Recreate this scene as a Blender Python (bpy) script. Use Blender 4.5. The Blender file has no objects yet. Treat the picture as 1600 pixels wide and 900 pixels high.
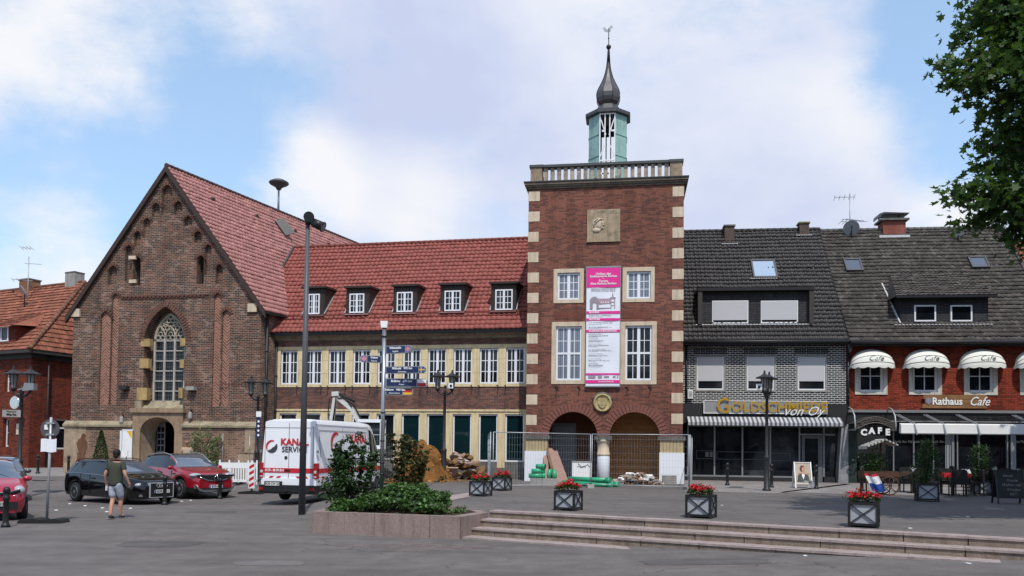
import bpy, math, random
import numpy as np
from mathutils import Vector, Matrix
from mathutils.geometry import tessellate_polygon
R = math.radians
rnd = random.Random(7)
scene = bpy.context.scene
COL = scene.collection
# ------------------------------------------------------------------ camera
FPX = 1240.0; CAMZ = 1.85; PITCH = 1.9; ROLL = 0.012; SHIFT = 209.0/1600
cam_rot = Matrix.Rotation(R(90+PITCH), 3, 'X') @ Matrix.Rotation(ROLL, 3, 'Z')
CAM = Vector((0, 0, CAMZ))
def ray(px, py):
 return cam_rot @ Vector(((px-800)/FPX, (450-py)/FPX+SHIFT*1600/FPX, -1))
def at_depth(px, py, Y):
 d = ray(px, py); return CAM + d*(Y/d.y)
def at_z(px, py, z):
 d = ray(px, py); return CAM + d*((z-CAMZ)/d.z)
def project(p):
 q = cam_rot.transposed() @ (Vector(p)-CAM)
 return (800+FPX*q.x/-q.z, 450+SHIFT*1600-FPX*q.y/-q.z)
cd = bpy.data.cameras.new('camera'); cam = bpy.data.objects.new('camera', cd); COL.objects.link(cam)
cam.matrix_world = Matrix.Translation(CAM) @ cam_rot.to_4x4()
cd.lens = 36*FPX/1600; cd.sensor_width = 36; cd.shift_y = SHIFT; cd.clip_end = 3000; cd.clip_start = .1
scene.camera = cam
# ------------------------------------------------------------------ ground height
SA = Vector((-0.48, 18.1)); SDIR = Vector((math.cos(R(-27.6)), math.sin(R(-27.6)))); SN = Vector((-SDIR.y, SDIR.x))  # into plaza
def sm(a, b, x):
 t = min(1, max(0, (x-a)/(b-a))); return t*t*(3-2*t)
def gh(x, y):
 d = (Vector((x, y))-SA).dot(SN)
 L = -0.1 - 0.012*max(0, min(8, -x-10)) + 0.42*sm(29, 37, y) + .17*sm(36, 41, y)
 if x > -4.3:
  if d > 0.395:
   w = sm(-7.5, -3.6, x); e = sm(-4.3, -2.6, x); w *= e+(1-e)*sm(-.4, 5, d)
   return 0.42*w + (1-w)*L
  z = -0.08 + 0.028*max(0, min(10, x-1.2))
  return z*sm(-3, 1, x) + (1-sm(-3, 1, x))*L
 w = sm(-7.5, -3.6, x)*sm(-.4, 5, d)
 return 0.42*w + (1-w)*L
def on_ground(px, py):
 z = 0.0
 for _ in range(30):
  p = at_z(px, py, z); z = z*.5 + gh(p.x, p.y)*.5
 p.z = gh(p.x, p.y)
 return p
# ------------------------------------------------------------------ building frames
class Frame:
 """u to the right along the facade, v into the building, z up from z0"""
 def __init__(s, x, y, a, z0):
  s.o = Vector((x, y, z0)); s.a = a
  s.m = Matrix.Translation(s.o) @ Matrix.Rotation(R(-a), 4, 'Z'); s.mi = s.m.inverted()
 def plane(s, px, py, p0, n):
  o = s.mi @ CAM; d = s.mi.to_3x3() @ ray(px, py)
  p0 = Vector(p0); n = Vector(n)
  return o + d*((p0-o).dot(n)/d.dot(n))
 def hit(s, px, py, v=0):
  p = s.plane(px, py, (0, v, 0), (0, 1, 0)); return p.x, p.z
 def u(s, px, py, v=0): return s.hit(px, py, v)[0]
 def z(s, px, py, v=0): return s.hit(px, py, v)[1]
 def rect(s, x0, x1, y0, y1, v=0):
  """pixel box -> (u0,u1,z0,z1)"""
  ym = (y0+y1)/2; xm = (x0+x1)/2
  return s.u(x0, ym, v), s.u(x1, ym, v), s.z(xm, y1, v), s.z(xm, y0, v)
# ------------------------------------------------------------------ objects
def tag(o, label=None, cat=None, group=None, kind=None):
 if label: o['label'] = label
 if cat: o['category'] = cat
 if group: o['group'] = group
 if kind: o['kind'] = kind
 return o
def empty(name, loc=(0, 0, 0), rz=0, label=None, cat=None, group=None, parent=None):
 o = bpy.data.objects.new(name, None); COL.objects.link(o); o.location = loc; o.rotation_euler = (0, 0, rz)
 o.empty_display_size = .1
 if parent: o.parent = parent
 return tag(o, label, cat, group)
def copy_tree(o, parent=None):
 c = o.copy(); COL.objects.link(c); c.parent = parent
 for ch in [k for k in bpy.data.objects if k.parent == o]: copy_tree(ch, c)
 return c
def froot(name, fr, label, cat, group=None):
 return empty(name, fr.o, R(-fr.a), label, cat, group)
class MB:
 def __init__(s): s.v = []; s.f = []; s.m = []; s.uv = {}; s.M = None; s.mi = 0; s.sm = []; s.smooth = False
 def av(s, p):
  p = Vector(p)
  if s.M is not None: p = s.M @ p
  s.v.append(p); return len(s.v)-1
 def af(s, idx, uv=None):
  s.f.append(tuple(idx)); s.m.append(s.mi); s.sm.append(s.smooth)
  if uv: s.uv[len(s.f)-1] = uv
 def poly(s, pts, uv=None): s.af([s.av(p) for p in pts], uv)
 def box(s, x0, x1, y0, y1, z0, z1):
  if x0 > x1: x0, x1 = x1, x0
  if y0 > y1: y0, y1 = y1, y0
  if z0 > z1: z0, z1 = z1, z0
  i = [s.av(p) for p in ((x0,y0,z0),(x1,y0,z0),(x1,y1,z0),(x0,y1,z0),(x0,y0,z1),(x1,y0,z1),(x1,y1,z1),(x0,y1,z1))]
  for f in ((0,3,2,1),(4,5,6,7),(0,1,5,4),(1,2,6,5),(2,3,7,6),(3,0,4,7)): s.af([i[k] for k in f])
 def cbox(s, c, d): s.box(c[0]-d[0]/2, c[0]+d[0]/2, c[1]-d[1]/2, c[1]+d[1]/2, c[2]-d[2]/2, c[2]+d[2]/2)
 def beam(s, p0, p1, w, h=None, up=(0, 0, 1)):
  h = h or w; p0 = Vector(p0); p1 = Vector(p1); d = (p1-p0).normalized(); up = Vector(up)
  if abs(d.dot(up)) > .98: up = Vector((0, 1, 0))
  a = d.cross(up).normalized(); b = a.cross(d)
  i = []
  for p in (p0, p1):
   for sa, sb in ((-1,-1),(1,-1),(1,1),(-1,1)): i.append(s.av(p+a*sa*w/2+b*sb*h/2))
  for f in ((0,1,2,3),(7,6,5,4),(0,4,5,1),(1,5,6,2),(2,6,7,3),(3,7,4,0)): s.af([i[k] for k in f])
 def cyl(s, p0, p1, r0, r1=None, n=12, cap=True):
  r1 = r0 if r1 is None else r1; p0 = Vector(p0); p1 = Vector(p1); d = (p1-p0).normalized()
  a = d.orthogonal().normalized(); b = d.cross(a); A = []; B = []
  for k in range(n):
   t = 2*math.pi*k/n; e = a*math.cos(t)+b*math.sin(t)
   A.append(s.av(p0+e*r0)); B.append(s.av(p1+e*r1))
  sm0 = s.smooth; s.smooth = n > 6
  for k in range(n): s.af((A[k], A[(k+1)%n], B[(k+1)%n], B[k]))
  s.smooth = False
  if cap: s.af(A[::-1]); s.af(B)
  s.smooth = sm0
 def tube(s, pts, r, n=6, r1=None):
  pts = [Vector(p) for p in pts]; rings = []
  up = None
  for i, p in enumerate(pts):
   d = (pts[min(i+1, len(pts)-1)]-pts[max(i-1, 0)]).normalized()
   if up is None: up = d.orthogonal().normalized()
   up = (up-d*up.dot(d)).normalized(); b = d.cross(up)
   rr = r if r1 is None else r+(r1-r)*i/(len(pts)-1)
   rings.append([s.av(p+(up*math.cos(2*math.pi*k/n)+b*math.sin(2*math.pi*k/n))*rr) for k in range(n)])
  sm0 = s.smooth; s.smooth = True
  for A, B in zip(rings, rings[1:]):
   for k in range(n): s.af((A[k], A[(k+1)%n], B[(k+1)%n], B[k]))
  s.smooth = sm0
  s.af(rings[0][::-1]); s.af(rings[-1])
 def lathe(s, prof, c=(0, 0, 0), n=16, smooth=True, ax=None, rot=0, squash=1):
  c = Vector(c); rings = []
  for r, z in prof:
   if ax == 'Y': rings.append([s.av(c+Vector((r*math.cos(2*math.pi*k/n+rot), z, r*math.sin(2*math.pi*k/n+rot)))) for k in range(n)])
   else: rings.append([s.av(c+Vector((r*math.cos(2*math.pi*k/n+rot), r*squash*math.sin(2*math.pi*k/n+rot), z))) for k in range(n)])
  sm0 = s.smooth; s.smooth = smooth
  for A, B in zip(rings, rings[1:]):
   for k in range(n):
    q = (A[k], A[(k+1)%n], B[(k+1)%n], B[k])
    s.af(q if ax != 'Y' else q[::-1])
  s.smooth = False
  s.af(rings[0][::-1]); s.af(rings[-1]); s.smooth = sm0
 def ball(s, c, r, n=12, m=8, sc=(1, 1, 1)):
  c = Vector(c); rings = []; sm0 = s.smooth; s.smooth = True
  for j in range(m+1):
   t = math.pi*j/m; t = min(max(t, .02), math.pi-.02)
   rings.append([s.av(c+Vector((r*sc[0]*math.sin(t)*math.cos(2*math.pi*k/n), r*sc[1]*math.sin(t)*math.sin(2*math.pi*k/n), r*sc[2]*math.cos(t)))) for k in range(n)])
  for A, B in zip(rings, rings[1:]):
   for k in range(n): s.af((A[k], B[k], B[(k+1)%n], A[(k+1)%n]))
  s.smooth = sm0
 def prism(s, poly, y0, y1, plane='xz'):
  """poly in (x,z) extruded along y, or (x,y) along z, or (y,z) along x"""
  def P(a, b, c): return {'xz': (a, c, b), 'xy': (a, b, c), 'yz': (c, a, b)}[plane]
  n = len(poly); A = [s.av(P(a, b, y0)) for a, b in poly]; B = [s.av(P(a, b, y1)) for a, b in poly]
  for t in tessellate_polygon([[Vector((a, b, 0)) for a, b in poly]]):
   s.af([A[k] for k in t]); s.af([B[k] for k in t][::-1])
  for k in range(n): s.af((A[k], A[(k+1)%n], B[(k+1)%n], B[k]))
 def holed(s, outer, holes, v=0, t=.25, rim=None):
  """wall skin in the xz plane facing -y, with holes whose reveals go back by t; rim = depth of outer sides"""
  loops = [outer]+holes; idx = [[s.av((a, v, b)) for a, b in L] for L in loops]
  flat = [k for L in idx for k in L]
  for tr in tessellate_polygon([[Vector((a, b, 0)) for a, b in L] for L in loops]): s.af([flat[k] for k in tr])
  for L, I in zip(holes, idx[1:]):
   J = [s.av((a, v+t, b)) for a, b in L]; n = len(L)
   for k in range(n): s.af((I[k], I[(k+1)%n], J[(k+1)%n], J[k]))
  if rim:
   I = idx[0]; J = [s.av((a, v+rim, b)) for a, b in outer]; n = len(outer)
   for k in range(n): s.af((I[k], I[(k+1)%n], J[(k+1)%n], J[k]))
 def build(s, name, mats, parent=None, label=None, cat=None, group=None, kind=None, fix=True, loc=None, rz=0, split=False):
  if split:
   par = list(range(len(s.v)))
   def fd(a):
    while par[a] != a: par[a] = par[par[a]]; a = par[a]
    return a
   for f in s.f:
    for k in f[1:]: par[fd(k)] = fd(f[0])
   comp = {}
   for i, f in enumerate(s.f): comp.setdefault(fd(f[0]), []).append(i)
   o = None
   for fs in comp.values():
    q = MB(); mp = {}
    for i in fs:
     for k in s.f[i]:
      if k not in mp: mp[k] = len(q.v); q.v.append(s.v[k])
     q.f.append(tuple(mp[k] for k in s.f[i])); q.m.append(s.m[i]); q.sm.append(s.sm[i])
     if i in s.uv: q.uv[len(q.f)-1] = s.uv[i]
    o = q.build(name, mats, parent, label, cat, group, kind, fix, loc, rz)
   return o
  me = bpy.data.meshes.new(name); me.from_pydata([tuple(p) for p in s.v], [], s.f)
  if not isinstance(mats, (list, tuple)): mats = [mats]
  for m in mats: me.materials.append(m)
  me.polygons.foreach_set('material_index', s.m); me.polygons.foreach_set('use_smooth', s.sm)
  if s.uv:
   l = me.uv_layers.new(name='UVMap')
   for p in me.polygons:
    if p.index in s.uv:
     for k, li in enumerate(p.loop_indices): l.data[li].uv = s.uv[p.index][k]
  me.update(); me.validate()
  if fix and len(s.f) < 30000:
   import bmesh
   bm = bmesh.new(); bm.from_mesh(me); bmesh.ops.recalc_face_normals(bm, faces=bm.faces); bm.to_mesh(me); bm.free()
  o = bpy.data.objects.new(name, me); COL.objects.link(o)
  if parent: o.parent = parent
  if loc is not None: o.location = loc
  o.rotation_euler.z = rz
  return tag(o, label, cat, group, kind)
def rc(r): u0, u1, z0, z1 = r; return [(u0, z0), (u1, z0), (u1, z1), (u0, z1)]
def arch(u0, u1, z0, zs, zt, n=14, pointed=False):
 """closed outline of an arched opening, springing at zs and top at zt"""
 pts = [(u0, z0), (u1, z0)]; c = (u0+u1)/2; h = (u1-u0)/2
 for k in range(n+1):
  t = k/n
  if pointed:
   if t <= .5:
    q = t*2; a = q*math.pi/3; x = u0+2*h*math.cos(a); z = 2*h*math.sin(a)
   else:
    q = (1-t)*2; a = q*math.pi/3; x = u1-2*h*math.cos(a); z = 2*h*math.sin(a)
   pts.append((x, zs+z*(zt-zs)/(math.sqrt(3)*h)))
  else:
   pts.append((c+h*math.cos(math.pi*t), zs+(zt-zs)*math.sin(math.pi*t)))
 return pts
def text_mb(mb, txt, size, o, right=(1, 0, 0), up=(0, 0, 1), depth=.01, align='CENTER', sx=1.0, bold=0.0, shear=0.0, spacing=1.0):
 """adds flat lettering, standing proud of the surface by depth"""
 cu = bpy.data.curves.new('t', 'FONT'); cu.body = txt; cu.size = size; cu.align_x = align; cu.align_y = 'CENTER'
 cu.extrude = depth/2; cu.offset = bold; cu.shear = shear; cu.space_character = spacing; cu.resolution_u = 2
 ob = bpy.data.objects.new('t', cu); COL.objects.link(ob)
 dg = bpy.context.evaluated_depsgraph_get(); me = bpy.data.meshes.new_from_object(ob.evaluated_get(dg))
 o = Vector(o); rt = Vector(right).normalized(); up = Vector(up).normalized(); n = rt.cross(up); base = len(mb.v)
 for v in me.vertices: mb.av(o+rt*v.co.x*sx+up*v.co.y+n*(v.co.z+depth/2))
 for p in me.polygons: mb.af([base+k for k in p.vertices])
 bpy.data.objects.remove(ob); bpy.data.meshes.remove(me); bpy.data.curves.remove(cu)
# ------------------------------------------------------------------ materials
class NT:
 def __init__(s, name, rough=.7, spec=.3, metal=0):
  s.mat = bpy.data.materials.new(name); s.mat.use_nodes = True; s.nt = s.mat.node_tree
  s.b = s.nt.nodes['Principled BSDF']; s.b.inputs['Roughness'].default_value = rough
  s.b.inputs['Specular IOR Level'].default_value = spec; s.b.inputs['Metallic'].default_value = metal
 def n(s, t, **k):
  nd = s.nt.nodes.new(t)
  for a, b in k.items():
   if a.startswith('i_'):
    key = a[2:].replace('_', ' ')
    nd.inputs[int(key) if key.isdigit() else key].default_value = b
   else: setattr(nd, a, b)
  return nd
 def l(s, a, b): s.nt.links.new(a, b)
 def obj(s):
  return s.n('ShaderNodeTexCoord').outputs['Object']
 def noise(s, vec, scale, detail=4, rough=.6):
  nd = s.n('ShaderNodeTexNoise'); nd.inputs['Scale'].default_value = scale; nd.inputs['Detail'].default_value = detail; nd.inputs['Roughness'].default_value = rough
  if vec is not None: s.l(vec, nd.inputs['Vector'])
  return nd.outputs['Fac']
 def ramp(s, fac, stops, interp='LINEAR'):
  nd = s.n('ShaderNodeValToRGB'); cr = nd.color_ramp; cr.interpolation = interp
  while len(cr.elements) > 1: cr.elements.remove(cr.elements[-1])
  for k, (p, c) in enumerate(stops):
   e = cr.elements[0] if k == 0 else cr.elements.new(p)
   e.position = p; e.color = (*c, 1) if len(c) == 3 else c
  s.l(fac, nd.inputs['Fac']); return nd.outputs['Color']
 def mix(s, fac, a, b, mode='MIX'):
  nd = s.n('ShaderNodeMix', data_type='RGBA', blend_type=mode)
  for k, x in ((0, fac), (6, a), (7, b)):
   if isinstance(x, bpy.types.NodeSocket): s.l(x, nd.inputs[k])
   else: nd.inputs[k].default_value = x if k == 0 else (*x, 1)
  return nd.outputs[2]
 def math(s, op, a, b=None, c=None):
  nd = s.n('ShaderNodeMath', operation=op)
  for k, x in enumerate((a, b, c)):
   if x is None: continue
   if isinstance(x, bpy.types.NodeSocket): s.l(x, nd.inputs[k])
   else: nd.inputs[k].default_value = x
  return nd.outputs[0]
 def color(s, c):
  if isinstance(c, bpy.types.NodeSocket): s.l(c, s.b.inputs['Base Color'])
  else: s.b.inputs['Base Color'].default_value = (*c, 1)
 def bump(s, h, strength=.3, dist=.02):
  nd = s.n('ShaderNodeBump'); nd.inputs['Strength'].default_value = strength; nd.inputs['Distance'].default_value = dist
  s.l(h, nd.inputs['Height']); s.l(nd.outputs[0], s.b.inputs['Normal'])
def c3(*a): return tuple(a)
def plain(name, c, rough=.6, spec=.3, metal=0, var=.12, scale=6, bump=0, coat=0):
 t = NT(name, rough, spec, metal); v = t.obj(); f = t.noise(v, scale, 5)
 t.color(t.mix(f, tuple(x*(1-var) for x in c), tuple(min(1, x*(1+var)) for x in c)))
 if bump: t.bump(t.noise(v, scale*6, 3), bump, .01)
 if coat: t.b.inputs['Coat Weight'].default_value = coat; t.b.inputs['Coat Roughness'].default_value = .04
 return t.mat
def brick(name, c1, c2, mortar, dark=None, bw=.25, bh=.077, ms=.011, patch=.35, rough=.85, darkamt=.35, light=None, diaper=False):
 t = NT(name, rough, .15); sep = t.n('ShaderNodeSeparateXYZ'); t.l(t.obj(), sep.inputs[0])
 cmb = t.n('ShaderNodeCombineXYZ'); t.l(t.math('ADD', sep.outputs[0], sep.outputs[1]), cmb.inputs[0]); t.l(sep.outputs[2], cmb.inputs[1])
 bt = t.n('ShaderNodeTexBrick'); bt.offset = .5; t.l(cmb.outputs[0], bt.inputs['Vector'])
 for k, v in (('Scale', 1), ('Mortar Size', ms), ('Mortar Smooth', .2), ('Bias', 0), ('Brick Width', bw), ('Row Height', bh)): bt.inputs[k].default_value = v
 bt.inputs['Color1'].default_value = (*c1, 1); bt.inputs['Color2'].default_value = (*c2, 1); bt.inputs['Mortar'].default_value = (*mortar, 1)
 col = bt.outputs['Color']
 # single bricks burnt dark: cells of the brick grid picked at random
 row = t.math('FLOOR', t.math('DIVIDE', sep.outputs[2], bh))
 shift = t.math('MULTIPLY', t.math('MODULO', row, 2), .5)
 cx = t.math('FLOOR', t.math('ADD', t.math('DIVIDE', cmb.inputs[0].links[0].from_socket, bw), shift))
 cc = t.n('ShaderNodeCombineXYZ'); t.l(cx, cc.inputs[0]); t.l(row, cc.inputs[1])
 wn = t.n('ShaderNodeTexWhiteNoise', noise_dimensions='2D'); t.l(cc.outputs[0], wn.inputs['Vector'])
 if dark is not None:
  nz = t.noise(cmb.outputs[0], .9, 4)
  thr = t.math('ADD', t.math('MULTIPLY', nz, .7), .0)
  isd = t.math('GREATER_THAN', t.math('MULTIPLY', wn.outputs['Value'], 1), t.math('SUBTRACT', 1.33-darkamt, thr))
  isd = t.math('MULTIPLY', isd, t.math('SUBTRACT', 1, bt.outputs['Fac']))
  col = t.mix(t.math('MULTIPLY', isd, .85), col, dark)
 if light is not None:
  wl = t.math('LESS_THAN', wn.outputs['Value'], .07 if not diaper else .05)
  if diaper:
   ax = t.math('ABSOLUTE', t.math('SUBTRACT', t.math('MODULO', t.math('ADD', cmb.inputs[0].links[0].from_socket, 50), 2.2), 1.1))
   az = t.math('ABSOLUTE', t.math('SUBTRACT', t.math('MODULO', t.math('ADD', sep.outputs[2], 50), 2.6), 1.3))
   dd = t.math('ABSOLUTE', t.math('SUBTRACT', t.math('ADD', t.math('DIVIDE', ax, 1.1), t.math('DIVIDE', az, 1.3)), 1))
   on = t.math('MULTIPLY', t.math('LESS_THAN', dd, .13), t.math('GREATER_THAN', t.noise(cmb.outputs[0], .45, 2), .5))
   on = t.math('MULTIPLY', on, t.math('LESS_THAN', wn.outputs['Value'], .6))
   wl = t.math('MAXIMUM', wl, on)
  wl = t.math('MULTIPLY', wl, t.math('SUBTRACT', 1, bt.outputs['Fac']))
  col = t.mix(t.math('MULTIPLY', wl, .38), col, light)
 f = t.noise(cmb.outputs[0], .7, 6, .65)
 g = t.ramp(f, [(.3, (1-patch,)*3), (.7, (1+patch*.55,)*3)])
 col = t.mix(1, col, g, 'MULTIPLY')
 mp = t.n('ShaderNodeMapping'); mp.inputs['Scale'].default_value = (2.2, .22, 1); t.l(cmb.outputs[0], mp.inputs['Vector'])
 col = t.mix(1, col, t.ramp(t.noise(mp.outputs[0], 1.0, 6, .65), [(.34, (.74, .73, .72)), (.52, (1, 1, 1)), (.72, (1.08, 1.07, 1.05))]), 'MULTIPLY')
 col = t.mix(.35, col, t.ramp(t.noise(cmb.outputs[0], 14, 3), [(.3, (.55,)*3), (.7, (1.3,)*3)]), 'MULTIPLY')
 t.color(col); t.bump(t.math('SUBTRACT', 1, bt.outputs['Fac']), .5, .01)
 return t.mat
def tiles(name, c, var=.3, lichen=None, lam=.5, rough=.6, dirt=.35, spec=.25):
 """colour per tile from UV cells (col,row)"""
 t = NT(name, rough, spec); uv = t.n('ShaderNodeTexCoord').outputs['UV']; sep = t.n('ShaderNodeSeparateXYZ'); t.l(uv, sep.inputs[0])
 cc = t.n('ShaderNodeCombineXYZ'); t.l(t.math('FLOOR', sep.outputs[0]), cc.inputs[0]); t.l(t.math('FLOOR', sep.outputs[1]), cc.inputs[1])
 wn = t.n('ShaderNodeTexWhiteNoise', noise_dimensions='2D'); t.l(cc.outputs[0], wn.inputs['Vector'])
 col = t.ramp(wn.outputs['Value'], [(0, tuple(x*(1-var) for x in c)), (.6, c), (1, tuple(x*(1+var) for x in c))])
 o = t.obj(); f = t.noise(o, 1.1, 6, .7)
 col = t.mix(1, col, t.ramp(f, [(.3, (1-dirt,)*3), (.65, (1.1,)*3)]), 'MULTIPLY')
 if lichen:
  st = t.n('ShaderNodeMapping'); st.inputs['Scale'].default_value = (2.6, 1.1, 1.1); t.l(o, st.inputs['Vector'])
  f2 = t.noise(st.outputs[0], 1.5, 8, .75)
  col = t.mix(t.math('MULTIPLY', t.ramp(f2, [(lam, (0,)*3), (lam+.12, (1,)*3)]), .75), col, lichen)
 t.color(col); return t.mat
def stone(name, c, var=.2, joint=None, rough=.8, bump=.3, spots=.25):
 t = NT(name, rough, .2); o = t.obj(); f = t.noise(o, 2.2, 8, .7)
 col = t.ramp(f, [(.25, tuple(x*(1-var*1.5) for x in c)), (.5, c), (.75, tuple(x*(1+var) for x in c))])
 g = t.noise(o, 40, 3, .7); col = t.mix(1, col, t.ramp(g, [(.3, (1-spots,)*3), (.7, (1+spots*.6,)*3)]), 'MULTIPLY')
 mp = t.n('ShaderNodeMapping'); mp.inputs['Scale'].default_value = (5, 5, .6); t.l(o, mp.inputs['Vector'])
 col = t.mix(1, col, t.ramp(t.noise(mp.outputs[0], 1.2, 5, .6), [(.35, (.80, .79, .77)), (.55, (1, 1, 1)), (.75, (1.05, 1.05, 1.05))]), 'MULTIPLY')
 t.color(col); t.bump(f, bump, .02); return t.mat
M = {}
def setup_mats():
 M['white'] = plain('white_paint', (.78, .78, .77), .4, .4, var=.05)
 M['frame_white'] = plain('white_frame', (.74, .75, .78), .4, .4, var=.05)
 M['black'] = plain('black_paint', (.012, .012, .013), .45, .4)
 M['iron'] = plain('painted_iron', (.02, .02, .022), .5, .4, var=.4)
 M['dark_wood'] = plain('dark_cladding', (.035, .024, .02), .6, .3, var=.3)
 M['grey'] = plain('grey_metal', (.28, .29, .3), .4, .5, metal=.4)
 M['zinc'] = plain('galvanised', (.34, .355, .37), .45, .5, metal=.3, var=.2)
 M['mast'] = plain('mast_grey', (.075, .075, .082), .5, .4, var=.15)
 M['steel'] = plain('steel_pole', (.35, .36, .38), .3, .5, metal=.8, var=.15)
 M['slate'] = plain('dark_sheet', (.05, .048, .05), .42, .5, var=.3, scale=3)
 M['copper'] = stone('verdigris', (.3, .47, .43), .2, rough=.6, bump=.1)
 M['cream'] = stone('cream_surround', (.68, .55, .33), .09, spots=.12)
 M['cream2'] = stone('pale_sandstone', (.60, .49, .365), .15, spots=.15)
 M['sand'] = stone('weathered_sandstone', (.30, .25, .17), .35)
 M['ochre'] = stone('ochre_sandstone', (.42, .29, .13), .35)
 M['darkstone'] = stone('grey_stone', (.14, .135, .125), .35)
 M['concrete'] = stone('concrete', (.33, .32, .30), .2)
 M['granite'] = stone('pink_granite', (.27, .205, .185), .16, spots=.35)
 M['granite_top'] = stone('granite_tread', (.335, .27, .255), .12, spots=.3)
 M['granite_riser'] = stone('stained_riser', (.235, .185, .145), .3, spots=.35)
 M['soil'] = stone('soil', (.06, .042, .03), .4, rough=.95)
 M['earth'] = stone('rusty_earth', (.19, .085, .025), .75, rough=.95)
 t = NT('window_glass', .03, .3); t.color(t.ramp(t.noise(t.obj(), .55, 3, .6), [(.42, (.006, .008, .011)), (.55, (.014, .017, .02)), (.66, (.05, .055, .06))])); M['glass'] = t.mat  # pale noise tones stand in for faint reflections and curtains in the panes
 t = NT('teal_glass', .03, .22); t.color((.004, .018, .021)); M['glass_teal'] = t.mat
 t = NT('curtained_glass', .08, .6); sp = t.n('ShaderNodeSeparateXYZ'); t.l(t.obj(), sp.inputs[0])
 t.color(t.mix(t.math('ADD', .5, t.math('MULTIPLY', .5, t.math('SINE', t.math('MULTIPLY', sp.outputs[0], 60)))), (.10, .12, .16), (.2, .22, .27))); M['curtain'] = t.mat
 M['shutter'] = NT('roller_shutter', .5, .3); t = M['shutter']; sp = t.n('ShaderNodeSeparateXYZ'); t.l(t.obj(), sp.inputs[0])
 w = t.math('FRACT', t.math('MULTIPLY', sp.outputs[2], 19)); t.color(t.ramp(w, [(0, (.3, .3, .32)), (.16, (.50, .50, .52)), (1, (.60, .60, .62))])); t.bump(w, .4, .01); M['shutter'] = t.mat
 M['brick_church'] = brick('church_brick', (.14, .062, .042), (.185, .082, .053), (.33, .265, .21), dark=(.06, .042, .038), light=(.36, .27, .22), ms=.0095, bw=.25, bh=.085, darkamt=.42, diaper=True, patch=.4)
 M['brick_church_low'] = brick('church_brick_low', (.22, .125, .08), (.27, .15, .10), (.36, .28, .22), dark=(.09, .06, .05), ms=.01, bh=.085, darkamt=.2)
 M['brick_wing'] = brick('wing_brick', (.18, .08, .06), (.22, .10, .076), (.2, .13, .105), dark=(.09, .055, .052), ms=.008, bw=.24, bh=.07, darkamt=.5)
 M['brick_tower'] = brick('tower_brick', (.205, .078, .054), (.25, .098, .07), (.18, .095, .07), dark=(.11, .05, .042), ms=.008, bw=.24, bh=.07, darkamt=.36, patch=.22)
 M['brick_arch'] = plain('arch_brick', (.19, .08, .06), .85, .1, var=.5, scale=18)
 M['brick_cafe'] = brick('cafe_brick', (.33, .055, .028), (.26, .042, .022), (.09, .03, .022), dark=(.14, .028, .016), ms=.012, bw=.25, bh=.085, darkamt=.3, patch=.2)
 M['brick_gold'] = brick('black_glazed_brick', (.022, .024, .028), (.035, .036, .04), (.62, .62, .60), ms=.0135, bw=.25, bh=.088, patch=.15, rough=.5)
 M['brick_house'] = brick('house_brick', (.21, .044, .022), (.17, .038, .021), (.09, .035, .026), dark=(.09, .025, .018), ms=.009, bw=.24, bh=.078, darkamt=.3, patch=.3)
 M['tile_church'] = tiles('pink_pantiles', (.40, .185, .165), .14, dirt=.1)
 M['tile_wing'] = tiles('red_pantiles', (.245, .066, .052), .11, dirt=.12)
 M['tile_dark'] = tiles('anthracite_pantiles', (.036, .032, .032), .22, dirt=.2, rough=.5)
 M['tile_grey'] = tiles('weathered_tiles', (.076, .067, .060), .28, lichen=(.19, .172, .15), lam=.55, dirt=.35, rough=.9)
 M['tile_orange'] = tiles('orange_tiles', (.25, .092, .056), .3, lichen=(.17, .10, .07), lam=.55, dirt=.3, rough=.9)
 M['tile_pale'] = tiles('pale_red_tiles', (.5, .2, .14), .2, dirt=.2)
 M['wood'] = plain('raw_boards', (.33, .2, .11), .8, .1, var=.3, scale=4)
 M['wood_red'] = plain('weathered_planks', (.32, .2, .16), .8, .1, var=.3, scale=5)
 M['ply'] = plain('orange_boards', (.52, .25, .10), .7, .2, var=.35, scale=3)
 M['red'] = plain('red_paint', (.5, .02, .03), .4, .4, var=.05)
 M['magenta'] = plain('magenta_print', (.72, .03, .27), .5, .3, var=.03)
 M['banner'] = plain('banner_white', (.74, .76, .82), .5, .3, var=.03)
 M['print'] = plain('grey_print', (.3, .26, .29), .6, .2)
 M['gold'] = plain('gold_letters', (.55, .33, .04), .35, .5, metal=.4, var=.1)
 M['green_pipe'] = plain('green_pipe', (.02, .33, .16), .35, .4, var=.08)
 M['rubber'] = plain('rubber', (.02, .02, .02), .8, .2, var=.3)
 M['navy'] = plain('navy_enamel', (.012, .025, .09), .4, .5, var=.1)
 M['rust'] = stone('rusted_steel', (.16, .075, .045), .3, rough=.9)
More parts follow.
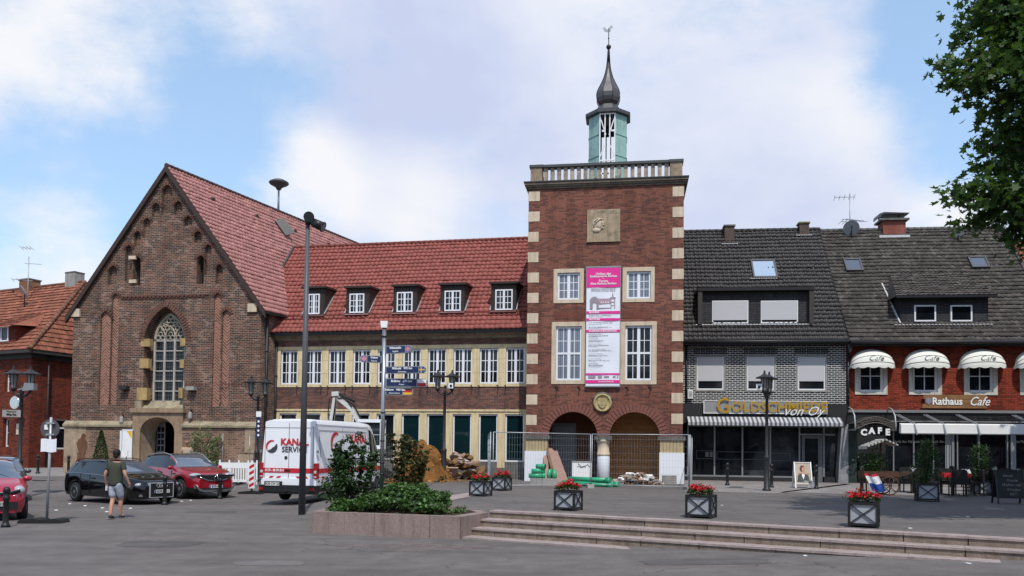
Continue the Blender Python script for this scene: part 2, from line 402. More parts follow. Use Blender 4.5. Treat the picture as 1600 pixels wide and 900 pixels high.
# ------------------------------------------------------------------ world, sun
SUN_EL = 58; SUN_AZ = 10   # sun stands behind the camera, SUN_AZ degrees to its right
w = bpy.data.worlds.new("World"); scene.world = w; w.use_nodes = True
def make_world():
 nt = w.node_tree; nt.nodes.clear()
 N = lambda t, **k: [nd := nt.nodes.new(t), [setattr(nd, a, b) for a, b in k.items()]][0]
 L = nt.links.new
 out = N('ShaderNodeOutputWorld'); bg = N('ShaderNodeBackground'); bg.inputs['Strength'].default_value = 0.1; L(bg.outputs[0], out.inputs[0])
 sky = N('ShaderNodeTexSky', sky_type='NISHITA', sun_disc=False, sun_elevation=R(SUN_EL), sun_rotation=R(180-SUN_AZ), air_density=1.0, dust_density=.6, ozone_density=1.5)
 tc = N('ShaderNodeTexCoord'); g = tc.outputs['Generated']
 def math(op, a, b=None, c=None, clamp=False):
  nd = N('ShaderNodeMath', operation=op); nd.use_clamp = clamp
  for k, x in enumerate((a, b, c)):
   if x is None: continue
   if isinstance(x, bpy.types.NodeSocket): L(x, nd.inputs[k])
   else: nd.inputs[k].default_value = x
  return nd.outputs[0]
 def noise(vec, sc, det, ro=.55, dist=0, w4=0):
  nd = N('ShaderNodeTexNoise', noise_dimensions='4D'); L(vec, nd.inputs['Vector']); nd.inputs['W'].default_value = w4
  nd.inputs['Scale'].default_value = sc; nd.inputs['Detail'].default_value = det; nd.inputs['Roughness'].default_value = ro; nd.inputs['Distortion'].default_value = dist
  return nd.outputs['Fac']
 def blob(px, py, rad, amp):
  d = ray(px, py).normalized(); vm = N('ShaderNodeVectorMath', operation='DISTANCE'); L(g, vm.inputs[0]); vm.inputs[1].default_value = d
  mr = N('ShaderNodeMapRange', interpolation_type='SMOOTHERSTEP'); L(vm.outputs['Value'], mr.inputs[0])
  mr.inputs[1].default_value = 0; mr.inputs[2].default_value = rad; mr.inputs[3].default_value = amp; mr.inputs[4].default_value = 0
  return mr.outputs[0]
 mp = N('ShaderNodeMapping'); mp.inputs['Scale'].default_value = (1, 1, 1.7); L(g, mp.inputs['Vector']); gv = mp.outputs[0]
 # cover: where cloud stands. positive blobs add cloud, negative open the blue
 cover = math('MULTIPLY_ADD', noise(gv, 3.0, 12, .62, .15, 3.1), 1.9, -.45)
 for b in ((1000, 130, .55, .30), (700, 60, .4, .22), (80, 90, .20, .30), (250, 20, .2, .05), (500, 290, .14, .26), (620, 340, .13, .22), (90, 390, .14, .25), (350, 370, .1, .06),
              (1290, 270, .17, .16), (1500, 330, .07, .25), (300, 170, .26, -.10), (60, 270, .15, -.20), (1465, 190, .2, -.38), (1530, 60, .16, -.3), (1420, 60, .1, -.12), (1180, 330, .1, .1),
              (230, 300, .12, -.12), (330, 255, .1, -.14), (800, 330, .1, .08)):
  cover = math('ADD', cover, blob(*b))
 mr = N('ShaderNodeMapRange', interpolation_type='SMOOTHSTEP'); L(cover, mr.inputs[0]); mr.inputs[1].default_value = .33; mr.inputs[2].default_value = .82
 fac = mr.outputs[0]
 # body: bright and shaded parts of the cloud
 body = math('ADD', noise(gv, 3.4, 9, .55, .2, 7.7), blob(70, 90, .22, .25))
 for b in ((350, 60, .12, .14), (960, 90, .22, .16), (1230, 60, .25, .12), (1330, 150, .12, .08), (480, 275, .11, .4), (1480, 330, .08, .3), (80, 400, .16, .25), (640, 330, .13, .2), (620, 160, .2, -.14), (1080, 250, .2, -.06), (850, 190, .16, -.12), (1250, 300, .12, .0)):
  body = math('ADD', body, blob(*b))
 rp = N('ShaderNodeValToRGB'); L(body, rp.inputs[0]); e = rp.color_ramp.elements
 e[0].position = .36; e[0].color = (5.9, 6.6, 8.8, 1); e[1].position = .76; e[1].color = (9.3, 9.4, 9.8, 1)
 e2 = rp.color_ramp.elements.new(.54); e2.color = (7.4, 7.9, 9.4, 1)
 sc = N('ShaderNodeMix', data_type='RGBA', blend_type='MULTIPLY'); sc.inputs[0].default_value = 1; L(sky.outputs[0], sc.inputs[6]); sc.inputs[7].default_value = SKY_TINT
 add = N('ShaderNodeMix', data_type='RGBA', blend_type='ADD'); add.inputs[0].default_value = 1; L(sc.outputs[2], add.inputs[6]); add.inputs[7].default_value = SKY_ADD
 mx = N('ShaderNodeMix', data_type='RGBA'); L(fac, mx.inputs[0]); L(add.outputs[2], mx.inputs[6]); L(rp.outputs[0], mx.inputs[7])
 L(mx.outputs[2], bg.inputs['Color'])
SKY_TINT = (1.2, 1.2, 1.2, 1); SKY_ADD = (2.3, 3.4, 4.7, 1)
make_world()
sd = bpy.data.lights.new('sun', 'SUN'); sd.energy = 3.7; sd.angle = R(.5); sd.color = (1, .95, .87)
so = bpy.data.objects.new('sun', sd); COL.objects.link(so)
sv = Vector((math.sin(R(SUN_AZ))*math.cos(R(SUN_EL)), -math.cos(R(SUN_AZ))*math.cos(R(SUN_EL)), math.sin(R(SUN_EL))))
so.rotation_euler = sv.to_track_quat('Z', 'Y').to_euler(); so.location = (0, -10, 40)
vs = scene.view_settings; vs.view_transform = 'Standard'; vs.look = 'None'; vs.gamma = 1; vs.use_curve_mapping = False; vs.exposure = 0
scene.cycles.max_bounces = 6; scene.cycles.diffuse_bounces = 3; scene.cycles.glossy_bounces = 3; scene.cycles.transparent_max_bounces = 6
scene.cycles.use_denoising = True
setup_mats()
# ------------------------------------------------------------------ ground
def asphalt(name, base, warm=(1, 1, 1)):
 t = NT(name, .85, .25); o = t.obj(); big = t.noise(o, .35, 6, .6); mid = t.noise(o, 2.5, 6, .65); fine = t.noise(o, 60, 2, .8)
 col = t.ramp(big, [(.3, tuple(base*.82*x for x in warm)), (.7, tuple(base*1.15*x for x in warm))])
 col = t.mix(1, col, t.ramp(mid, [(.3, (.82,)*3), (.7, (1.14,)*3)]), 'MULTIPLY')
 col = t.mix(1, col, t.ramp(fine, [(.25, (.72,)*3), (.75, (1.3,)*3)]), 'MULTIPLY')
 st = t.n('ShaderNodeMapping'); st.inputs['Scale'].default_value = (.25, 1.6, 1); t.l(o, st.inputs['Vector'])
 s2 = t.noise(st.outputs[0], 1.0, 5, .6)
 col = t.mix(1, col, t.ramp(s2, [(.36, (.86,)*3), (.5, (1,)*3), (.68, (1.1,)*3)]), 'MULTIPLY')
 vo = t.n('ShaderNodeTexVoronoi', feature='DISTANCE_TO_EDGE'); vo.inputs['Scale'].default_value = .35
 dn = t.n('ShaderNodeTexNoise'); dn.inputs['Scale'].default_value = 1.5; t.l(o, dn.inputs['Vector'])
 vm = t.n('ShaderNodeVectorMath', operation='MULTIPLY_ADD'); t.l(dn.outputs['Color'], vm.inputs[0]); vm.inputs[1].default_value = (1.2, 1.2, 0); t.l(o, vm.inputs[2]); t.l(vm.outputs[0], vo.inputs['Vector'])
 ck = t.math('MULTIPLY', t.math('LESS_THAN', vo.outputs['Distance'], .004), t.math('GREATER_THAN', big, .52))
 col = t.mix(t.math('MULTIPLY', ck, .5), col, (.02, .02, .02))
 t.color(col); t.bump(fine, .25, .004); return t.mat
M['asphalt'] = asphalt('asphalt', .112, (1.12, .985, .93))
def slabs(name, c, bw, bh, ms=.008, rot=0, var=.2):
 t = NT(name, .8, .2); mp = t.n('ShaderNodeMapping'); mp.inputs['Rotation'].default_value = (0, 0, rot); t.l(t.obj(), mp.inputs['Vector'])
 bt = t.n('ShaderNodeTexBrick'); t.l(mp.outputs[0], bt.inputs['Vector'])
 for k, v in (('Scale', 1), ('Mortar Size', ms), ('Mortar Smooth', .2), ('Brick Width', bw), ('Row Height', bh)): bt.inputs[k].default_value = v
 bt.inputs['Color1'].default_value = (*[x*(1-var) for x in c], 1); bt.inputs['Color2'].default_value = (*[x*(1+var*.5) for x in c], 1); bt.inputs['Mortar'].default_value = (*[x*.4 for x in c], 1)
 col = t.mix(1, bt.outputs['Color'], t.ramp(t.noise(mp.outputs[0], 1.5, 7, .7), [(.3, (.78,)*3), (.7, (1.15,)*3)]), 'MULTIPLY')
 t.color(col); t.bump(t.math('SUBTRACT', 1, bt.outputs['Fac']), .3, .006); return t.mat
M['slabs'] = slabs('pavement_slabs', (.25, .225, .215), .4, .4, rot=R(6.5))
M['slabs_left'] = slabs('pavement_blocks', (.27, .25, .235), .2, .1)
def build_ground():
 ss = [-1200, -400, -150, -80, -55]+[-45+k*.5 for k in range(150)]+[32, 36, 45, 70, 150, 400, 1200]
 ds = [-900, -300, -80, -40, -25]+[-18+k*.5 for k in range(35)]+[-.5, .39, .40]+[.8+k*.5 for k in range(90)]+[50, 70, 110, 200, 500, 1500]
 b = MB(); b.smooth = True; idx = []
 for d in ds:
  row = []
  for s_ in ss:
   p = SA+SDIR*s_+SN*d; row.append(b.av((p.x, p.y, gh(p.x, p.y))))
  idx.append(row)
 for j in range(len(ds)-1):
  for i in range(len(ss)-1): b.af((idx[j][i], idx[j][i+1], idx[j+1][i+1], idx[j+1][i]))
 b.build('ground', M['asphalt'], kind='structure', fix=False, label='grey patched asphalt of the square', cat='ground')
build_ground()
def drape(name, poly, mat, dz=.006, step=.5, **k):
 """a sheet that follows the ground: poly = 4 corners (A,B along the front, C,D behind)"""
 A, B, C, D = [Vector(p) for p in poly]; n = max(2, int((B-A).length/step)); m = max(2, int((D-A).length/step)); b = MB(); b.smooth = True
 idx = []
 for j in range(m+1):
  row = []
  for i in range(n+1):
   p = (A.lerp(B, i/n)).lerp(D.lerp(C, i/n), j/m); row.append(b.av((p.x, p.y, gh(p.x, p.y)+dz)))
  idx.append(row)
 for j in range(m):
  for i in range(n): b.af((idx[j][i], idx[j][i+1], idx[j+1][i+1], idx[j+1][i]))
 return b.build(name, mat, fix=False, **k)
def g2(px, py): p = on_ground(px, py); return (p.x, p.y)
# pavement before the shops, with its tip at the lamp
TW = Frame(*at_z(822, 751.5, .42).xy, 8.5, .42)                 # tower front
WG = Frame(*(TW.m @ Vector((0, 1.7, 0))).xy, 11.0, .42)         # long wing front, set back
def col_x(px, py, Y): return at_depth(px, py, Y)
p = at_depth(1085, 747, 37.6); GD = Frame(p.x, p.y, 6.5, .42)    # goldsmith front
# church: corner found from the wing's left end, the nave runs back at azimuth 24 deg
AZ = 24.0
u_w = WG.u(428, 740); Wp = (WG.m @ Vector((u_w, 0, 0))).xy
def meet(px, py, P, az):
 d = ray(px, py); k = d.x/d.y; s_, c_ = math.sin(R(az)), math.cos(R(az))
 t = (k*P[1]-P[0])/(s_-k*c_); return (P[0]+s_*t, P[1]+c_*t)
Cp = meet(402, 740, Wp, AZ)
CH = Frame(Cp[0], Cp[1], 10.5, .45)
hp = at_depth(44, 732, 45); HS = Frame(hp.x, hp.y, 25.0, .4)
drape('pavement', [g2(1070, 768), g2(1215, 771), g2(1330, 757), g2(1070, 741)], M['slabs'], kind='structure')
drape('pavement_strip', [g2(1215, 769.5), g2(1600, 778), g2(1600, 760), g2(1330, 755)], M['slabs'], kind='structure')
drape('side_pavement', [g2(-40, 744), g2(430, 743), g2(440, 733), g2(-40, 729)], M['slabs_left'], kind='structure')
drape('paving_strip', [g2(690, 785), g2(765, 770), g2(765, 765), g2(668, 780)], M['granite_top'], kind='structure', dz=.008)
def patch_blocks():
 """worn block paving showing through the asphalt in front of the planter"""
 b = MB(); base = on_ground(640, 855); r = random.Random(3)
 for j in range(-4, 5):
  for i in range(-9, 10):
   if abs(i)/9.5+abs(j)/5+r.random()*.5 < 1.15:
    x = base.x+i*.205+(j % 2)*.1; y = base.y+j*.155
    z = gh(x, y)+.0045; b.mi = r.choice((0, 0, 1))
    b.poly([(x, y, z), (x+.19, y, z), (x+.19, y+.14, z), (x, y+.14, z)])
 b.build('paving_patch', [M['patch1'], M['patch2']], kind='structure', fix=False)
M['patch1'] = plain('patch_block', (.13, .105, .098), .9, .2, var=.3); M['patch2'] = plain('patch_block_pale', (.165, .13, .12), .9, .2, var=.3)
patch_blocks()
def manhole():
 p = on_ground(70, 750); b = MB(); b.cyl((0, 0, 0), (0, 0, .006), .5, n=24); b.build('manhole_cover', M['darkstone'], loc=(p.x, p.y, p.z+.006), label='dark round manhole cover in the road behind the sign pole', cat='manhole cover')
manhole()
def studs():
 m0 = MB(); m0.cyl((0, 0, 0), (0, 0, .018), .055, .04, 10)
 for k, (px, py) in enumerate(((109, 787.5), (133, 790.5), (160, 794), (187, 795), (204, 794.5), (167, 800), (284, 783.5), (298, 782), (4, 810), (88, 797.5))):
  p = on_ground(px, py)
  if k == 0: o = m0.build('road_stud', M['white'], loc=(0, 0, 0)); me = o
  else: o = me.copy(); COL.objects.link(o)
  o.location = (p.x, p.y, p.z)
  tag(o, 'small white road stud marking the parking bays on the asphalt', 'road stud', 'white road studs on the asphalt')
studs()
def repairs_and_shade():
 r = random.Random(21)
 for k, (px, py, w_, h_, m_) in enumerate(((985, 787, 2.4, .35, 'rep_lt'), (800, 782, 1.5, .25, 'rep_lt'), (1250, 783, 3.0, .5, 'rep_shade_dk'), (250, 850, 1.6, 1.0, 'rep_shade_dk'), (1100, 878, 2.2, .7, 'rep_shade_dk'), (420, 880, 1.2, .6, 'rep_lt'), (330, 800, 1.5, .8, 'rep_shade_dk'), (1480, 808, 2.6, .08, 'rep_lt'))):  # the wide dark strip before the shops paints tree shade onto the asphalt
  p = on_ground(px, py); b = MB(); n = 22; pts = []
  for q in range(n): a = 6.283*q/n; c_, s_ = math.cos(a), math.sin(a); e = 1/max(abs(c_), abs(s_))**.75; x, y = p.x+w_/2*c_*e*r.uniform(.88, 1.05), p.y+h_*c_*.0+h_/2*s_*e*r.uniform(.88, 1.05); pts.append((x, y, gh(x, y)+.0045))
  b.poly(pts); b.build('repair_shade_patch', M[m_], kind='structure', fix=False)
M['rep_lt'] = asphalt('pale_repair', .14, (1.12, .99, .95)); M['rep_shade_dk'] = asphalt('dark_repair_shade', .088, (1.08, .99, .95))
repairs_and_shade()
# ------------------------------------------------------------------ steps and planter
def steps():
 root = empty('stone_steps', (SA.x, SA.y, 0), R(-27.6), 'long flight of pinkish granite steps up to the plaza', 'steps')
 r = random.Random(5); Ln = 17
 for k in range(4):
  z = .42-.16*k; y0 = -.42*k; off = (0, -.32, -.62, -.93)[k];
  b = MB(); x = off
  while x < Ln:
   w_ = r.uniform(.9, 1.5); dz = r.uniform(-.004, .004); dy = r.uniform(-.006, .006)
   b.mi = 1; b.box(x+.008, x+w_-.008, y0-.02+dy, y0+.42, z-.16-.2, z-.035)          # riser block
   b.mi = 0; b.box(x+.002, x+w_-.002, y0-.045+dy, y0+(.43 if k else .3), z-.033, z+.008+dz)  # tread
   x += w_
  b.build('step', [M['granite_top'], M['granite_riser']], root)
steps()
PL = [(-4.43, 17.77), (-1.06, 16.85), (-.52, 18.0), (-1.3, 20.4), (-4.2, 20.4)]
def planter():
 root = empty('stone_planter', (0, 0, 0), 0, 'low raised planter of pinkish stone slabs beside the steps', 'planter')
 c = Vector((sum(p[0] for p in PL)/5, sum(p[1] for p in PL)/5))
 n = len(PL); inn = [tuple(c+(Vector(p)-c)*.86) for p in PL]
 ws = MB(); jn = MB()
 for k in range(n):
  a, b_ = Vector(PL[k]), Vector(PL[(k+1)%n]); ia, ib = Vector(inn[k]), Vector(inn[(k+1)%n])
  cuts = {0: [0, .115, .225, .43, .80, 1], 1: [0, .4, 1]}.get(k, [0, .33, .66, 1])
  for s0, s1 in zip(cuts, cuts[1:]):
   e = .009/(b_-a).length
   p, q = a.lerp(b_, s0+e), a.lerp(b_, s1-e); ip, iq = ia.lerp(ib, s0+e), ia.lerp(ib, s1-e)
   ws.prism([tuple(p), tuple(q), tuple(iq), tuple(ip)], -.6, .385, 'xy')
 ws.build('retaining_wall', M['granite'], root)
 b = MB(); big = [tuple(c+(Vector(p)-c)*.985) for p in PL]; b.prism(big, -.6, .36, 'xy'); b.build('joint_core', M['darkstone'], root)
 b = MB(); b.smooth = True; ins = [tuple(c+(Vector(p)-c)*.87) for p in PL]; b.prism(ins, .30, .37, 'xy'); b.build('soil', M['soil'], root)
planter()
# ------------------------------------------------------------------ leaves
def foliage(name, mats, pts, size, parent=None, shape='quad', seed=1, droop=.3, jit=.0, norm_c=None, **k):
 """pts: list of leaf positions; each leaf one small folded face"""
 r = np.random.default_rng(seed); P = np.asarray(pts); n = len(P)
 if shape == 'quad': base = np.array([(0, -.5, 0), (.32, 0, .06), (0, .55, 0), (-.32, 0, .06)])
 elif shape == 'star': base = np.array([(0, -.45, 0), (.16, -.3, 0), (.5, -.32, .08), (.28, -.02, 0), (.52, .22, .1), (.17, .2, 0), (0, .58, .04), (-.17, .2, 0), (-.52, .22, .1), (-.28, -.02, 0), (-.5, -.32, .08), (-.16, -.3, 0)])
 else: base = np.array([(0, -.5, 0), (.22, -.2, .05), (.25, .15, .05), (0, .55, 0), (-.25, .15, .05), (-.22, -.2, .05)])
 m = len(base)
 if norm_c is not None:
  nz = P-np.asarray(norm_c); nz /= np.linalg.norm(nz, axis=1)[:, None]+1e-6; nz = nz*.6+r.normal(size=(n, 3))*.6+np.array([0, 0, .5])
 else: nz = r.normal(size=(n, 3))*.6+np.array([0, 0, .8])
 nz /= np.linalg.norm(nz, axis=1)[:, None]
 t = r.normal(size=(n, 3)); t -= nz*(t*nz).sum(1)[:, None]; t /= np.linalg.norm(t, axis=1)[:, None]; s = np.cross(nz, t)
 sc = size*r.uniform(.6, 1.25, n)
 V = P[:, None, :]+sc[:, None, None]*(base[None, :, 0:1]*s[:, None, :]+base[None, :, 1:2]*t[:, None, :]+base[None, :, 2:3]*nz[:, None, :])
 V = V.reshape(-1, 3); me = bpy.data.meshes.new(name); me.vertices.add(len(V)); me.vertices.foreach_set('co', V.ravel())
 me.loops.add(n*m); me.loops.foreach_set('vertex_index', np.arange(n*m)); me.polygons.add(n); me.polygons.foreach_set('loop_start', np.arange(0, n*m, m));
 for mt in (mats if isinstance(mats, list) else [mats]): me.materials.append(mt)
 nm = len(me.materials); me.polygons.foreach_set('material_index', r.integers(0, nm, n).astype(np.int32)); me.update(calc_edges=True); me.validate()
 o = bpy.data.objects.new(name, me); COL.objects.link(o)
 if parent: o.parent = parent
 return tag(o, **{('cat' if a == 'cat' else a): b for a, b in k.items()})
def leafmat(name, c, trans=.25, rough=.5):
 t = NT(name, rough, .35); o = t.obj(); f = t.noise(o, 3, 4); col = t.mix(f, tuple(x*.55 for x in c), tuple(x*1.5 for x in c)); t.color(col)
 tr = t.n('ShaderNodeBsdfTranslucent'); t.l(t.mix(.5, col, (c[0]*2.2, c[1]*2, c[2]*.8)), tr.inputs['Color'])
 mx = t.n('ShaderNodeMixShader'); mx.inputs[0].default_value = trans; t.l(t.b.outputs[0], mx.inputs[1]); t.l(tr.outputs[0], mx.inputs[2])
 t.l(mx.outputs[0], t.nt.nodes['Material Output'].inputs[0]); return t.mat
M['leaf_dk'] = leafmat('dark_leaf', (.022, .05, .013)); M['leaf'] = leafmat('green_leaf', (.04, .085, .02)); M['leaf_lt'] = leafmat('bright_leaf', (.10, .20, .045))
M['leaf_ol'] = leafmat('olive_leaf', (.075, .07, .02)); M['leaf_tree'] = leafmat('plane_leaf', (.05, .10, .022), .35); M['leaf_tree2'] = leafmat('plane_leaf_deep', (.03, .065, .016), .25)
M['flower'] = plain('red_petals', (.55, .012, .025), .5, .2, var=.3); M['bark'] = stone('bark', (.12, .095, .07), .4, rough=.95); M['twig'] = plain('twig', (.06, .04, .025), .9, .1)
# ------------------------------------------------------------------ building helpers
def tile_roof(mb, A, B, C, D, tw, th, amp=.03, step=.025, clip=None, seg=4, flat=False):
 """A,B eave corners, C,D ridge corners; real pantile relief, one UV cell per tile"""
 A, B, C, D = map(Vector, (A, B, C, D)); n = max(1, round((B-A).length/tw)); m = max(1, round((D-A).length/th))
 nor = (B-A).cross(D-A).normalized()
 if nor.z < 0: nor = -nor
 prof = [amp*(.5-.5*math.cos(2*math.pi*(k/seg)+.6)) if not flat else (0 if k else -.012) for k in range(seg)]
 tot = n*seg; mb.smooth = False
 jr = random.Random(n*7+m); ph = jr.uniform(0, 6)
 for j in range(m):
  lo, hi = [], []; wob = [jr.uniform(-.012, .012) for _ in range(n+1)]; rw_ = jr.uniform(-.008, .008)
  for i in range(tot+1):
   s = i/tot; h = prof[i % seg]+wob[i//seg]*(1 if amp > 0 else .7)+.02*math.sin(s*9+ph)*math.sin(math.pi*j/m)+rw_
   p = A.lerp(B, s).lerp(D.lerp(C, s), j/m); q = A.lerp(B, s).lerp(D.lerp(C, s), min(1, (j+1.03)/m))
   lo.append((p+nor*(h+step), p+nor*(h-.01))); hi.append(q+nor*(h-.004))
  il = [mb.av(x[0]) for x in lo]; ib = [mb.av(x[1]) for x in lo]; ih = [mb.av(x) for x in hi]
  for i in range(tot):
   if clip and not clip((i+.5)/tot, (j+.5)/m): continue
   c = i//seg+.5; uv = [(c, j+.5)]*4
   mb.smooth = not flat; mb.af((il[i], il[i+1], ih[i+1], ih[i]), uv); mb.smooth = False
   mb.af((ib[i], ib[i+1], il[i+1], il[i]), uv)
 mb.smooth = False
def window(parent, r, v, cas=2, cols=1, rows=3, fw=.07, mat='frame_white', glass='glass', sill=None, bar=.03, label=None, trans=0, depth=.07, casw=None):
 u0, u1, z0, z1 = r; b = MB(); y0, y1 = v, v+depth
 b.box(u0, u1, y0, y1, z0, z0+fw); b.box(u0, u1, y0, y1, z1-fw, z1); b.box(u0, u0+fw, y0+.001, y1-.001, z0+fw, z1-fw); b.box(u1-fw, u1, y0+.001, y1-.001, z0+fw, z1-fw)
 iu0, iu1, iz0, iz1 = u0+fw, u1-fw, z0+fw, z1-fw
 cuts = [iu0+(iu1-iu0)*k/cas for k in range(cas+1)]
 cw = casw or fw*1.15
 for c in cuts[1:-1]: b.box(c-cw/2, c+cw/2, y0+.002, y1-.002, iz0, iz1)
 zs = [iz0, iz1]
 if trans:
  zt = iz0+(iz1-iz0)*trans; b.box(iu0, iu1, y0+.0015, y1-.002, zt-fw/2, zt+fw/2); zs = [iz0, zt, iz1]
 for a, c in zip(cuts, cuts[1:]):
  for k in range(1, cols): x = a+(c-a)*k/cols; b.box(x-bar/2, x+bar/2, y0+.02, y0+.045, iz0, iz1)
  for za, zb in zip(zs, zs[1:]):
   nr = rows if not trans else max(1, rows//2)
   for k in range(1, nr): z = za+(zb-za)*k/nr; b.box(a, c, y0+.022, y0+.043, z-bar/2, z+bar/2)
 w_ = b.build('window', M[mat], parent, label=label)
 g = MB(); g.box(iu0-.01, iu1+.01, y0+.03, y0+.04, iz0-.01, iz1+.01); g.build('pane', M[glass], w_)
 if sill: s = MB(); s.box(u0-.03, u1+.03, v-.07, v+.03, z0-.05, z0-.003); s.build('sill', M[sill], w_)
 return w_
def chimney(parent, c, d, h, mat, cap='concrete', name='chimney', caph=.08, over=.05):
 b = MB(); b.cbox((c[0], c[1], c[2]+h/2), (d[0], d[1], h)); o = b.build(name, M[mat], parent)
 b = MB(); b.cbox((c[0], c[1], c[2]+h+caph/2), (d[0]+2*over, d[1]+2*over, caph)); b.build('cap', M[cap], o); return o
def gutter_down(parent, u, z0, z1, v, mat='iron', r=.05):
 b = MB(); b.cyl((u, v, z0), (u, v, z1), r, n=8)
 for k in range(1, 4): z = z0+(z1-z0)*k/4; b.cyl((u, v, z), (u, v, z+.05), r*1.35, n=8)
 b.build('downpipe', M[mat], parent)
def ridge_tiles(mb, p0, p1, r=.09, step=.33):
 p0, p1 = Vector(p0), Vector(p1); L = (p1-p0).length; n = int(L/step)
 for k in range(n):
  a = p0.lerp(p1, k/n); c = p0.lerp(p1, (k+1.08)/n); mb.cyl(a, c, r*1.12, r, 8)
# ================================================================== church
def church():
 F = CH; root = froot('brick_church', F, 'tall gothic brick church with stepped blind niches and pink tiled roof', 'church')
 H = lambda x, y, v=0: F.hit(x, y, v)
 ul, ur = F.u(112, 600), 0.0
 z_b = -.6
 ap = H(262, 266); el = H(117, 484); er = H(402, 478)
 outer = [(ul, z_b), (ur, z_b), (ur, er[1]), ap, (ul, el[1])]
 holes = []; backs = MB(); herr = MB(); rings = MB()
 def niche(x0, x1, yt, yb, dep=.2, mat=0, pointed=True, ring=True):
  ym = (yt+yb)/2; u0, u1 = F.u(x0, ym), F.u(x1, ym); zb, zt = F.z(x0, yb), F.z(x0, yt); h = (u1-u0)*.62
  o = arch(u0, u1, zb, zt-h, zt, 8, pointed); holes.append((o, dep));
  (herr if mat else backs).poly([(u0-.05, dep, zb-.05), (u1+.05, dep, zb-.05), (u1+.05, dep, zt+.05), (u0-.05, dep, zt+.05)])
  if ring:
   rings = MB()
   c = (u0+u1)/2; n = 9; N_ = len(o)
   pts = o[2:]
   for k in range(len(pts)-1):
    p, q = Vector((pts[k][0], 0, pts[k][1])), Vector((pts[k+1][0], 0, pts[k+1][1])); m = (p+q)/2; d = (m-Vector((c, 0, zt-h*1.2))).normalized()
    rings.beam(m+Vector((0, -.012, 0))+d*.02, m+d*.17+Vector((0, -.012, 0)), .055, .03, up=(0, 1, 0))
   rings.build('niche_arch', M['arch_dark'], root)
  return o
 for a in ((252.5, 269, 289, 334), (237.5, 250, 317, 340), (271.5, 285, 314, 334), (223, 235, 341, 372), (287, 300.5, 337, 354), (209, 220, 361, 386), (303.5, 315, 361, 378),
              (195, 206, 383, 440), (319.5, 330, 382, 430), (169, 183, 415, 446), (337, 348, 413, 444)): niche(*a)
 for a in ((172.5, 184, 459, 633), (155.5, 171.5, 486, 633), (332, 344, 458, 635), (345.5, 358.5, 484, 635)): niche(*a, dep=.1101, mat=1)
 # slit windows
 slits = []
 for x0, x1, yt, yb in ((207.5, 219.5, 401, 446), (307.5, 318.5, 399, 444)):
  niche(x0, x1, yt, yb, dep=.45); slits.append((F.rect(x0+2, x1-2, yt+10, yb-1)))
 # gothic window and door
 gu0, gu1 = F.u(224, 580), F.u(288.5, 580); gz0, gzt = F.z(255, 640), F.z(257, 479); gzs = F.z(255, 533)
 holes.append((arch(gu0, gu1, gz0, gzs, gzt, 20, True), .55))
 du0, du1 = F.u(221, 700), F.u(275, 700); dzt = F.z(248, 652); dzs = dzt-.75
 holes.append((arch(du0, du1, z_b+.01, dzs, dzt, 12), .9))
 for k in range(2): pass
 ib = F.rect(189.5, 209.5, 672.5, 730);
 b = MB()
 loops = [h for h, _ in holes]
 b.holed(outer, loops, 0, .11)
 for h, d in holes:
  if d > .12:
   n = len(h)
   for k in range(n):
    p, q = h[k], h[(k+1)%n]; b.poly([(p[0], .10, p[1]), (q[0], .10, q[1]), (q[0], d, q[1]), (p[0], d, p[1])])
 # nave side walls, running back at the nave's own direction
 ddir = Vector((math.sin(R(AZ-F.a)), math.cos(R(AZ-F.a)), 0)); Ln = 24.0
 e = ddir*Ln
 def side(u, zt, flip=False): b.poly([(u, 0, z_b), (u+e.x, e.y, z_b), (u+e.x, e.y, zt), (u, 0, zt)])
 side(ur, er[1]); side(ul, el[1])
 b.poly([(ul+e.x, e.y, z_b), (ur+e.x, e.y, z_b), (ur+e.x, e.y, er[1]), (ap[0]+e.x, e.y, ap[1]), (ul+e.x, e.y, el[1])])
 b.build('gable_wall', M['brick_church'], root, fix=True)
 # lower wall below the ledge, a slightly thicker plinth of warmer brick
 lz = F.z(300, 668); x0 = ul-.18
 b = MB();
 for a, c in ((x0, ib[0]), (ib[1], du0-.42), (du1+.42, ur+.02)): b.box(a, c, -.14, .02, z_b, lz)
 b.box(ib[0], ib[1], -.14, .02, z_b, ib[2]); b.box(ib[0], ib[1], -.1399, .02, ib[3], lz)
 b.build('plinth', M['brick_church_low'], root, split=True)
 b = MB()
 for a, c in ((x0-.08, du0-.42), (du1+.42, ur+.02)):
  b.prism([(-.24, lz), (0, lz), (0, lz+.30), (-.02, lz+.30), (-.24, lz+.10)], a, c, 'yz')
 b.build('ledge', M['sand'], root, split=True)
 b = MB(); b.box(x0-.02, x0+.75, -.17, -.142, z_b, lz-.02); b.box(x0+.75, x0+1.2, -.165, -.142, lz-1.3, lz-.02)
 u_ = F.u(385, 700); b.box(u_, u_+.5, -.17, -.142, lz-1.2, lz-.02); b.box(u_-.35, u_+.45, -.165, -.142, z_b, lz-1.25); b.build('corner_stone', M['sand_w'], root, split=True)
 # backs of niches
 backs.build('niche_back', M['brick_church'], root, fix=False); herr.build('herringbone_panel', M['herring'], root, fix=False, split=True)
 # string course with dentils, burnt course lower down
 b = MB(); sz = F.z(257, 463); u0, u1 = F.u(190, 463), F.u(327, 463)
 b.box(u0, u1, -.05, -.002, sz+.001, sz+.06); b.box(u0, u1, -.03, -.003, sz-.11, sz-.071)
 n = int((u1-u0)/.22)
 for k in range(n): b.box(u0+k*.22, u0+k*.22+.11, -.06, -.0025, sz-.07, sz)
 sz2 = F.z(200, 602)
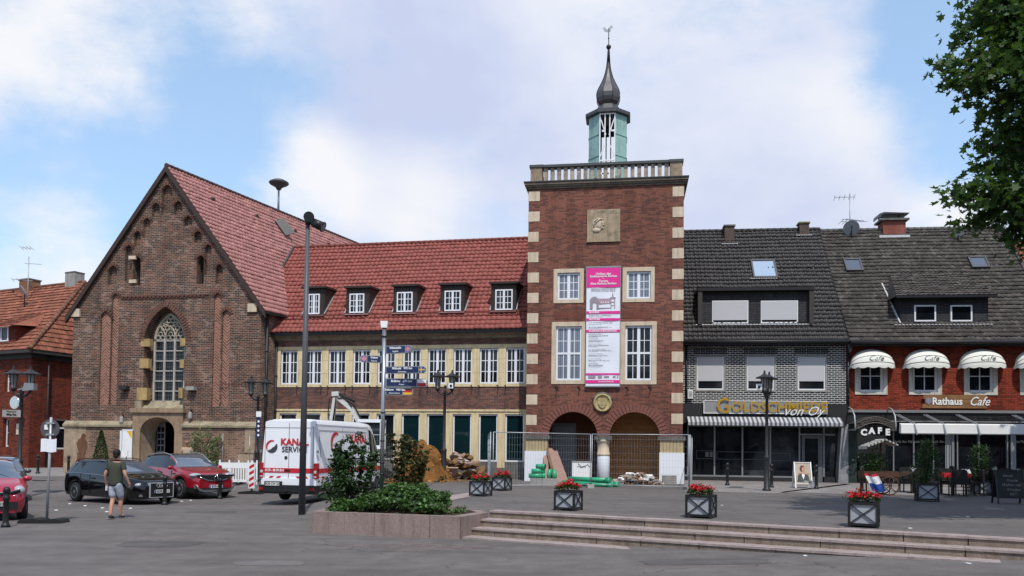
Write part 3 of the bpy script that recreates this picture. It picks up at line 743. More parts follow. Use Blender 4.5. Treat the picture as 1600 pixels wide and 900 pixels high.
 for a, c in ((117, 153), (188, 220), (290, 329), (346, 398)):
  a, c = F.u(a, 602), F.u(c, 602); n = int((c-a)/.17)
  for k in range(n): b.box(a+k*.17, a+k*.17+.09, -.02, -.001, sz2, sz2+.1)
 b.build('string_course', M['arch_dark'], root)
 # iron wall anchors
 # window arch of radiating bricks
 b = MB(); o = arch(gu0, gu1, gz0, gzs, gzt, 34, True)[2:]; c = (gu0+gu1)/2
 for k in range(len(o)-1):
  p, q = Vector((o[k][0], 0, o[k][1])), Vector((o[k+1][0], 0, o[k+1][1])); m_ = (p+q)/2; t_ = (q-p).normalized(); d = Vector((t_.z, 0, -t_.x))
  if d.dot(m_-Vector((c, 0, gzs))) < 0: d = -d
  b.beam(m_+Vector((0, -.01, 0)), m_+d*.3+Vector((0, -.01, 0)), .07, .03, up=(0, 1, 0))
 b.build('window_arch', M['arch_dark3'], root)
 b = MB(); zz = lambda y: F.z(257, y)
 for x_a, x_b, ya, yb in ((219, 233, 529, 541), (218, 232, 560, 575), (215, 231, 606, 625), (281, 288.5, 529, 541), (281, 287, 562, 575), (280, 286, 606, 622)):
  b.box(F.u(x_a, 580), F.u(x_b, 580), -.02, .25, zz(yb), zz(ya))
 b.build('jamb_stone', M['ochre'], root, split=True)
 b = MB(); su0, su1 = F.u(213, 640), F.u(286.5, 640); sz0, sz1 = zz(645), zz(627)
 b.prism([(-.22, sz0), (.5, sz0), (.5, sz1+.05), (.4, sz1+.05), (-.05, sz0+.2), (-.22, sz0+.14)], su0, su1, 'yz')
 b.box(su0-.02, gu0+.0, -.1, .1, sz0+.14, zz(626)); b.box(gu1, su1+.02, -.1, .1, sz0+.14, zz(626)); b.build('sloping_sill', M['sand'], root)
 # window: white stone mullions, transoms, tracery and leaded panes
 wu0, wu1 = F.u(233.5, 590), F.u(281, 590); wz0 = zz(626); wzs = zz(531); wzt = zz(489); v = .4
 w_ = MB(); w_.smooth = False
 for k in range(4):
  x = wu0+(wu1-wu0)*k/3; w_.box(x-.045, x+.045, v-.06, v+.1, wz0, wzs+.1)
 for k in range(7): z = wz0+(wzs-wz0)*k/6; w_.box(wu0, wu1, v-.03, v+.06, z-.025, z+.025)
 win = w_.build('gothic_window', M['mullion'], root)
 o = arch(wu0, wu1, wz0, wzs, wzt, 20, True); t = MB(); t.tube([(p[0], v, p[1]) for p in o[2:]], .08, 6)
 W = wu1-wu0; s3 = W/3; c = (wu0+wu1)/2
 def ring(cu, cz, r, n=14, a0=0, a1=2*math.pi, rr=.042): t.tube([(cu+r*math.cos(a0+(a1-a0)*k/n), v, cz+r*math.sin(a0+(a1-a0)*k/n)) for k in range(n+1)], rr, 5)
 for k in range(3):
  cu = wu0+s3*(k+.5); t.tube([(a_[0], v, a_[1]) for a_ in arch(cu-s3/2, cu+s3/2, wzs, wzs+.1, wzs+.72, 8, True)[2:]], .05, 5)
  for dx, dz in ((0, .33), (-.12, .15), (.12, .15)): ring(cu+dx, wzs+dz, .11, 10, rr=.03)
 hz = (wzt-wzs)
 for sgn in (-1, 1):
  cu = c+sgn*s3*.5; cz = wzs+hz*.52
  for a_ in (90, 210, 330): ring(cu+.13*math.cos(R(a_)), cz+.13*math.sin(R(a_)), .12, 10)
 cz = wzs+hz*.8
 for a_ in (90, 210, 330): ring(c+.12*math.cos(R(a_)), cz+.11*math.sin(R(a_)), .115, 10)
 t.tube([(c, v, wzs+.7), (c-s3*.8, v, wzs+hz*.66)], .04, 5); t.tube([(c, v, wzs+.7), (c+s3*.8, v, wzs+hz*.66)], .04, 5)
 t.build('tracery', M['tracery'], win)
 g = MB(); g.poly([(p[0], v+.03, p[1]) for p in arch(wu0, wu1, wz0, wzs, wzt, 16, True)]); g.build('leaded_pane', M['leaded'], win, fix=False)
 r_ = MB(); r_.poly([(gu0-.1, .56, gz0-.1), (gu1+.1, .56, gz0-.1), (gu1+.1, .56, gzt+.2), (gu0-.1, .56, gzt+.2)]); r_.build('window_back', M['brick_church_low'], root, fix=False)
 for r in slits:
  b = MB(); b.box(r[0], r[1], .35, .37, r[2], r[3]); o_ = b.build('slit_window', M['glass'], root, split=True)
  b = MB();
  for k in range(1, 3): x = r[0]+(r[1]-r[0])*k/3; b.box(x-.012, x+.012, .32, .34, r[2], r[3])
  for k in range(1, 6): z = r[2]+(r[3]-r[2])*k/6; b.box(r[0], r[1], .321, .339, z-.012, z+.012)
  b.build('bars', M['iron'], o_)
 b = MB();
 for x, y in ((203.5, 404), (204, 441)): u_, z_ = H(x, y); b.box(u_-.05, u_+.33, -.06, .05, z_-.05, z_+.12)
 for x, y in ((119, 486), (395, 478)): u_, z_ = H(x, y); b.box(u_-.22, u_+.25, -.1, .1, z_-.3, z_+.1)
 b.build('white_stone', M['cream2'], root, split=True)
 # portal
 b = MB(); fz = F.z(248, 645)
 b.box(du0-.42, du0-.0, -.16, .12, z_b, fz); b.box(du1, du1+.42, -.16, .12, z_b, fz);
 ot = arch(du0, du1, z_b, dzs, dzt, 12); pts = [(du0-.0, dzs), (du0, fz), (du1, fz), (du1, dzs)]
 poly = [(du0, fz)]+[(p[0], p[1]) for p in ot[2:]][::-1]+[(du1, fz)]
 b.prism(poly, -.16, .12, 'xz'); b.box(du0-.5, du1+.5, -.26, .1, fz+.002, fz+.22)
 b.build('portal_frame', M['portal'], root)
 b = MB(); iu0, iu1 = F.u(242.5, 700, .9), F.u(273.5, 700, .9); izt = F.z(259, 659, .9)
 oi = arch(iu0, iu1, z_b, izt-.7, izt, 12)
 for p, q, p2, q2 in zip(ot, ot[1:]+ot[:1], oi, oi[1:]+oi[:1]): b.poly([(p[0], .0, p[1]), (q[0], .0, q[1]), (q2[0], .9, q2[1]), (p2[0], .9, p2[1])])
 b.build('splayed_reveal', M['sand_w'], root, fix=False)
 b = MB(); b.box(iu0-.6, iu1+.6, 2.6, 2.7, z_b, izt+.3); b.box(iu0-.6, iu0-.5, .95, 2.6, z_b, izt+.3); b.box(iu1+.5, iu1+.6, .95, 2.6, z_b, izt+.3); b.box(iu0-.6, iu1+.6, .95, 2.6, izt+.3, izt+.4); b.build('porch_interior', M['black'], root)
 b = MB(); m_ = iu0+(iu1-iu0)*.42; b.box(iu0, m_, 1.0, 1.06, z_b, izt)
 door = b.build('door', M['grey'], root)
 b = MB()
 for k in range(2):
  for j in range(7):
   a = iu0+.06+(m_-iu0-.06)*k/2; zz_ = .1+j*(izt-.3)/7; b.box(a, a+(m_-iu0)/2-.08, .985, .999, zz_, zz_+(izt-.3)/7-.07)
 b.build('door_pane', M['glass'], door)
 b = MB(); b.box(ib[0], ib[1], .10, .12, ib[2], ib[3]); b.build('side_opening', M['glass'], root)
 # roof
 z1 = ap[1]; A = Vector((ur+.35, -.25, er[1]+.02)); rdir = ddir
 sl = (er[1]-ap[1])/(ur-ap[0]); ov = .3
 ze = er[1]+sl*ov+.12; Ar = (ur+ov, -.15, ze); Br = (ur+ov+e.x, e.y, ze); Dr = (ap[0], -.15, ap[1]+.2); Cr = (ap[0]+e.x, e.y, ap[1]+.2)
 rb = MB(); tile_roof(rb, Br, Ar, Dr, Cr, .21, .30, .055, .035)
 slL = (el[1]-ap[1])/(ul-ap[0]); Al = (ul-.35, -.15, el[1]-slL*.35+.12); Bl = (ul-.35+e.x, e.y, Al[2])
 tile_roof(rb, Al, Bl, Cr, Dr, .21, .30, .055, .035)
 roof = rb.build('roof', M['tile_church'], root, fix=False)
 b = MB(); ridge_tiles(b, Dr, Cr, .11); b.build('ridge', M['tile_dark_plain'], roof)
 b = MB()
 for P, Q in ((Al, Dr), (Ar, Dr)):
  P, Q = Vector(P), Vector(Q); n = (Q-P).normalized(); k = 1 if P.x < Q.x else -1
  lo = Vector((0, 0, -.34)); f0 = Vector((0, -.03, .02)); f1 = Vector((0, .12, .02))
  i = [b.av(p) for p in (P+f0, Q+f0, Q+f0+lo, P+f0+lo, P+f1, Q+f1, Q+f1+lo, P+f1+lo)]
  for f in ((0,1,2,3),(4,5,6,7),(0,1,5,4),(3,2,6,7),(0,3,7,4),(1,2,6,5)): b.af([i[q] for q in f])
 b.build('bargeboard', M['verge'], roof)
 b = MB()
 for k in range(5):   # ventilation dots high on the slope
  P = Vector(Dr)+Vector(rdir)*(2+3.2*k)+Vector((.9, 0, .9*sl)); b.box(P.x-.1, P.x+.1, P.y-.1, P.y+.1, P.z+.0, P.z+.12)
 b.build('vent_tile', M['tile_dark_plain'], roof, split=True)
 # roof hatch, open
 pr = F.plane(440, 358, Ar, Vector((Br[0]-Ar[0], Br[1]-Ar[1], 0)).cross(Vector(Dr)-Vector(Ar)))
 b = MB(); b.M = Matrix.Translation(pr); dn = Vector((1, 0, sl)).normalized(); rd = Vector(rdir); nn = rd.cross(dn).normalized(); nn = nn if nn.z > 0 else -nn
 a_, b_, c_, d_ = dn*-.4+nn*.08-rd*.35, dn*.7+nn*.08-rd*.35, dn*.7+nn*.45+rd*.05, dn*-.4+nn*.45+rd*.05
 b.prism([(0, 0)], 0, 0) if 0 else None
 i = [b.av(p) for p in (a_, b_, c_, d_, a_+nn*.06, b_+nn*.06, c_+nn*.06, d_+nn*.06)]
 for f in ((0,1,2,3),(4,5,6,7),(0,1,5,4),(1,2,6,5),(2,3,7,6),(3,0,4,7)): b.af([i[q] for q in f])
 b.build('roof_hatch', M['iron'], roof)
 # small wall things (two white lamps beside the portal, conduit)
 gutter_down(root, ur+.18, -.3, er[1]-.1, .32, 'iron', .06)
 b = MB(); gz = ze-.05; b.beam((ur+ov-.02, -.1, gz), (ur+ov+e.x-.02, e.y, gz), .12, .1); b.build('gutter', M['iron'], root)
 return root, ze, sl, Dr, rdir
def chevron(name, c1, c2, mortar):
 t = NT(name, .85, .15); sp = t.n('ShaderNodeSeparateXYZ'); t.l(t.obj(), sp.inputs[0]); x, z = sp.outputs[0], sp.outputs[2]
 tri = t.math('PINGPONG', x, .2); h = t.math('ADD', z, tri); f = t.math('FRACT', t.math('DIVIDE', h, .15)); m = t.math('LESS_THAN', f, .26)
 wn = t.n('ShaderNodeTexWhiteNoise', noise_dimensions='2D'); cc = t.n('ShaderNodeCombineXYZ'); t.l(t.math('FLOOR', t.math('DIVIDE', h, .15)), cc.inputs[0]); t.l(t.math('FLOOR', t.math('DIVIDE', x, .2)), cc.inputs[1]); t.l(cc.outputs[0], wn.inputs['Vector'])
 t.color(t.mix(m, t.ramp(wn.outputs['Value'], [(0, c1), (1, c2)]), mortar)); t.bump(t.math('SUBTRACT', 1, m), .4, .01); return t.mat
M['sand_w'] = stone('weathered_corner_stone', (.36, .27, .19), .35)
M['herring'] = chevron('herringbone_brick', (.15, .06, .042), (.30, .125, .085), (.36, .28, .22))
M['arch_dark'] = plain('dark_arch_brick', (.12, .06, .047), .85, .1, var=.5, scale=18)
M['arch_dark3'] = plain('church_arch_brick', (.15, .075, .055), .85, .1, var=.5, scale=18)
M['mullion'] = stone('pale_mullion', (.42, .40, .36), .15, bump=.1); M['tracery'] = stone('tracery_stone', (.36, .32, .25), .25, bump=.2)
M['portal'] = stone('portal_sandstone', (.32, .225, .15), .25)
M['verge'] = plain('verge_board', (.055, .035, .03), .7, .2, var=.25); M['tile_dark_plain'] = plain('ridge_tile', (.07, .04, .035), .7, .2, var=.4)
def leaded():
 t = NT('leaded_glass', .15, .3); sp = t.n('ShaderNodeSeparateXYZ'); t.l(t.obj(), sp.inputs[0])
 a = t.math('LESS_THAN', t.math('FRACT', t.math('MULTIPLY', sp.outputs[0], 7.3)), .13); b = t.math('LESS_THAN', t.math('FRACT', t.math('MULTIPLY', sp.outputs[2], 5)), .10)
 t.color(t.mix(t.math('MAXIMUM', a, b), (.006, .007, .01), (.07, .075, .075))); return t.mat
M['leaded'] = leaded()
church_root, ch_ze, ch_sl, ch_ridge, ch_rd = church()
# ================================================================== long wing
def wing():
 F = WG; root = froot('town_hall_wing', F, 'long two-storey brick wing with cream window bands and red tiled roof with dormers', 'building')
 ul = F.u(428, 740); ur = F.u(833, 740); zb = -.5
 ze = (F.z(430, 520)+F.z(820, 517))/2-.05
 # window columns
 xs = [(439, 465), (474.5, 501), (511, 538), (548, 576), (587, 614.5), (626.5, 654.5), (666, 694.5), (706.5, 736), (748, 778), (790, 820.5)]
 us = [(F.u(a, 575), F.u(b, 575)) for a, b in xs]; c0 = sum(us[0])/2; c9 = sum(us[9])/2; hw = .5*sum(b-a for a, b in us)/10
 cs = [c0+(c9-c0)*k/9 for k in range(10)]
 zu0, zu1 = (F.z(451, 601)+F.z(805, 599))/2, (F.z(451, 547)+F.z(805, 544))/2
 zl1 = (F.z(451, 647)+F.z(805, 646))/2; zl0 = F.z(755, 721)
 holes = [rc((c-hw, c+hw, zu0, zu1)) for c in cs]+[rc((c-hw, c+hw, zl0, zl1)) for c in cs]
 b = MB(); b.holed(rc((ul, ur, zb, ze)), holes, 0, .2); b.box(ul, ul+.1, 0.01, 9, zb, ze); b.box(ul, ur, 8.9, 9, zb, ze)
 b.build('wall', M['brick_wing'], root)
 # surrounds: a flat stone band around each row of windows
 ub0, ub1 = (F.z(451, 604)+F.z(805, 603.5))/2-.02, (F.z(451, 541.5)+F.z(805, 538))/2
 b = MB(); ua, ue = F.u(433, 575), ur
 b.holed(rc((ua, ue, ub0, ub1)), [rc((c-hw, c+hw, zu0, zu1)) for c in cs], -.03, .2, rim=.04)
 lb1 = (F.z(451, 641)+F.z(805, 640))/2
 for k in range(9):
  b.box(cs[k]+hw, cs[k+1]-hw, -.03, .05, zl0-.28, zl1)
 b.box(ua, cs[0]-hw, -.03, .05, zl0-.28, zl1); b.box(cs[9]+hw, ur, -.03, .05, zl0-.28, zl1)
 b.box(ua, ue, -.03, .05, zl1+.0005, lb1); b.box(ua-.02, ue, -.07, -.031, lb1-.06, lb1+.03)
 b.build('window_surround', M['cream'], root)
 b = MB()
 for k in range(9):
  m_ = (cs[k]+cs[k+1])/2; b.box(m_-.006, m_+.006, -.034, -.029, zu1+.02, ub1-.01); b.box(m_-.006, m_+.006, -.034, -.029, zl1+.03, lb1-.01)
  for z in (zu0+.5, zu0+1.15): b.box(cs[k]+hw+.005, cs[k+1]-hw-.005, -.033, -.029, z, z+.01)
 b.build('surround_joints', M['sand'], root)
 for i, c in enumerate(cs):
  window(root, (c-hw, c+hw, zu0, zu1), .05, 2, 2, 3, .075, sill='grey', bar=.035, casw=.12)
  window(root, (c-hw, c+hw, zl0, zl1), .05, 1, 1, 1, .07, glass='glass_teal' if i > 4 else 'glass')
 b = MB(); b.box(ua, ur, -.022, .04, zb, zl0-.01)
 b.build('plinth', M['darkstone'], root)
 b = MB(); c0_, c1_ = (F.z(451, 533)+F.z(805, 530))/2, ze
 b.prism([(-.02, c0_), (.1, c0_), (.1, c1_), (-.34, c1_), (-.34, c1_-.12), (-.16, c1_-.2), (-.10, c0_+.04)], ul, ur, 'yz'); b.build('cornice', M['sand2'], root)
 b = MB(); b.box(ul-.1, ur, -.46, -.345, c1_-.08, c1_+.05); b.build('gutter', M['iron'], root)
 # iron anchors
 b = MB(); za = (zu0+lb1)/2+.35
 for k in range(9):
  for dx in (-.18, .18):
   m_ = (cs[k]+cs[k+1])/2+dx; b.beam((m_, -.02, za+.22), (m_-.03, -.02, za-.22), .03); b.beam((m_-.08, -.02, za+.2), (m_+.06, -.02, za+.1), .03)
 b.build('wall_anchor', M['iron'], root, split=True)
 # roof: eave line, ridge at half depth
 vr = 4.2; zr = (F.z(470, 388, vr)+F.z(815, 373, vr))/2; sl = (zr-ze)/(vr+.5)
 A = (ul-.0, -.5, ze+.03); B = (ur+.1, -.5, ze+.03)
 uL = F.u(460, 389, vr); C = (ur+.1, vr, zr); D = (uL, vr, zr)
 def clip(s, t): return True
 b = MB(); n = Vector((0, -sl, 1)).normalized()
 lw = F.plane(458, 483, (0, -.5, ze+.03), n)
 ulow = lw.x
 tl = (lw.y+.5)/(vr+.5)
 A2 = (uL, -.5, ze+.03)
 tile_roof(b, (uL, -.5, ze+.03), B, C, (uL, vr, zr), .24, .31, .05, .03)
 tile_roof(b, A, (uL, -.5, ze+.03), (uL, -.5+(vr+.5)*tl, ze+.03+(zr-ze)*tl), (ul, -.5+(vr+.5)*tl, ze+.03+(zr-ze)*tl), .24, .31, .05, .03, clip=lambda s, t: t < s*1.05+.1)
 tile_roof(b, (ur+.1, 9, ze), (uL, 9, ze), (uL, vr, zr), C, .24, .31, .05, .03)
 roof = b.build('roof', M['tile_wing'], root, fix=False)
 b = MB(); ridge_tiles(b, (uL, vr, zr+.03), (ur, vr, zr+.03), .1); b.build('ridge', M['tile_dark_plain2'], roof)
 b = MB(); b.poly([(uL+.02, -.3, ze-.05), (uL+.02, vr, zr-.03), (uL+.02, 9, ze)]); b.beam((uL-.02, -.5+(vr+.5)*tl, ze+.1+(zr-ze)*tl), (uL-.02, vr, zr+.08), .1, .12); b.build('verge', M['slate'], roof, fix=False)
 b = MB(); z_ = ze+.75; v_ = -.5+.75/sl;
 b.tube([(uL-.3, v_-.12, z_+.16), (ur, v_-.12, z_+.16)], .025, 5)
 k = uL
 while k < ur: b.beam((k, v_-.12, z_+.17), (k, v_, z_), .03); k += .7
 b.build('snow_guard', M['tile_dark_plain2'], roof)
 # dormers
 for k, (x0, x1, yt, yb, w0, w1) in enumerate(((475, 507, 451, 493, 482.5, 500), (541.5, 576.5, 450.5, 491, 546.7, 569.5), (615.5, 651, 448, 489.5, 620.5, 645), (688.6, 726, 445.8, 488, 695, 720.3), (768, 806, 444, 486.5, 774.2, 801.2))):
  bp = F.plane((x0+x1)/2, yb, (0, -.5, ze+.03), n); vd = bp.y; zb_ = bp.z; u0, u1 = F.u(x0, 470, vd), F.u(x1, 470, vd); zt = F.z((x0+x1)/2, yt, vd)
  d = MB(); vb = vd+(zt+.12-zb_)/sl
  d.box(u0, u1, vd, vd+.06, zb_-.02, zt)
  for u_ in (u0, u1): d.prism([(vd, zb_-.1), (vd, zt), (vb, zt+.06), (vb-.0, zt-.05)], u_-.02, u_+.02, 'yz')
  dm = d.build('dormer', M['dark_wood'], root)
  d = MB(); d.prism([(vd-.16, zt), (vd-.16, zt+.1), (vb+.15, zt+.2), (vb+.15, zt+.1)], u0-.1, u1+.1, 'yz'); d.build('flat_roof', M['dark_wood'], dm)
  wz0, wz1 = F.z((w0+w1)/2, yb-2, vd), F.z((w0+w1)/2, yt+8.5, vd)
  window(dm, (F.u(w0, 470, vd), F.u(w1, 470, vd), wz0, wz1), vd-.06, 2, 2, 3, .06, bar=.03, casw=.1)
  d = MB(); d.box(u0-.05, u1+.05, vd-.2, vd, zb_-.08, zb_-.02)
  for u_ in (u0-.05, u1+.05): d.beam((u_, vd-.1, zb_+.05), (u_, vb, zt+.05), .05, .04)
  d.build('flashing', M['zinc'], dm)
 gutter_down(root, F.u(431.5, 640), -.3, c0_, -.1, 'iron', .06)
M['sand2'] = stone('cornice_stone', (.24, .185, .135), .3); M['tile_dark_plain2'] = plain('ridge_red', (.17, .05, .04), .7, .2, var=.4)
wing()
# ================================================================== tower
def tower():
 F = TW; root = froot('brick_tower', F, 'square town hall tower of dark red brick with pale quoins, arcade and onion lantern', 'tower')
 ul, ur = F.u(824, 500), F.u(1067.5, 500); W = ur-ul; D = W; zb = -.5; zt = (F.z(830, 296)+F.z(1065, 288))/2
 # arches
 zsp = F.z(940, 683); ztop = (F.z(895, 643.5)+F.z(992, 644))/2
 a1 = (F.u(857, 690), F.u(933.5, 690)); a2 = (F.u(952, 690), F.u(1031, 690))
 zim = F.z(940, 687); A1 = arch(a1[0], a1[1], zb+.01, zsp, ztop, 22)[2:]; A2 = arch(a2[0], a2[1], zb+.01, zsp, ztop, 22)[2:]
 hA = [[(a1[0], zb+.01), (a2[1], zb+.01)]+A2+[(a2[0], zim), (a1[1], zim)]+A1]
 wins = []
 def wr(x0, x1, y0, y1): u0, u1, z0, z1 = F.rect(x0, x1, y0, y1); return (u0, u1, z0, z1)
 L1 = wr(871, 906, 426, 468.5); R1 = wr(979.3, 1017, 424, 466.5); L2 = wr(868.5, 909, 510, 593.5); R2 = wr(977, 1018.8, 508.5, 595)
 for q in ((L1, R1), (L2, R2)):
  a, b_ = q; z0, z1 = (a[2]+b_[2])/2, (a[3]+b_[3])/2
  wins += [(a[0], a[1], z0, z1), (b_[0], b_[1], z0, z1)]
 b = MB(); b.holed(rc((ul, ur, zb, zt)), hA+[rc(w_) for w_ in wins], 0, .3)
 # loggia depth
 b.box(ul, ul+.02, .01, D, zb, zt); b.box(ur-.02, ur, .01, D, zb, zt); b.box(ul, ur, D, D+.02, zb, zt)
 b.build('wall', M['brick_tower'], root)
 b = MB()
 for (a0, a1_) in (a1, a2):
  c = (a0+a1_)/2; r0 = (a1_-a0)/2; n = 25
  for k in range(n):
   t0 = math.pi*k/n+.012; t1 = math.pi*(k+1)/n-.012; r1 = r0+.36
   if (c+r1*math.cos((t0+t1)/2)-((a1[1]+a2[0])/2))*(c-((a1[1]+a2[0])/2)) < 0.02: r1 = r0+.2
   b.prism([(c+r*math.cos(t), zsp+(ztop-zsp)/r0*r*math.sin(t)) for r, t in ((r0+.001, t0), (r0+.001, t1), (r1, t1), (r1, t0))], -.025, .03, 'xz')
 b.build('arch_ring', M['brick_arch2'], root)
 # quoins
 b = MB(); r = random.Random(2)
 for x0, x1, xc in ((825.5, 841, 833), (1050, 1067, 1059)):
  u0, u1 = (ul-.004, F.u(x1, 480)) if x0 < 900 else (F.u(x0, 480), ur+.004)
  ys = 306.5 if x0 < 900 else 298.5; dy = 31.75 if x0 < 900 else 32.3
  for k in range(12):
   if k == 11 and x0 > 900: pass
   z1 = F.z(xc, ys+dy*k-7.5); z0 = z1-.44
   e = r.uniform(-.02, .02); b.box(u0, u1+(e if x0 < 900 else 0), -.012, .1, z0, z1)
   if x0 > 900: b.box(ur-.1, ur+.012, .0, .5, z0, z1)
   else: b.box(ul-.012, ul+.1, 0, .5, z0, z1)
 b.build('quoin', M['cream2'], root, split=True)
 # piers and column
 b = MB(); z1 = F.z(940, 681); z0 = F.z(940, 687)
 for x0, x1 in ((820, 859), (1028, 1071)): b.box(F.u(x0, 685), F.u(x1, 685), -.12, .45, z0, z1);
 b.box(F.u(929, 685), F.u(956, 685), -.1, .5, z0, z1); b.build('impost', M['darkstone'], root, split=True)
 zc = F.z(940, 706)
 for x0, x1 in ((822, 856), (1031, 1068)):
  b = MB(); u0, u1 = F.u(x0, 700), F.u(x1, 700); n = 7
  for k in range(n): b.box(u0+(u1-u0)*k/n, u0+(u1-u0)*(k+1)/n-.012, -.06, -.003, zc, z0)
  b.build('protective_boards', M['wood_pale'], root)
 b = MB()
 for x0, x1 in ((820, 857), (1030, 1069)): b.box(F.u(x0, 725), F.u(x1, 725), -.1, -.004, zb, zc)
 b.build('white_wrapping', M['wrap'], root, split=True)
 b = MB(); c = (a1[1]+a2[0])/2; z_ = z0
 b.lathe([(.33, z_), (.33, z_-.05), (.28, z_-.12), (.26, z_-.18), (.26, zc-.05), (.285, zc-.07), (.285, zc-.16), (.26, zc-.18)], (c, .22, 0), 18); col = b.build('column', M['cream2'], root)
 b = MB(); b.lathe([(.265, zc-.17), (.275, zc-.2), (.285, zb)], (c, .22, 0), 16); b.build('white_wrapping', M['wrap'], col)
 # loggia
 lz = ztop+.6; v0, v1 = 2.2, 2.25
 b = MB(); b.box(ul+.3, c+.05, v0, v1, zb, lz); b.box(ul+.3, ur-.3, .3, v0, lz, lz+.05); b.box(ul+.28, ul+.3, .3, v0, zb, lz); b.box(ur-.3, ur-.28, .3, v0, zb, lz); b.build('loggia_wall', M['loggia'], root)
 b = MB(); n = 16;
 for k in range(n): z0_ = zb+(lz-zb)*k/n; b.box(c-.1, ur-.3, 1.95+.003*(k % 2), 2.0, z0_, z0_+(lz-zb)/n-.01)
 b.box(c+.1, c+.14, .6, 2.2, zb, lz); b.build('board_partition', M['ply'], root)
 b = MB(); dr = F.rect(862, 900, 661, 742, v0)
 b.box(dr[0], dr[1], v0-.08, v0-.01, -.3, dr[3]); d = b.build('loggia_door', M['grey_door'], root)
 b = MB(); b.box(dr[0]+.12, dr[1]-.12, v0-.1, v0-.081, .2, dr[3]-.15); b.build('door_panel', M['grey_door2'], d)
 b = MB(); b.ball((dr[0]+.1, v0-.13, 1.0), .04, 8, 5); b.build('handle', M['steel'], d)
 b = MB(); b.box(ul+.3, ur-.3, .3, v0, -.3, .012); b.build('loggia_floor', M['darkstone'], root)
 b = MB(); b.box(c+.2, ur-.3, .3, .6, zsp-.1, zsp);
 # window surrounds
 b = MB()
 for (x0, x1, y0, y1), w_ in zip(((865, 912, 420, 473.5), (972.7, 1022.8, 417.5, 472), (861.8, 914, 503, 600), (969, 1026, 502.5, 600.5)), wins):
  o = wr(x0, x1, y0, y1); zc_ = (w_[2]+w_[3])/2; o = (o[0], o[1], o[2]+(0), o[3]); b.holed(rc(o), [rc(w_)], -.025, .2, rim=.03)
 b.build('window_surround', M['cream2'], root, split=True)
 for k, w_ in enumerate(wins):
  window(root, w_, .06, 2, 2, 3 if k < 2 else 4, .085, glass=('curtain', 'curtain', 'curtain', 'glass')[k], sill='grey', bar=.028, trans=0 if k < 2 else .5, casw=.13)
 # soldier courses
 for x0, x1, y in ((866, 912, 492), (973, 1020, 491)):
  b = MB(); u0, u1 = F.u(x0, y), F.u(x1, y); zc_ = F.z((x0+x1)/2, y); n = 16
  for k in range(n):
   s = (k+.5)/n-.5; x = u0+(u1-u0)*(k+.5)/n; b.beam((x-s*.06, -.008, zc_-.17-.0*s), (x+s*.10, -.008, zc_+.2-.25*s*s), .05, .02, up=(0, 1, 0))
  b.build('relieving_arch', M['arch_dark2'], root)
 # plaque with portrait relief
 pr = F.rect(917.5, 969, 327.5, 376.5); b = MB(); b.box(pr[0], pr[1], -.06, .02, pr[2], pr[3]); b.box(pr[0]-.03, pr[1]+.03, -.075, .02, pr[2]-.05, pr[2]-.002)
 pq = b.build('plaque', M['plaque'], root)
 b = MB(); cu = pr[0]+(pr[1]-pr[0])*.36; cz = pr[2]+(pr[3]-pr[2])*.52
 b.M = Matrix.Translation((cu, -.07, cz))
 b.ball((0, 0, .04), .23, 14, 8, (.85, .3, 1.05)); b.ball((.17, -.02, .0), .1, 8, 6, (.7, .4, .8)); b.ball((.12, 0, -.16), .1, 8, 6, (1, .4, .7)); b.ball((-.18, 0, .02), .15, 8, 6, (.6, .4, 1.4)); b.ball((-.1, 0, -.25), .18, 8, 6, (1.1, .3, .6)); b.ball((.21, -.04, .06), .035, 6, 5)
 b.tube([(-.2, -.06, .1), (-.05, -.09, .24), (.15, -.06, .2)], .03, 5); b.tube([(-.22, -.05, -.05), (-.1, -.09, .1), (.05, -.09, .22)], .025, 5); b.tube([(.1, -.09, .07), (.18, -.08, .08)], .012, 4); b.tube([(.1, -.08, -.1), (.19, -.06, -.1)], .012, 4)
 b.build('portrait_relief', M['cream2'], pq)
 b = MB(); r = random.Random(9)
 for row in range(3):
  x = pr[0]+(pr[1]-pr[0])*(.3 if row == 0 else .62);
  while x < pr[1]-.1:
   z = pr[3]-.2-row*.28-(.4 if row == 2 else 0); h = .15; b.box(x, x+.022, -.068, -.058, z, z+h)
   if r.random() < .6: b.box(x, x+.07, -.068, -.058, z+h*r.choice((0, .45, .85)), z+h*.12+h*r.choice((0, .45, .85))+.01)
   x += .115
 b.build('carved_inscription', M['sand'], pq)
 # crest
 cu, cz = F.hit(941.5, 629.5); b = MB(); b.lathe([(.40, 0), (.40, -.08), (.37, -.12), (.33, -.12), (.31, -.07), (.0, -.07)], (cu, 0, cz), 28, ax='Y');
 cr = b.build('crest', M['crest'], root)
 b = MB(); b.prism([(cu-.2, cz+.2), (cu+.2, cz+.2), (cu+.2, cz-.02), (cu+.13, cz-.17), (cu, cz-.25), (cu-.13, cz-.17), (cu-.2, cz-.02)], -.11, -.07, 'xz')
 for dx in (-.12, 0, .12): b.box(cu+dx-.035, cu+dx+.035, -.125, -.11, cz-.1, cz+.12); b.prism([(cu+dx-.05, cz+.12), (cu+dx+.05, cz+.12), (cu+dx, cz+.18)], -.125, -.11, 'xz')
 b.build('shield', M['crest'], cr)
 b = MB(); b.tube([(cu+.42*math.cos(a), -.04, cz+.42*math.sin(a)) for a in [R(20+14*k) for k in range(11)]], .05, 6); b.build('crest_hood', M['darkstone'], cr)
 # iron anchors under the windows
 b = MB()
 for x in (870, 905, 980, 1016): u_, z_ = F.hit(x, 610); b.beam((u_+.03, -.03, z_+.2), (u_-.04, -.03, z_-.2), .03); b.beam((u_-.08, -.03, z_+.18), (u_+.06, -.03, z_+.06), .03)
 b.build('wall_anchor', M['iron'], root, split=True)
 # cornice
 zc0 = zt; b = MB(); o = .17
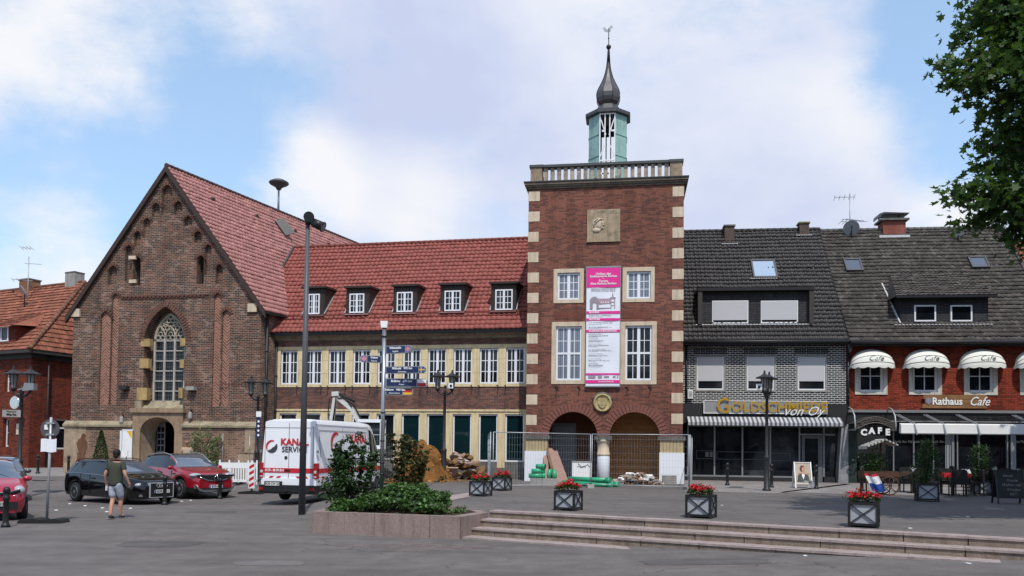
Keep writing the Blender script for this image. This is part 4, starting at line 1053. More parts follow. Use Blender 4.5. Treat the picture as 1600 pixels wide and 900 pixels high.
 b.box(ul-o*.35, ur+o*.35, -o*.35, D+o*.35, zc0, zc0+.08); b.box(ul-o*.7, ur+o*.7, -o*.7, D+o*.7, zc0+.081, zc0+.16); b.box(ul-o, ur+o, -o, D+o, zc0+.161, zc0+.27)
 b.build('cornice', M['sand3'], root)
 b = MB(); b.box(ul-o-.04, ur+o+.04, -o-.04, D+o+.04, zc0+.271, zc0+.31); b.build('cornice_flashing', M['slate'], root)
 # balustrade, four sides
 zb0 = zc0+.31; zr = (F.z(845, 259, .0)+F.z(1045, 250, .0))/2; bl = MB(); dk = MB()
 in_ = .06; a0, a1_ = ul+in_, ur-in_
 posts = MB()
 ps = .52
 for pu in (a0, a1_-ps):
  for pv in (in_, D-in_-ps): posts.box(pu, pu+ps, pv, pv+ps, zb0, zr-.06)
 posts.build('corner_post', M['sand4'], root, split=True)
 n = 19
 for k in range(n):
  x = a0+ps+(a1_-a0-2*ps)*(k+.5)/n;
  for v_ in (in_+.1, D-in_-.3): bl.box(x-.085, x+.085, v_, v_+.2, zb0+.07, zr-.06)
  y = in_+ps+(D-2*in_-2*ps)*(k+.5)/n
  for x_ in (a0+.1, a1_-.3): bl.box(x_, x_+.2, y-.085, y+.085, zb0+.07, zr-.06)
 bl.build('baluster', M['baluster'], root, split=True)
 for z_0, z_1, e in ((zb0, zb0+.07, 0), (zr-.06, zr+.05, .05)):
  dk.box(a0+ps-e*0, a1_-ps, in_+.04-e, in_+.36+e, z_0, z_1); dk.box(a0+ps, a1_-ps, D-in_-.36-e, D-in_-.04+e, z_0, z_1)
  dk.box(a0+.04-e, a0+.36+e, in_+ps, D-in_-ps, z_0, z_1); dk.box(a1_-.36-e, a1_-.04+e, in_+ps, D-in_-ps, z_0, z_1)
 for pu in (a0, a1_-ps):
  for pv in (in_, D-in_-ps): dk.box(pu-.05, pu+ps+.05, pv-.05, pv+ps+.05, zr-.0595, zr+.052)
 dk.build('hand_rail', M['slate2'], root)
 b = MB(); b.box(ul+.1, ur-.1, .1, D-.1, zb0-.005, zb0+.02); b.build('flat_roof', M['slate'], root)
 # lantern
 vc = D/2; uc = F.u(950, 200, vc); zz = lambda y: F.z(950, y, vc); rr = (F.u(979.5, 220, vc)-F.u(919.5, 220, vc))/2/math.cos(R(22.5))*.975
 z0, z1 = zb0, zz(188); P = [Vector((uc+rr*math.cos(R(22.5+45*k)), vc+rr*math.sin(R(22.5+45*k)), 0)) for k in range(8)]
 lt = MB()
 for k in range(8):
  A, B = P[k], P[(k+1)%8]; m_ = (A+B)/2; ang = round(math.degrees(math.atan2(m_.y-vc, m_.x-uc)))%360
  if ang in (90, 270): continue
  n_ = (m_-Vector((uc, vc, 0))).normalized()*.05
  i = [lt.av(p) for p in (A, B, B-n_, A-n_)]; j = [lt.av(p+Vector((0, 0, 0))) for p in ()]
  q = []
  for zz_ in (z0, z1): q += [lt.av(Vector((p.x, p.y, zz_))) for p in (A, B, B-n_, A-n_)]
  for f in ((0,1,5,4),(1,2,6,5),(2,3,7,6),(3,0,4,7),(0,3,2,1),(4,5,6,7)): lt.af([q[x] for x in f])
 lan = empty('lantern', parent=root); lt.build('copper_panel', M['copper'], lan, split=True)
 s = MB()
 for zz_ in (z0+(z1-z0)*f_ for f_ in (.25, .5, .75)):
  for k in range(8):
   A, B = P[k], P[(k+1)%8]; m_ = (A+B)/2; ang = round(math.degrees(math.atan2(m_.y-vc, m_.x-uc)))%360
   if ang in (90, 270): continue
   o_ = (m_-Vector((uc, vc, 0))).normalized()*.012; s.beam((A.x+o_.x, A.y+o_.y, zz_), (B.x+o_.x, B.y+o_.y, zz_), .02)
 s.build('copper_seams', M['copper_dk'], lan)
 s = MB()
 for k in (5, 1):
  A, B = P[k], P[(k+1)%8]
  for t_ in (0.03, .35, .65, .97): q = A.lerp(B, t_); s.box(q.x-.026, q.x+.026, q.y-.026, q.y+.026, z0, z1)
  for z_ in (z0+.02, z0+(z1-z0)*.36, z0+(z1-z0)*.43, z1-.08): s.box(min(A.x, B.x), max(A.x, B.x), A.y-.03, A.y+.03, z_, z_+.06)
  if k == 1: continue
  for za, zb_ in ((z0+.1, z0+(z1-z0)*.34), (z0+(z1-z0)*.46, z1-.1)):
   s.beam((A.x, A.y+.05, zb_), (A.x+(B.x-A.x)*.4, A.y+.05, za+(zb_-za)*.55), .045); s.beam((B.x, A.y+.05, zb_), (B.x+(A.x-B.x)*.4, A.y+.05, za+(zb_-za)*.55), .045)
   s.beam((A.x, A.y+.05, za), (A.x+(B.x-A.x)*.3, A.y+.05, za+(zb_-za)*.3), .04); s.beam((B.x, A.y+.05, za), (B.x+(A.x-B.x)*.3, A.y+.05, za+(zb_-za)*.3), .04)
 s.build('open_frame', M['white'], lan)
 s = MB();
 for k in (0, 3, 4, 7): s.beam((P[k].x*.9+uc*.1, P[k].y*.9+vc*.1, z0), (P[k].x*.9+uc*.1, P[k].y*.9+vc*.1, z1), .08)
 s.box(uc-.5, uc+.5, vc-.05, vc+.05, z0+(z1-z0)*.8, z0+(z1-z0)*.86); s.cyl((uc, vc, z1-.3), (uc, vc, z1-.75), .12, .2, 12); s.build('bell_frame', M['dark_wood'], lan)
 rot = R(22.5); s = MB(); ro = rr*1.18
 s.lathe([(rr*.98, z1-.05), (ro*1.0, z1), (ro, z1+.16), (ro*.55, z1+.38), (ro*.43, z1+.62), (ro*.40, z1+.66)], (uc, vc, 0), 8, False, rot=rot); s.build('eave', M['slate'], lan)
 h0 = z1+.62; top = zz(97); prof = []
 pp = [(0, .40), (.03, .44), (.09, .55), (.17, .615), (.26, .625), (.34, .58), (.42, .49), (.52, .37), (.62, .265), (.72, .19), (.84, .12), (1.0, .075)]
 hm = (F.u(969.5, 160, vc)-F.u(931.5, 160, vc))/2/.625/.98
 s = MB(); s.lathe([(w_*hm, h0+(top-h0)*t_) for t_, w_ in pp], (uc, vc, 0), 8, False, rot=rot); s.build('onion_dome', M['dome'], lan)
 s = MB();
 for k in range(8): s.tube([(uc+(w_*hm+.005)*math.cos(rot+k*math.pi/4), vc+(w_*hm+.005)*math.sin(rot+k*math.pi/4), h0+(top-h0)*t_) for t_, w_ in pp], .018, 5)
 s.build('dome_seams', M['iron'], lan)
 s = MB(); zbll = zz(73.5); s.lathe([(.09, top-.05), (.05, zbll-.1), (.04, zbll)], (uc, vc, 0), 8); s.ball((uc, vc, zbll), .12, 12, 8); s.cyl((uc, vc, zbll), (uc, vc, zz(44)), .022, n=6); s.ball((uc, vc, zz(60)), .04, 8, 5)
 f = s.build('finial', M['iron'], lan)
 s = MB(); zv = zz(48);
 s.prism([(uc-.22, zv), (uc-.1, zv-.07), (uc+.08, zv-.05), (uc+.12, zv+.12), (uc+.2, zv+.16), (uc+.12, zv+.26), (uc+.04, zv+.2), (uc, zv+.06), (uc-.12, zv+.08), (uc-.2, zv+.2), (uc-.28, zv+.12)], vc-.012, vc+.012, 'xz'); s.build('weather_vane', M['zinc'], f)
M['arch_dark2'] = plain('tower_arch_brick', (.17, .065, .05), .85, .1, var=.5, scale=20); M['brick_arch2'] = plain('voussoir_brick', (.20, .085, .068), .85, .1, var=.45, scale=22)
M['wood_pale'] = plain('pale_boards', (.42, .33, .19), .8, .1, var=.3, scale=6); M['wrap'] = plain('white_sheeting', (.72, .74, .78), .6, .3, var=.06, scale=2, bump=.2)
M['loggia'] = plain('loggia_plaster', (.17, .07, .04), .9, .1, var=.3, scale=2); M['grey_door'] = plain('grey_door', (.2, .21, .22), .5, .3); M['grey_door2'] = plain('grey_door_panel', (.24, .25, .26), .5, .3)
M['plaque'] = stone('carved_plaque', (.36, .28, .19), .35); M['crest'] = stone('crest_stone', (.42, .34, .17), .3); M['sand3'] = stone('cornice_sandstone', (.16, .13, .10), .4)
M['sand4'] = stone('post_sandstone', (.30, .23, .16), .4); M['baluster'] = stone('baluster_stone', (.36, .30, .24), .5); M['slate2'] = plain('rail_cover', (.06, .065, .065), .5, .4, var=.3)
M['copper_dk'] = plain('verdigris_seam', (.2, .34, .31), .6, .2); M['dome'] = plain('dome_sheet', (.085, .078, .08), .36, .5, metal=.35, var=.25, scale=3)
tower()
# ================================================================== goldsmith house
def roof_plane(F, zeave, veave, vr, zr):
 n = Vector((0, -(zr-zeave)/(vr-veave), 1)).normalized(); return lambda x, y: F.plane(x, y, (0, veave, zeave), n)
def goldsmith():
 F = GD; root = froot('shop_house', F, 'black glazed brick house with goldsmith shop and dark tiled roof', 'house')
 ul, ur = F.u(1062, 640), F.u(1322.5, 640); zb = -.4; ze = F.z(1195, 536)
 ws = []
 for x0, x1 in ((1089, 1131), (1167, 1210), (1246.5, 1290)):
  ws.append((F.u(x0, 583), F.u(x1, 583)))
 z0, z1 = F.z(1190, 609.5), F.z(1190, 557.5); wd = sum(b-a for a, b in ws)/3
 rs = [((a+b)/2-wd/2, (a+b)/2+wd/2, z0, z1) for a, b in ws]
 zf0, zf1 = F.z(1190, 655), F.z(1190, 631)
 b = MB(); b.holed(rc((ul, ur, zf1-.1, ze)), [rc(r) for r in rs], 0, .16); b.box(ul, ul+.02, .02, 9.5, zb, ze); b.box(ul, ur, 9.5, 9.52, zb, ze); b.box(ur-.02, ur, .02, 9.5, zb, ze)
 b.build('wall', M['brick_gold'], root)
 b = MB(); o = .07
 b.box(0, 0, 0, 0, 0, 0) if 0 else None
 for r in rs: b.holed(rc((r[0]-o, r[1]+o, r[2]-o, r[3]+o)), [rc(r)], -.02, .1, rim=.03)
 b.build('window_surround', M['concrete'], root, split=True)
 for r in rs:
  w_ = window(root, r, .03, 1, 1, 1, .07)
  zs = r[2]+(r[3]-r[2])*.27; b = MB(); b.box(r[0]+.05, r[1]-.05, .015, .055, zs, r[3]-.03); b.build('roller_shutter', M['shutter'], w_)
 # soldier course above windows
 n = 20
 for r in rs:
  b = MB()
  for k in range(n): x = r[0]-.15+(r[1]-r[0]+.3)*(k+.5)/n; b.box(x-.028, x+.028, -.006, -.001, r[3]+.12, r[3]+.42)
  b.build('soldier_course', M['soldier'], root)
 0
 # fascia
 b = MB(); b.box(ul+.05, ur+.02, -.12, .1, zf0-.2, zf1); b.build('fascia', M['fascia'], root)
 # shopfront
 zt = zf0-.2; zs0 = F.z(1190, 744.5)
 b = MB(); b.box(ul+.05, F.u(1252, 700), .25, .6, zb, zs0-.05); b.box(F.u(1290, 700), F.u(1308, 700), .25, .6, zb, zs0); b.build('stall_riser', M['fascia'], root)
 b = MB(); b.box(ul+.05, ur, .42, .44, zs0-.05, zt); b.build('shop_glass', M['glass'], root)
 b = MB()
 b.box(ul+.05, F.u(1256, 700), .30, .46, zs0-.1, zs0+.02)
 for x in (1076, 1118, 1162, 1206, 1252, 1290.5): u_ = F.u(x, 700); b.box(u_-.035, u_+.035, .33, .455, zs0+.02, zt)
 b.box(F.u(1252, 700), F.u(1308, 700), .33, .45, F.z(1270, 680), F.z(1270, 677.5))
 b.build('glazing_bars', M['grey'], root)
 dz0 = F.z(1270, 753); d0, d1 = F.u(1255.5, 700), F.u(1288, 700); b = MB(); b.holed(rc((d0, d1, zb+.42, F.z(1270, 681))), [rc((d0+.13, d1-.2, .25, F.z(1270, 685)))], .3, .08, rim=.1); dr = b.build('shop_door', M['doorgrey'], root)
 b = MB(); b.cyl((d1-.12, .24, .9), (d1-.12, .24, 1.3), .015, n=6); b.build('handle', M['steel'], dr)
 # things in the window
 b = MB();
 for x0, x1, y0, y1 in ((1088, 1115, 704, 717), (1120, 1200, 706, 718), (1203, 1235, 708, 720)):
  r = F.rect(x0, x1, y0, y1, .4); b.box(r[0], r[1], .405, .415, r[2], r[2]+.015); b.box(r[0], r[1], .405, .415, r[3]-.015, r[3]); b.box(r[0], r[0]+.015, .405, .415, r[2], r[3]); b.box(r[1]-.015, r[1], .405, .415, r[2], r[3])
 for x0, x1 in ((1102, 1107), (1109, 1114)): r = F.rect(x0, x1, 706, 714, .4); b.box(r[0], r[1], .404, .414, r[2], r[3])
 b.build('display_frames', M['display'], root)
 # marble pillar
 b = MB(); p0, p1 = F.u(1308, 740), F.u(1325, 740); b.prism([(p0, zb), (p1, zb), (p1, zf0-.1), (p0+.2, zf0-.1)], -.06, .6, 'xz'); b.build('marble_pillar', M['marble'], root)
 # roof
 vr = 4.6; zr = (F.z(1075, 364, vr)+F.z(1268, 358, vr))/2; ve = -.45; z_e = ze+.05
 b = MB(); tile_roof(b, (ul-.1, ve, z_e), (ur, ve, z_e), (ur, vr, zr), (ul-.1, vr, zr), .22, .28, .055, .035)
 b.poly([(ul, 9.6, z_e), (ur, 9.6, z_e), (ur, vr, zr-.02), (ul, vr, zr-.02)], [(.5, .5)]*4)
 roof = b.build('roof', M['tile_dark'], root, fix=False)
 b = MB(); ridge_tiles(b, (ul-.1, vr, zr+.03), (ur, vr, zr+.03), .1); b.build('ridge', M['tile_dark_plain3'], roof)
 b = MB(); b.prism([(ve-.05, ze-.12), (.02, ze-.12), (.02, ze+.02), (ve-.05, ze+.05)], ul, ur, 'yz'); b.cyl((ul, ve-.08, ze+.0), (ur, ve-.08, ze+.0), .08, n=8); b.build('gutter', M['iron'], root)
 rp = roof_plane(F, z_e, ve, vr, zr); sl = (zr-z_e)/(vr-ve)
 # dormer
 p = rp(1180, 506); vd = p.y; r = F.rect(1093, 1266, 455.5, 506.5, vd); z0 = rp(1180, 507).z
 d = MB(); top = r[3]; vb = vd+(top-z0)/sl
 d.box(r[0], r[1], vd, vd+.1, z0-.05, top)
 for u_ in (r[0], r[1]): d.prism([(vd, z0-.1), (vd, top), (vb+.2, top+.05)], u_-.03, u_+.03, 'yz')
 dm = d.build('dormer', M['slate_clad'], root)
 d = MB(); d.prism([(vd-.3, top), (vd-.3, top+.14), (vb+.4, top+.24), (vb+.4, top+.1)], r[0]-.12, r[1]+.12, 'yz'); d.build('flat_roof', M['dormer_edge'], dm)
 for x in (r[0]+.0, r[1]-.0): d = MB(); d.box(x-.1, x+.1, vd-.26, vd-.005, z0, top-.01); d.build('side_panel', M['dark_wood2'], dm)
 for x0, x1 in ((1112.5, 1169), (1188.5, 1246.5)):
  q = F.rect(x0, x1, 470, 506, vd); q = (q[0], q[1], z0+.05, q[3]); w_ = window(dm, q, vd-.05, 1, 1, 1, .06); s = MB(); s.box(q[0]+.04, q[1]-.04, vd-.075, vd-.03, q[2]+.16, q[3]-.03); s.build('roller_shutter', M['shutter'], w_)
 d = MB(); x = r[0]-.15
 while x < r[1]+.1: d.ball((x, vd-.14, z0-.03), .07, 6, 4, (1.1, 1, .6)); x += .14
 d.build('flashing', M['flash'], dm)
 # skylight, chimneys
 skylight(roof, F, rp, 1178, 1214, 408.5, 435, sl, 'skyglass_bright')
 x0 = rp(1140, 378); chimney(roof, (F.u(1140, 365, x0.y), x0.y+.25, x0.z-.1), (.5, .5), F.z(1140, 352, x0.y)-x0.z+.05, 'chim_dark', 'darkstone')
 x0 = rp(1256, 366); chimney(roof, (F.u(1256.5, 360, x0.y), x0.y+.2, x0.z-.1), (.48, .5), F.z(1256, 348, x0.y)-x0.z+.05, 'chim_dark', 'moss')
 b = MB();
 for xa, ya in ((1140, 383), (1256, 369.5), (1194, 437)):
  q = rp(xa, ya); w_ = .36 if ya < 430 else .62; x = -w_
  while x <= w_: b.ball((q.x+x, q.y-.05, q.z+.05), .055, 6, 4, (1.2, 1, .6)); x += .12
 b.build('lead_flashing', M['flash'], roof)
 gutter_down(root, ul+.3, zf1, ze-.1, -.08, 'black', .04)
 # lamp on the wall
 return rp
def skylight(roof, F, rp, x0, x1, y0, y1, sl, glass):
 a, b_ = rp((x0+x1)/2, y1), rp((x0+x1)/2, y0); w_ = abs(rp(x1, y1).x-rp(x0, y1).x)/2; n = Vector((0, -sl, 1)).normalized()
 A, B = Vector(a), Vector((a.x, b_.y, b_.z)); up = (B-A).normalized(); s = MB()
 def bar(P, Q, w): s.beam(P+n*.08, Q+n*.08, w, .1, up=n)
 rt = Vector((1, 0, 0));
 bar(A-rt*w_, B-rt*w_, .08); bar(A+rt*w_, B+rt*w_, .08); bar(A-rt*(w_+.04), A+rt*(w_+.04), .09); bar(B-rt*(w_+.04), B+rt*(w_+.04), .09)
 o = s.build('skylight', M['slate'], roof)
 s = MB(); i = [s.av(p+n*.09) for p in (A-rt*w_, A+rt*w_, B+rt*w_, B-rt*w_)]; s.af(i); s.build('pane', M[glass], o, fix=False); return o
M['soldier'] = plain('soldier_bricks', (.035, .037, .042), .5, .3, var=.4, scale=20); M['fascia'] = plain('dark_fascia', (.025, .025, .027), .45, .4, var=.15)
M['doorgrey'] = plain('door_frame', (.12, .13, .14), .4, .4); M['display'] = plain('display', (.16, .17, .17), .5, .3); M['marble'] = stone('grey_marble', (.27, .28, .30), .35, rough=.4, bump=.05)
M['tile_dark_plain3'] = plain('ridge_anthracite', (.055, .05, .05), .6, .2, var=.4); M['slate_clad'] = brick('slate_cladding', (.045, .045, .05), (.06, .06, .065), (.02, .02, .02), bw=.3, bh=.12, ms=.01, patch=.2)
M['dormer_edge'] = plain('roof_edge', (.02, .018, .018), .5, .3); M['dark_wood2'] = plain('brown_panel', (.05, .04, .038), .6, .3, var=.2); M['flash'] = plain('white_flashing', (.5, .5, .5), .6, .3, var=.3, scale=10)
M['skyglass_bright'] = NT('skylight_glass', .05, 1).mat; M['skyglass_bright'].node_tree.nodes['Principled BSDF'].inputs['Base Color'].default_value = (.62, .7, .78, 1); M['skyglass_bright'].node_tree.nodes['Principled BSDF'].inputs['Metallic'].default_value = .75
t = NT('skylight_glass_dark', .08, .8); t.color((.09, .10, .13)); M['skyglass'] = t.mat
M['chim_dark'] = brick('chimney_brick', (.09, .06, .05), (.13, .075, .06), (.12, .11, .1), bw=.2, bh=.07, ms=.01); M['moss'] = stone('mossy_cap', (.16, .14, .05), .4)
M['chim_red'] = brick('chimney_red', (.24, .05, .035), (.3, .07, .045), (.2, .15, .12), bw=.2, bh=.07, ms=.01)
g_rp = goldsmith()
# ================================================================== café house
def cafe():
 F = GD; root = froot('cafe_house', F, 'red brick café house with weathered grey tiled roof and arched white blinds', 'house')
 ul, ur = F.u(1323, 640)+.01, F.u(1655, 600); zb = -.4; ze = F.z(1450, 537)
 zw1, zw0 = F.z(1440, 562), F.z(1440, 613.5)
 cs = [F.u(x, 588) for x in (1360.8, 1445.5, 1532)]; cs.append(2*cs[2]-cs[1]); hw = .72
 rs = [(c-hw, c+hw, zw0, zw1) for c in cs]; zf1 = F.z(1450, 641)
 b = MB(); b.holed(rc((ul, ur, zf1-.1, ze)), [rc(r) for r in rs], 0, .2); b.box(ul, ul+.02, .02, 9.5, zb, ze); b.box(ur-.02, ur, .02, 9.5, zb, ze); b.box(ul, ur, 9.5, 9.52, zb, ze); b.build('wall', M['brick_cafe'], root)
 b = MB();
 for r in rs: b.holed(rc((r[0]-.0, r[1]+.0, r[2]-.1, r[3])), [rc((r[0]+.18, r[1]-.18, r[2]+.02, r[3]-.02))], -.04, .2, rim=.05)
 b.build('window_surround', M['sur_white'], root, split=True)
 for r in rs: window(root, (r[0]+.18, r[1]-.18, r[2]+.03, r[3]-.02), .06, 1, 2, 2, .1, bar=.04)
 b = MB(); b.box(ul, ur, -.14, .1, zf1-.12, zf1); b.build('band', M['grey_band'], root)
 zf0 = F.z(1450, 664); b = MB(); b.box(ul, ur, -.06, .3, zf0, zf1-.121); b.build('fascia', M['fascia2'], root)
 b = MB(); text_mb(b, "Optik am Markt", .42, (F.u(1535, 656), -.062, (zf0+zf1)/2-.02), align='CENTER', bold=.01); b.build('faded_lettering', M['black'], root)
 b = MB(); b.box(F.u(1325, 720), F.u(1338.5, 720), -.03, .5, zb, zf0); b.build('green_pillar', M['greenst'], root)
 gz = .5
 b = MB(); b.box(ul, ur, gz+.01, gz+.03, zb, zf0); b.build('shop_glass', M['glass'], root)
 b = MB(); b.box(F.u(1401, 720), F.u(1500, 720), gz-.12, gz+.0, zb, F.z(1450, 741)+.0); b.box(F.u(1590, 720), ur, gz-.12, gz, zb, F.z(1450, 741)); b.build('stall_riser', M['fascia2'], root)
 b = MB()
 for x, w_ in ((1401, .05), (1433, .05), (1464, .05), (1495, .1), (1502, .05), (1536, .08), (1581, .05), (1588, .1), (1620, .05)):
  u_ = F.u(x, 700); b.box(u_-w_/2, u_+w_/2, gz-.12, gz-.002, zb, zf0)
 b.box(F.u(1401, 720), F.u(1500, 720), gz-.14, gz-.003, F.z(1450, 743), F.z(1450, 740)); b.build('glazing_bars', M['grey'], root)
 b = MB(); b.box(F.u(1484, 700), F.u(1494, 700), gz-.03, gz-.005, .3, zf0-.2); b.box(F.u(1590, 700), F.u(1596, 700), gz-.03, gz-.005, .3, zf0-.2); b.build('pale_curtain', M['curtain2'], root, split=True)
 b = MB()
 for x in (1420, 1449, 1479, 1598): text_mb(b, "Optik Am Markt", .17, (F.u(x, 690), gz-.006, F.z(x, 690)), sx=.9)
 b.build('window_lettering', M['sur_white'], root)
 # roof
 vr = 4.6; zr = (F.z(1290, 361, vr)+F.z(1530, 357.5, vr))/2; ve = -.5; z_e = ze+.05; urr = F.u(1563, 357, vr)+.1
 b = MB(); tile_roof(b, (ul, ve, z_e), (urr, ve, z_e), (urr, vr, zr), (ul, vr, zr), .22, .27, .035, .04)
 b.poly([(ul, 9.6, z_e), (urr, 9.6, z_e), (urr, vr, zr-.02), (ul, vr, zr-.02)], [(.5, .5)]*4)
 roof = b.build('roof', M['tile_grey'], root, fix=False)
 b = MB(); ridge_tiles(b, (ul, vr, zr+.03), (urr, vr, zr+.03), .1); b.build('ridge', M['ridge_grey'], roof)
 b = MB(); b.beam((urr, ve, z_e+.05), (urr, vr, zr+.08), .14, .12); b.build('verge', M['dark_wood2'], roof)
 b = MB(); b.box(ul, urr, ve-.02, .02, ze-.14, ze+.02); b.cyl((ul, ve-.08, ze), (urr, ve-.08, ze), .08, n=8); b.build('gutter', M['iron'], root)
 b = MB(); b.prism([(ul-.14, ze+.0), (ul+.12, ze+.0), (ul+.08, ze-.35), (ul-.02, ze-.5), (ul-.06, ze-.3)], -.5, -.3, 'xz'); b.build('gutter_hopper', M['iron'], root)
 gutter_down(root, ul+.03, zf1, ze-.4, -.1, 'iron', .05)
 rp = roof_plane(F, z_e, ve, vr, zr); sl = (zr-z_e)/(vr-ve)
 # dormer with pitched roof
 pt = rp(1475, 505); vd = pt.y; z0 = pt.z; r = F.rect(1408, 1543, 463, 505, vd); top = r[3]
 d = MB(); d.box(r[0], r[1], vd, vd+.1, z0-.05, top)
 for u_ in (r[0], r[1]): d.prism([(vd, z0-.1), (vd, top), (vd+(top-z0)/sl+.2, top+.05)], u_-.03, u_+.03, 'yz')
 dm = d.build('dormer', M['slate_clad'], root)
 q0 = rp(1372, 427); q1 = rp(1505, 426)
 A, B = Vector((r[0]-.35, vd-.4, top-.02)), Vector((r[1]+.25, vd-.4, top-.02)); d = MB()
 zt_ = q0.z; vt = q0.y; tile_roof(d, A, B, (r[1]-.2, vt, zt_), (r[0]+.25, vt, zt_), .22, .25, .03, .03)
 d.poly([A, (A.x+.6, vt, zt_), (A.x+.05, vd+(top-z0)/sl, top-.02)], [(.5, .5)]*3); d.poly([B, (r[1]-.2, vt, zt_), (B.x, vd+(top-z0)/sl, top-.02)], [(.5, .5)]*3)
 d.build('dormer_roof', M['tile_grey'], dm, fix=False)
 d = MB(); d.box(A.x, B.x, vd-.42, vd-.36, top-.12, top-.02); d.box(A.x, B.x, vd-.36, vd, top-.06, top-.021); d.build('eave_board', M['black'], dm)
 for x0, x1 in ((1428, 1461.8), (1484.5, 1518.5)): q = F.rect(x0, x1, 477, 502.5, vd); window(dm, q, vd-.06, 1, 1, 1, .065)
 d = MB(); x = r[0]-.3
 while x < r[1]+.2: d.ball((x, vd-.2, z0-.1), .06, 6, 4, (1.3, 1, .5)); x += .16
 for u_ in (r[0]-.08,): d.beam((u_, vd-.1, z0), (u_-.2, vt-.5, zt_-.6), .06)
 d.build('flashing', M['flash'], dm)
 skylight(roof, F, rp, 1323, 1347.5, 407, 424, sl, 'skyglass'); skylight(roof, F, rp, 1519, 1545, 403.5, 419, sl, 'skyglass')
 p = rp(1398, 366); ch = chimney(roof, (F.u(1397, 356, p.y), p.y+.35, p.z-.2), (1.12, .8), F.z(1397, 345, p.y)-p.z+.2, 'chim_red', 'darkstone', over=.14, caph=.1)
 zc = F.z(1397, 340, p.y); uc = F.u(1396, 340, p.y); d = MB()
 for dx in (-.5, .5):
  for dy in (-.3, .3): d.box(uc+dx-.03, uc+dx+.03, p.y+.35+dy, p.y+.35+dy+.05, zc-.1, zc+.22)
 d.prism([(uc-.75, zc+.02), (uc-.72, zc+.2), (uc-.5, zc+.28), (uc+.75, zc+.22), (uc+.75, zc+.18), (uc-.45, zc+.2), (uc-.62, zc+.12), (uc-.7, zc+.02)], p.y-.1, p.y+.8, 'xz'); d.build('cowl', M['slate'], ch)
 d = MB(); q = rp(1397, 371); d.box(q.x-.75, q.x+.75, q.y-.1, q.y+.1, q.z-.02, q.z+.1); d.build('lead_flashing', M['flash'], roof)
 return root, rp, rs, zf1
M['sur_white'] = stone('cream_window_stone', (.58, .56, .50), .1, bump=.1); M['grey_band'] = plain('grey_band', (.2, .2, .2), .5, .3); M['fascia2'] = plain('black_fascia', (.022, .023, .024), .4, .4, var=.2)
M['greenst'] = stone('green_granite', (.035, .05, .045), .3, rough=.3, bump=.05); M['curtain2'] = plain('pale_blind', (.3, .32, .33), .6, .2); M['ridge_grey'] = plain('ridge_grey', (.13, .125, .115), .9, .1, var=.5, scale=10)
cafe_root, c_rp, c_rs, c_zf1 = cafe()
def next_house():
 F = GD; root = froot('orange_roofed_house', F, 'red brick house with orange tiled roof beyond the café, seen past the tree', 'house')
 u0 = F.u(1563, 357, 4.6)+.35; vr = 4.4; zr = F.z(1582, 379, vr); ze = F.z(1450, 537)-.3; u1 = u0+8
 b = MB(); b.box(u0, u1, .1, 9, -.4, ze); b.build('wall', M['brick_cafe'], root)
 b = MB(); tile_roof(b, (u0-.2, -.4, ze), (u1, -.4, ze), (u1, vr, zr), (u0-.2, vr, zr), .26, .33, .04, .03); tile_roof(b, (u1, 9.2, ze), (u0-.2, 9.2, ze), (u0-.2, vr, zr), (u1, vr, zr), .26, .33, .04, .03)
 b.build('roof', M['tile_orange'], root, fix=False)
 window(root, (u0+2, u0+3.2, 3.5, 5), .03, 2, 1, 2)
 b = MB(); b.poly([(u0, .1, ze), (u0, 9, ze), (u0, vr, zr-.1)]); b.build('gable', M['brick_cafe'], root, fix=False)
next_house()
# ---------------- signs and blinds on the fronts
def fitem(name, F, label, cat, group=None, org=(0, 0, 0)):
 """a thing fixed to a front: its own empty at the fixing point, local axes like the front's"""
 p = F.m @ Vector(org); return empty(name, p, R(-F.a), label, cat, group)
def shop_sign():
 F = GD; r = F.rect(1099, 1292, 626.5, 647.5, -.2); z0, z1 = F.z(1195, 647), F.z(1195, 626.5)
 root = fitem('shop_sign', F, 'long silver shop sign with raised gold letters over the goldsmith window', 'sign', org=(r[0], -.2, z0))
 L, H = r[1]-r[0], z1-z0; b = MB(); b.box(0, L, -.04, .08, 0, H); o = b.build('sign_panel', M['sign_silver'], root)
 b = MB();
 for a in ((0, L, 0, .035), (0, L, H-.035, H), (0, .035, .035, H-.035), (L-.035, L, .035, H-.035)): b.box(a[0], a[1], -.065, -.041, a[2], a[3])
 b.build('sign_rim', M['white'], root)
 b = MB(); x0 = F.u(1118, 633, -.2)-r[0]; text_mb(b, "G", 1.0, (x0, -.12, H*.52+.02), align='LEFT', bold=.012, sx=.92); text_mb(b, "OLDSCHMIEDE", .66, (x0+.7, -.12, H*.40+.06), align='LEFT', bold=.012, sx=.98); b.build('gold_letters', M['gold'], root)
 b = MB(); text_mb(b, "von Oy", .62, (F.u(1222, 642, -.2)-r[0], -.15, .12), align='LEFT', bold=-.003, shear=.5, sx=.95); b.build('script_letters', M['white'], root)
M['sign_silver'] = plain('sign_silver', (.33, .34, .35), .35, .5, metal=.3, var=.25, scale=1.2)
shop_sign()
def stripe_mat(name, a, b, n):
 t = NT(name, .8, .1); sp = t.n('ShaderNodeSeparateXYZ'); t.l(t.obj(), sp.inputs[0]); f = t.math('FRACT', t.math('MULTIPLY', sp.outputs[0], n)); t.color(t.mix(t.math('LESS_THAN', f, .5), a, b)); return t.mat
M['stripe'] = stripe_mat('striped_canvas', (.11, .115, .13), (.44, .45, .47), 5.0); M['stripe2'] = stripe_mat('striped_canvas_small', (.12, .11, .10), (.5, .48, .44), 9)
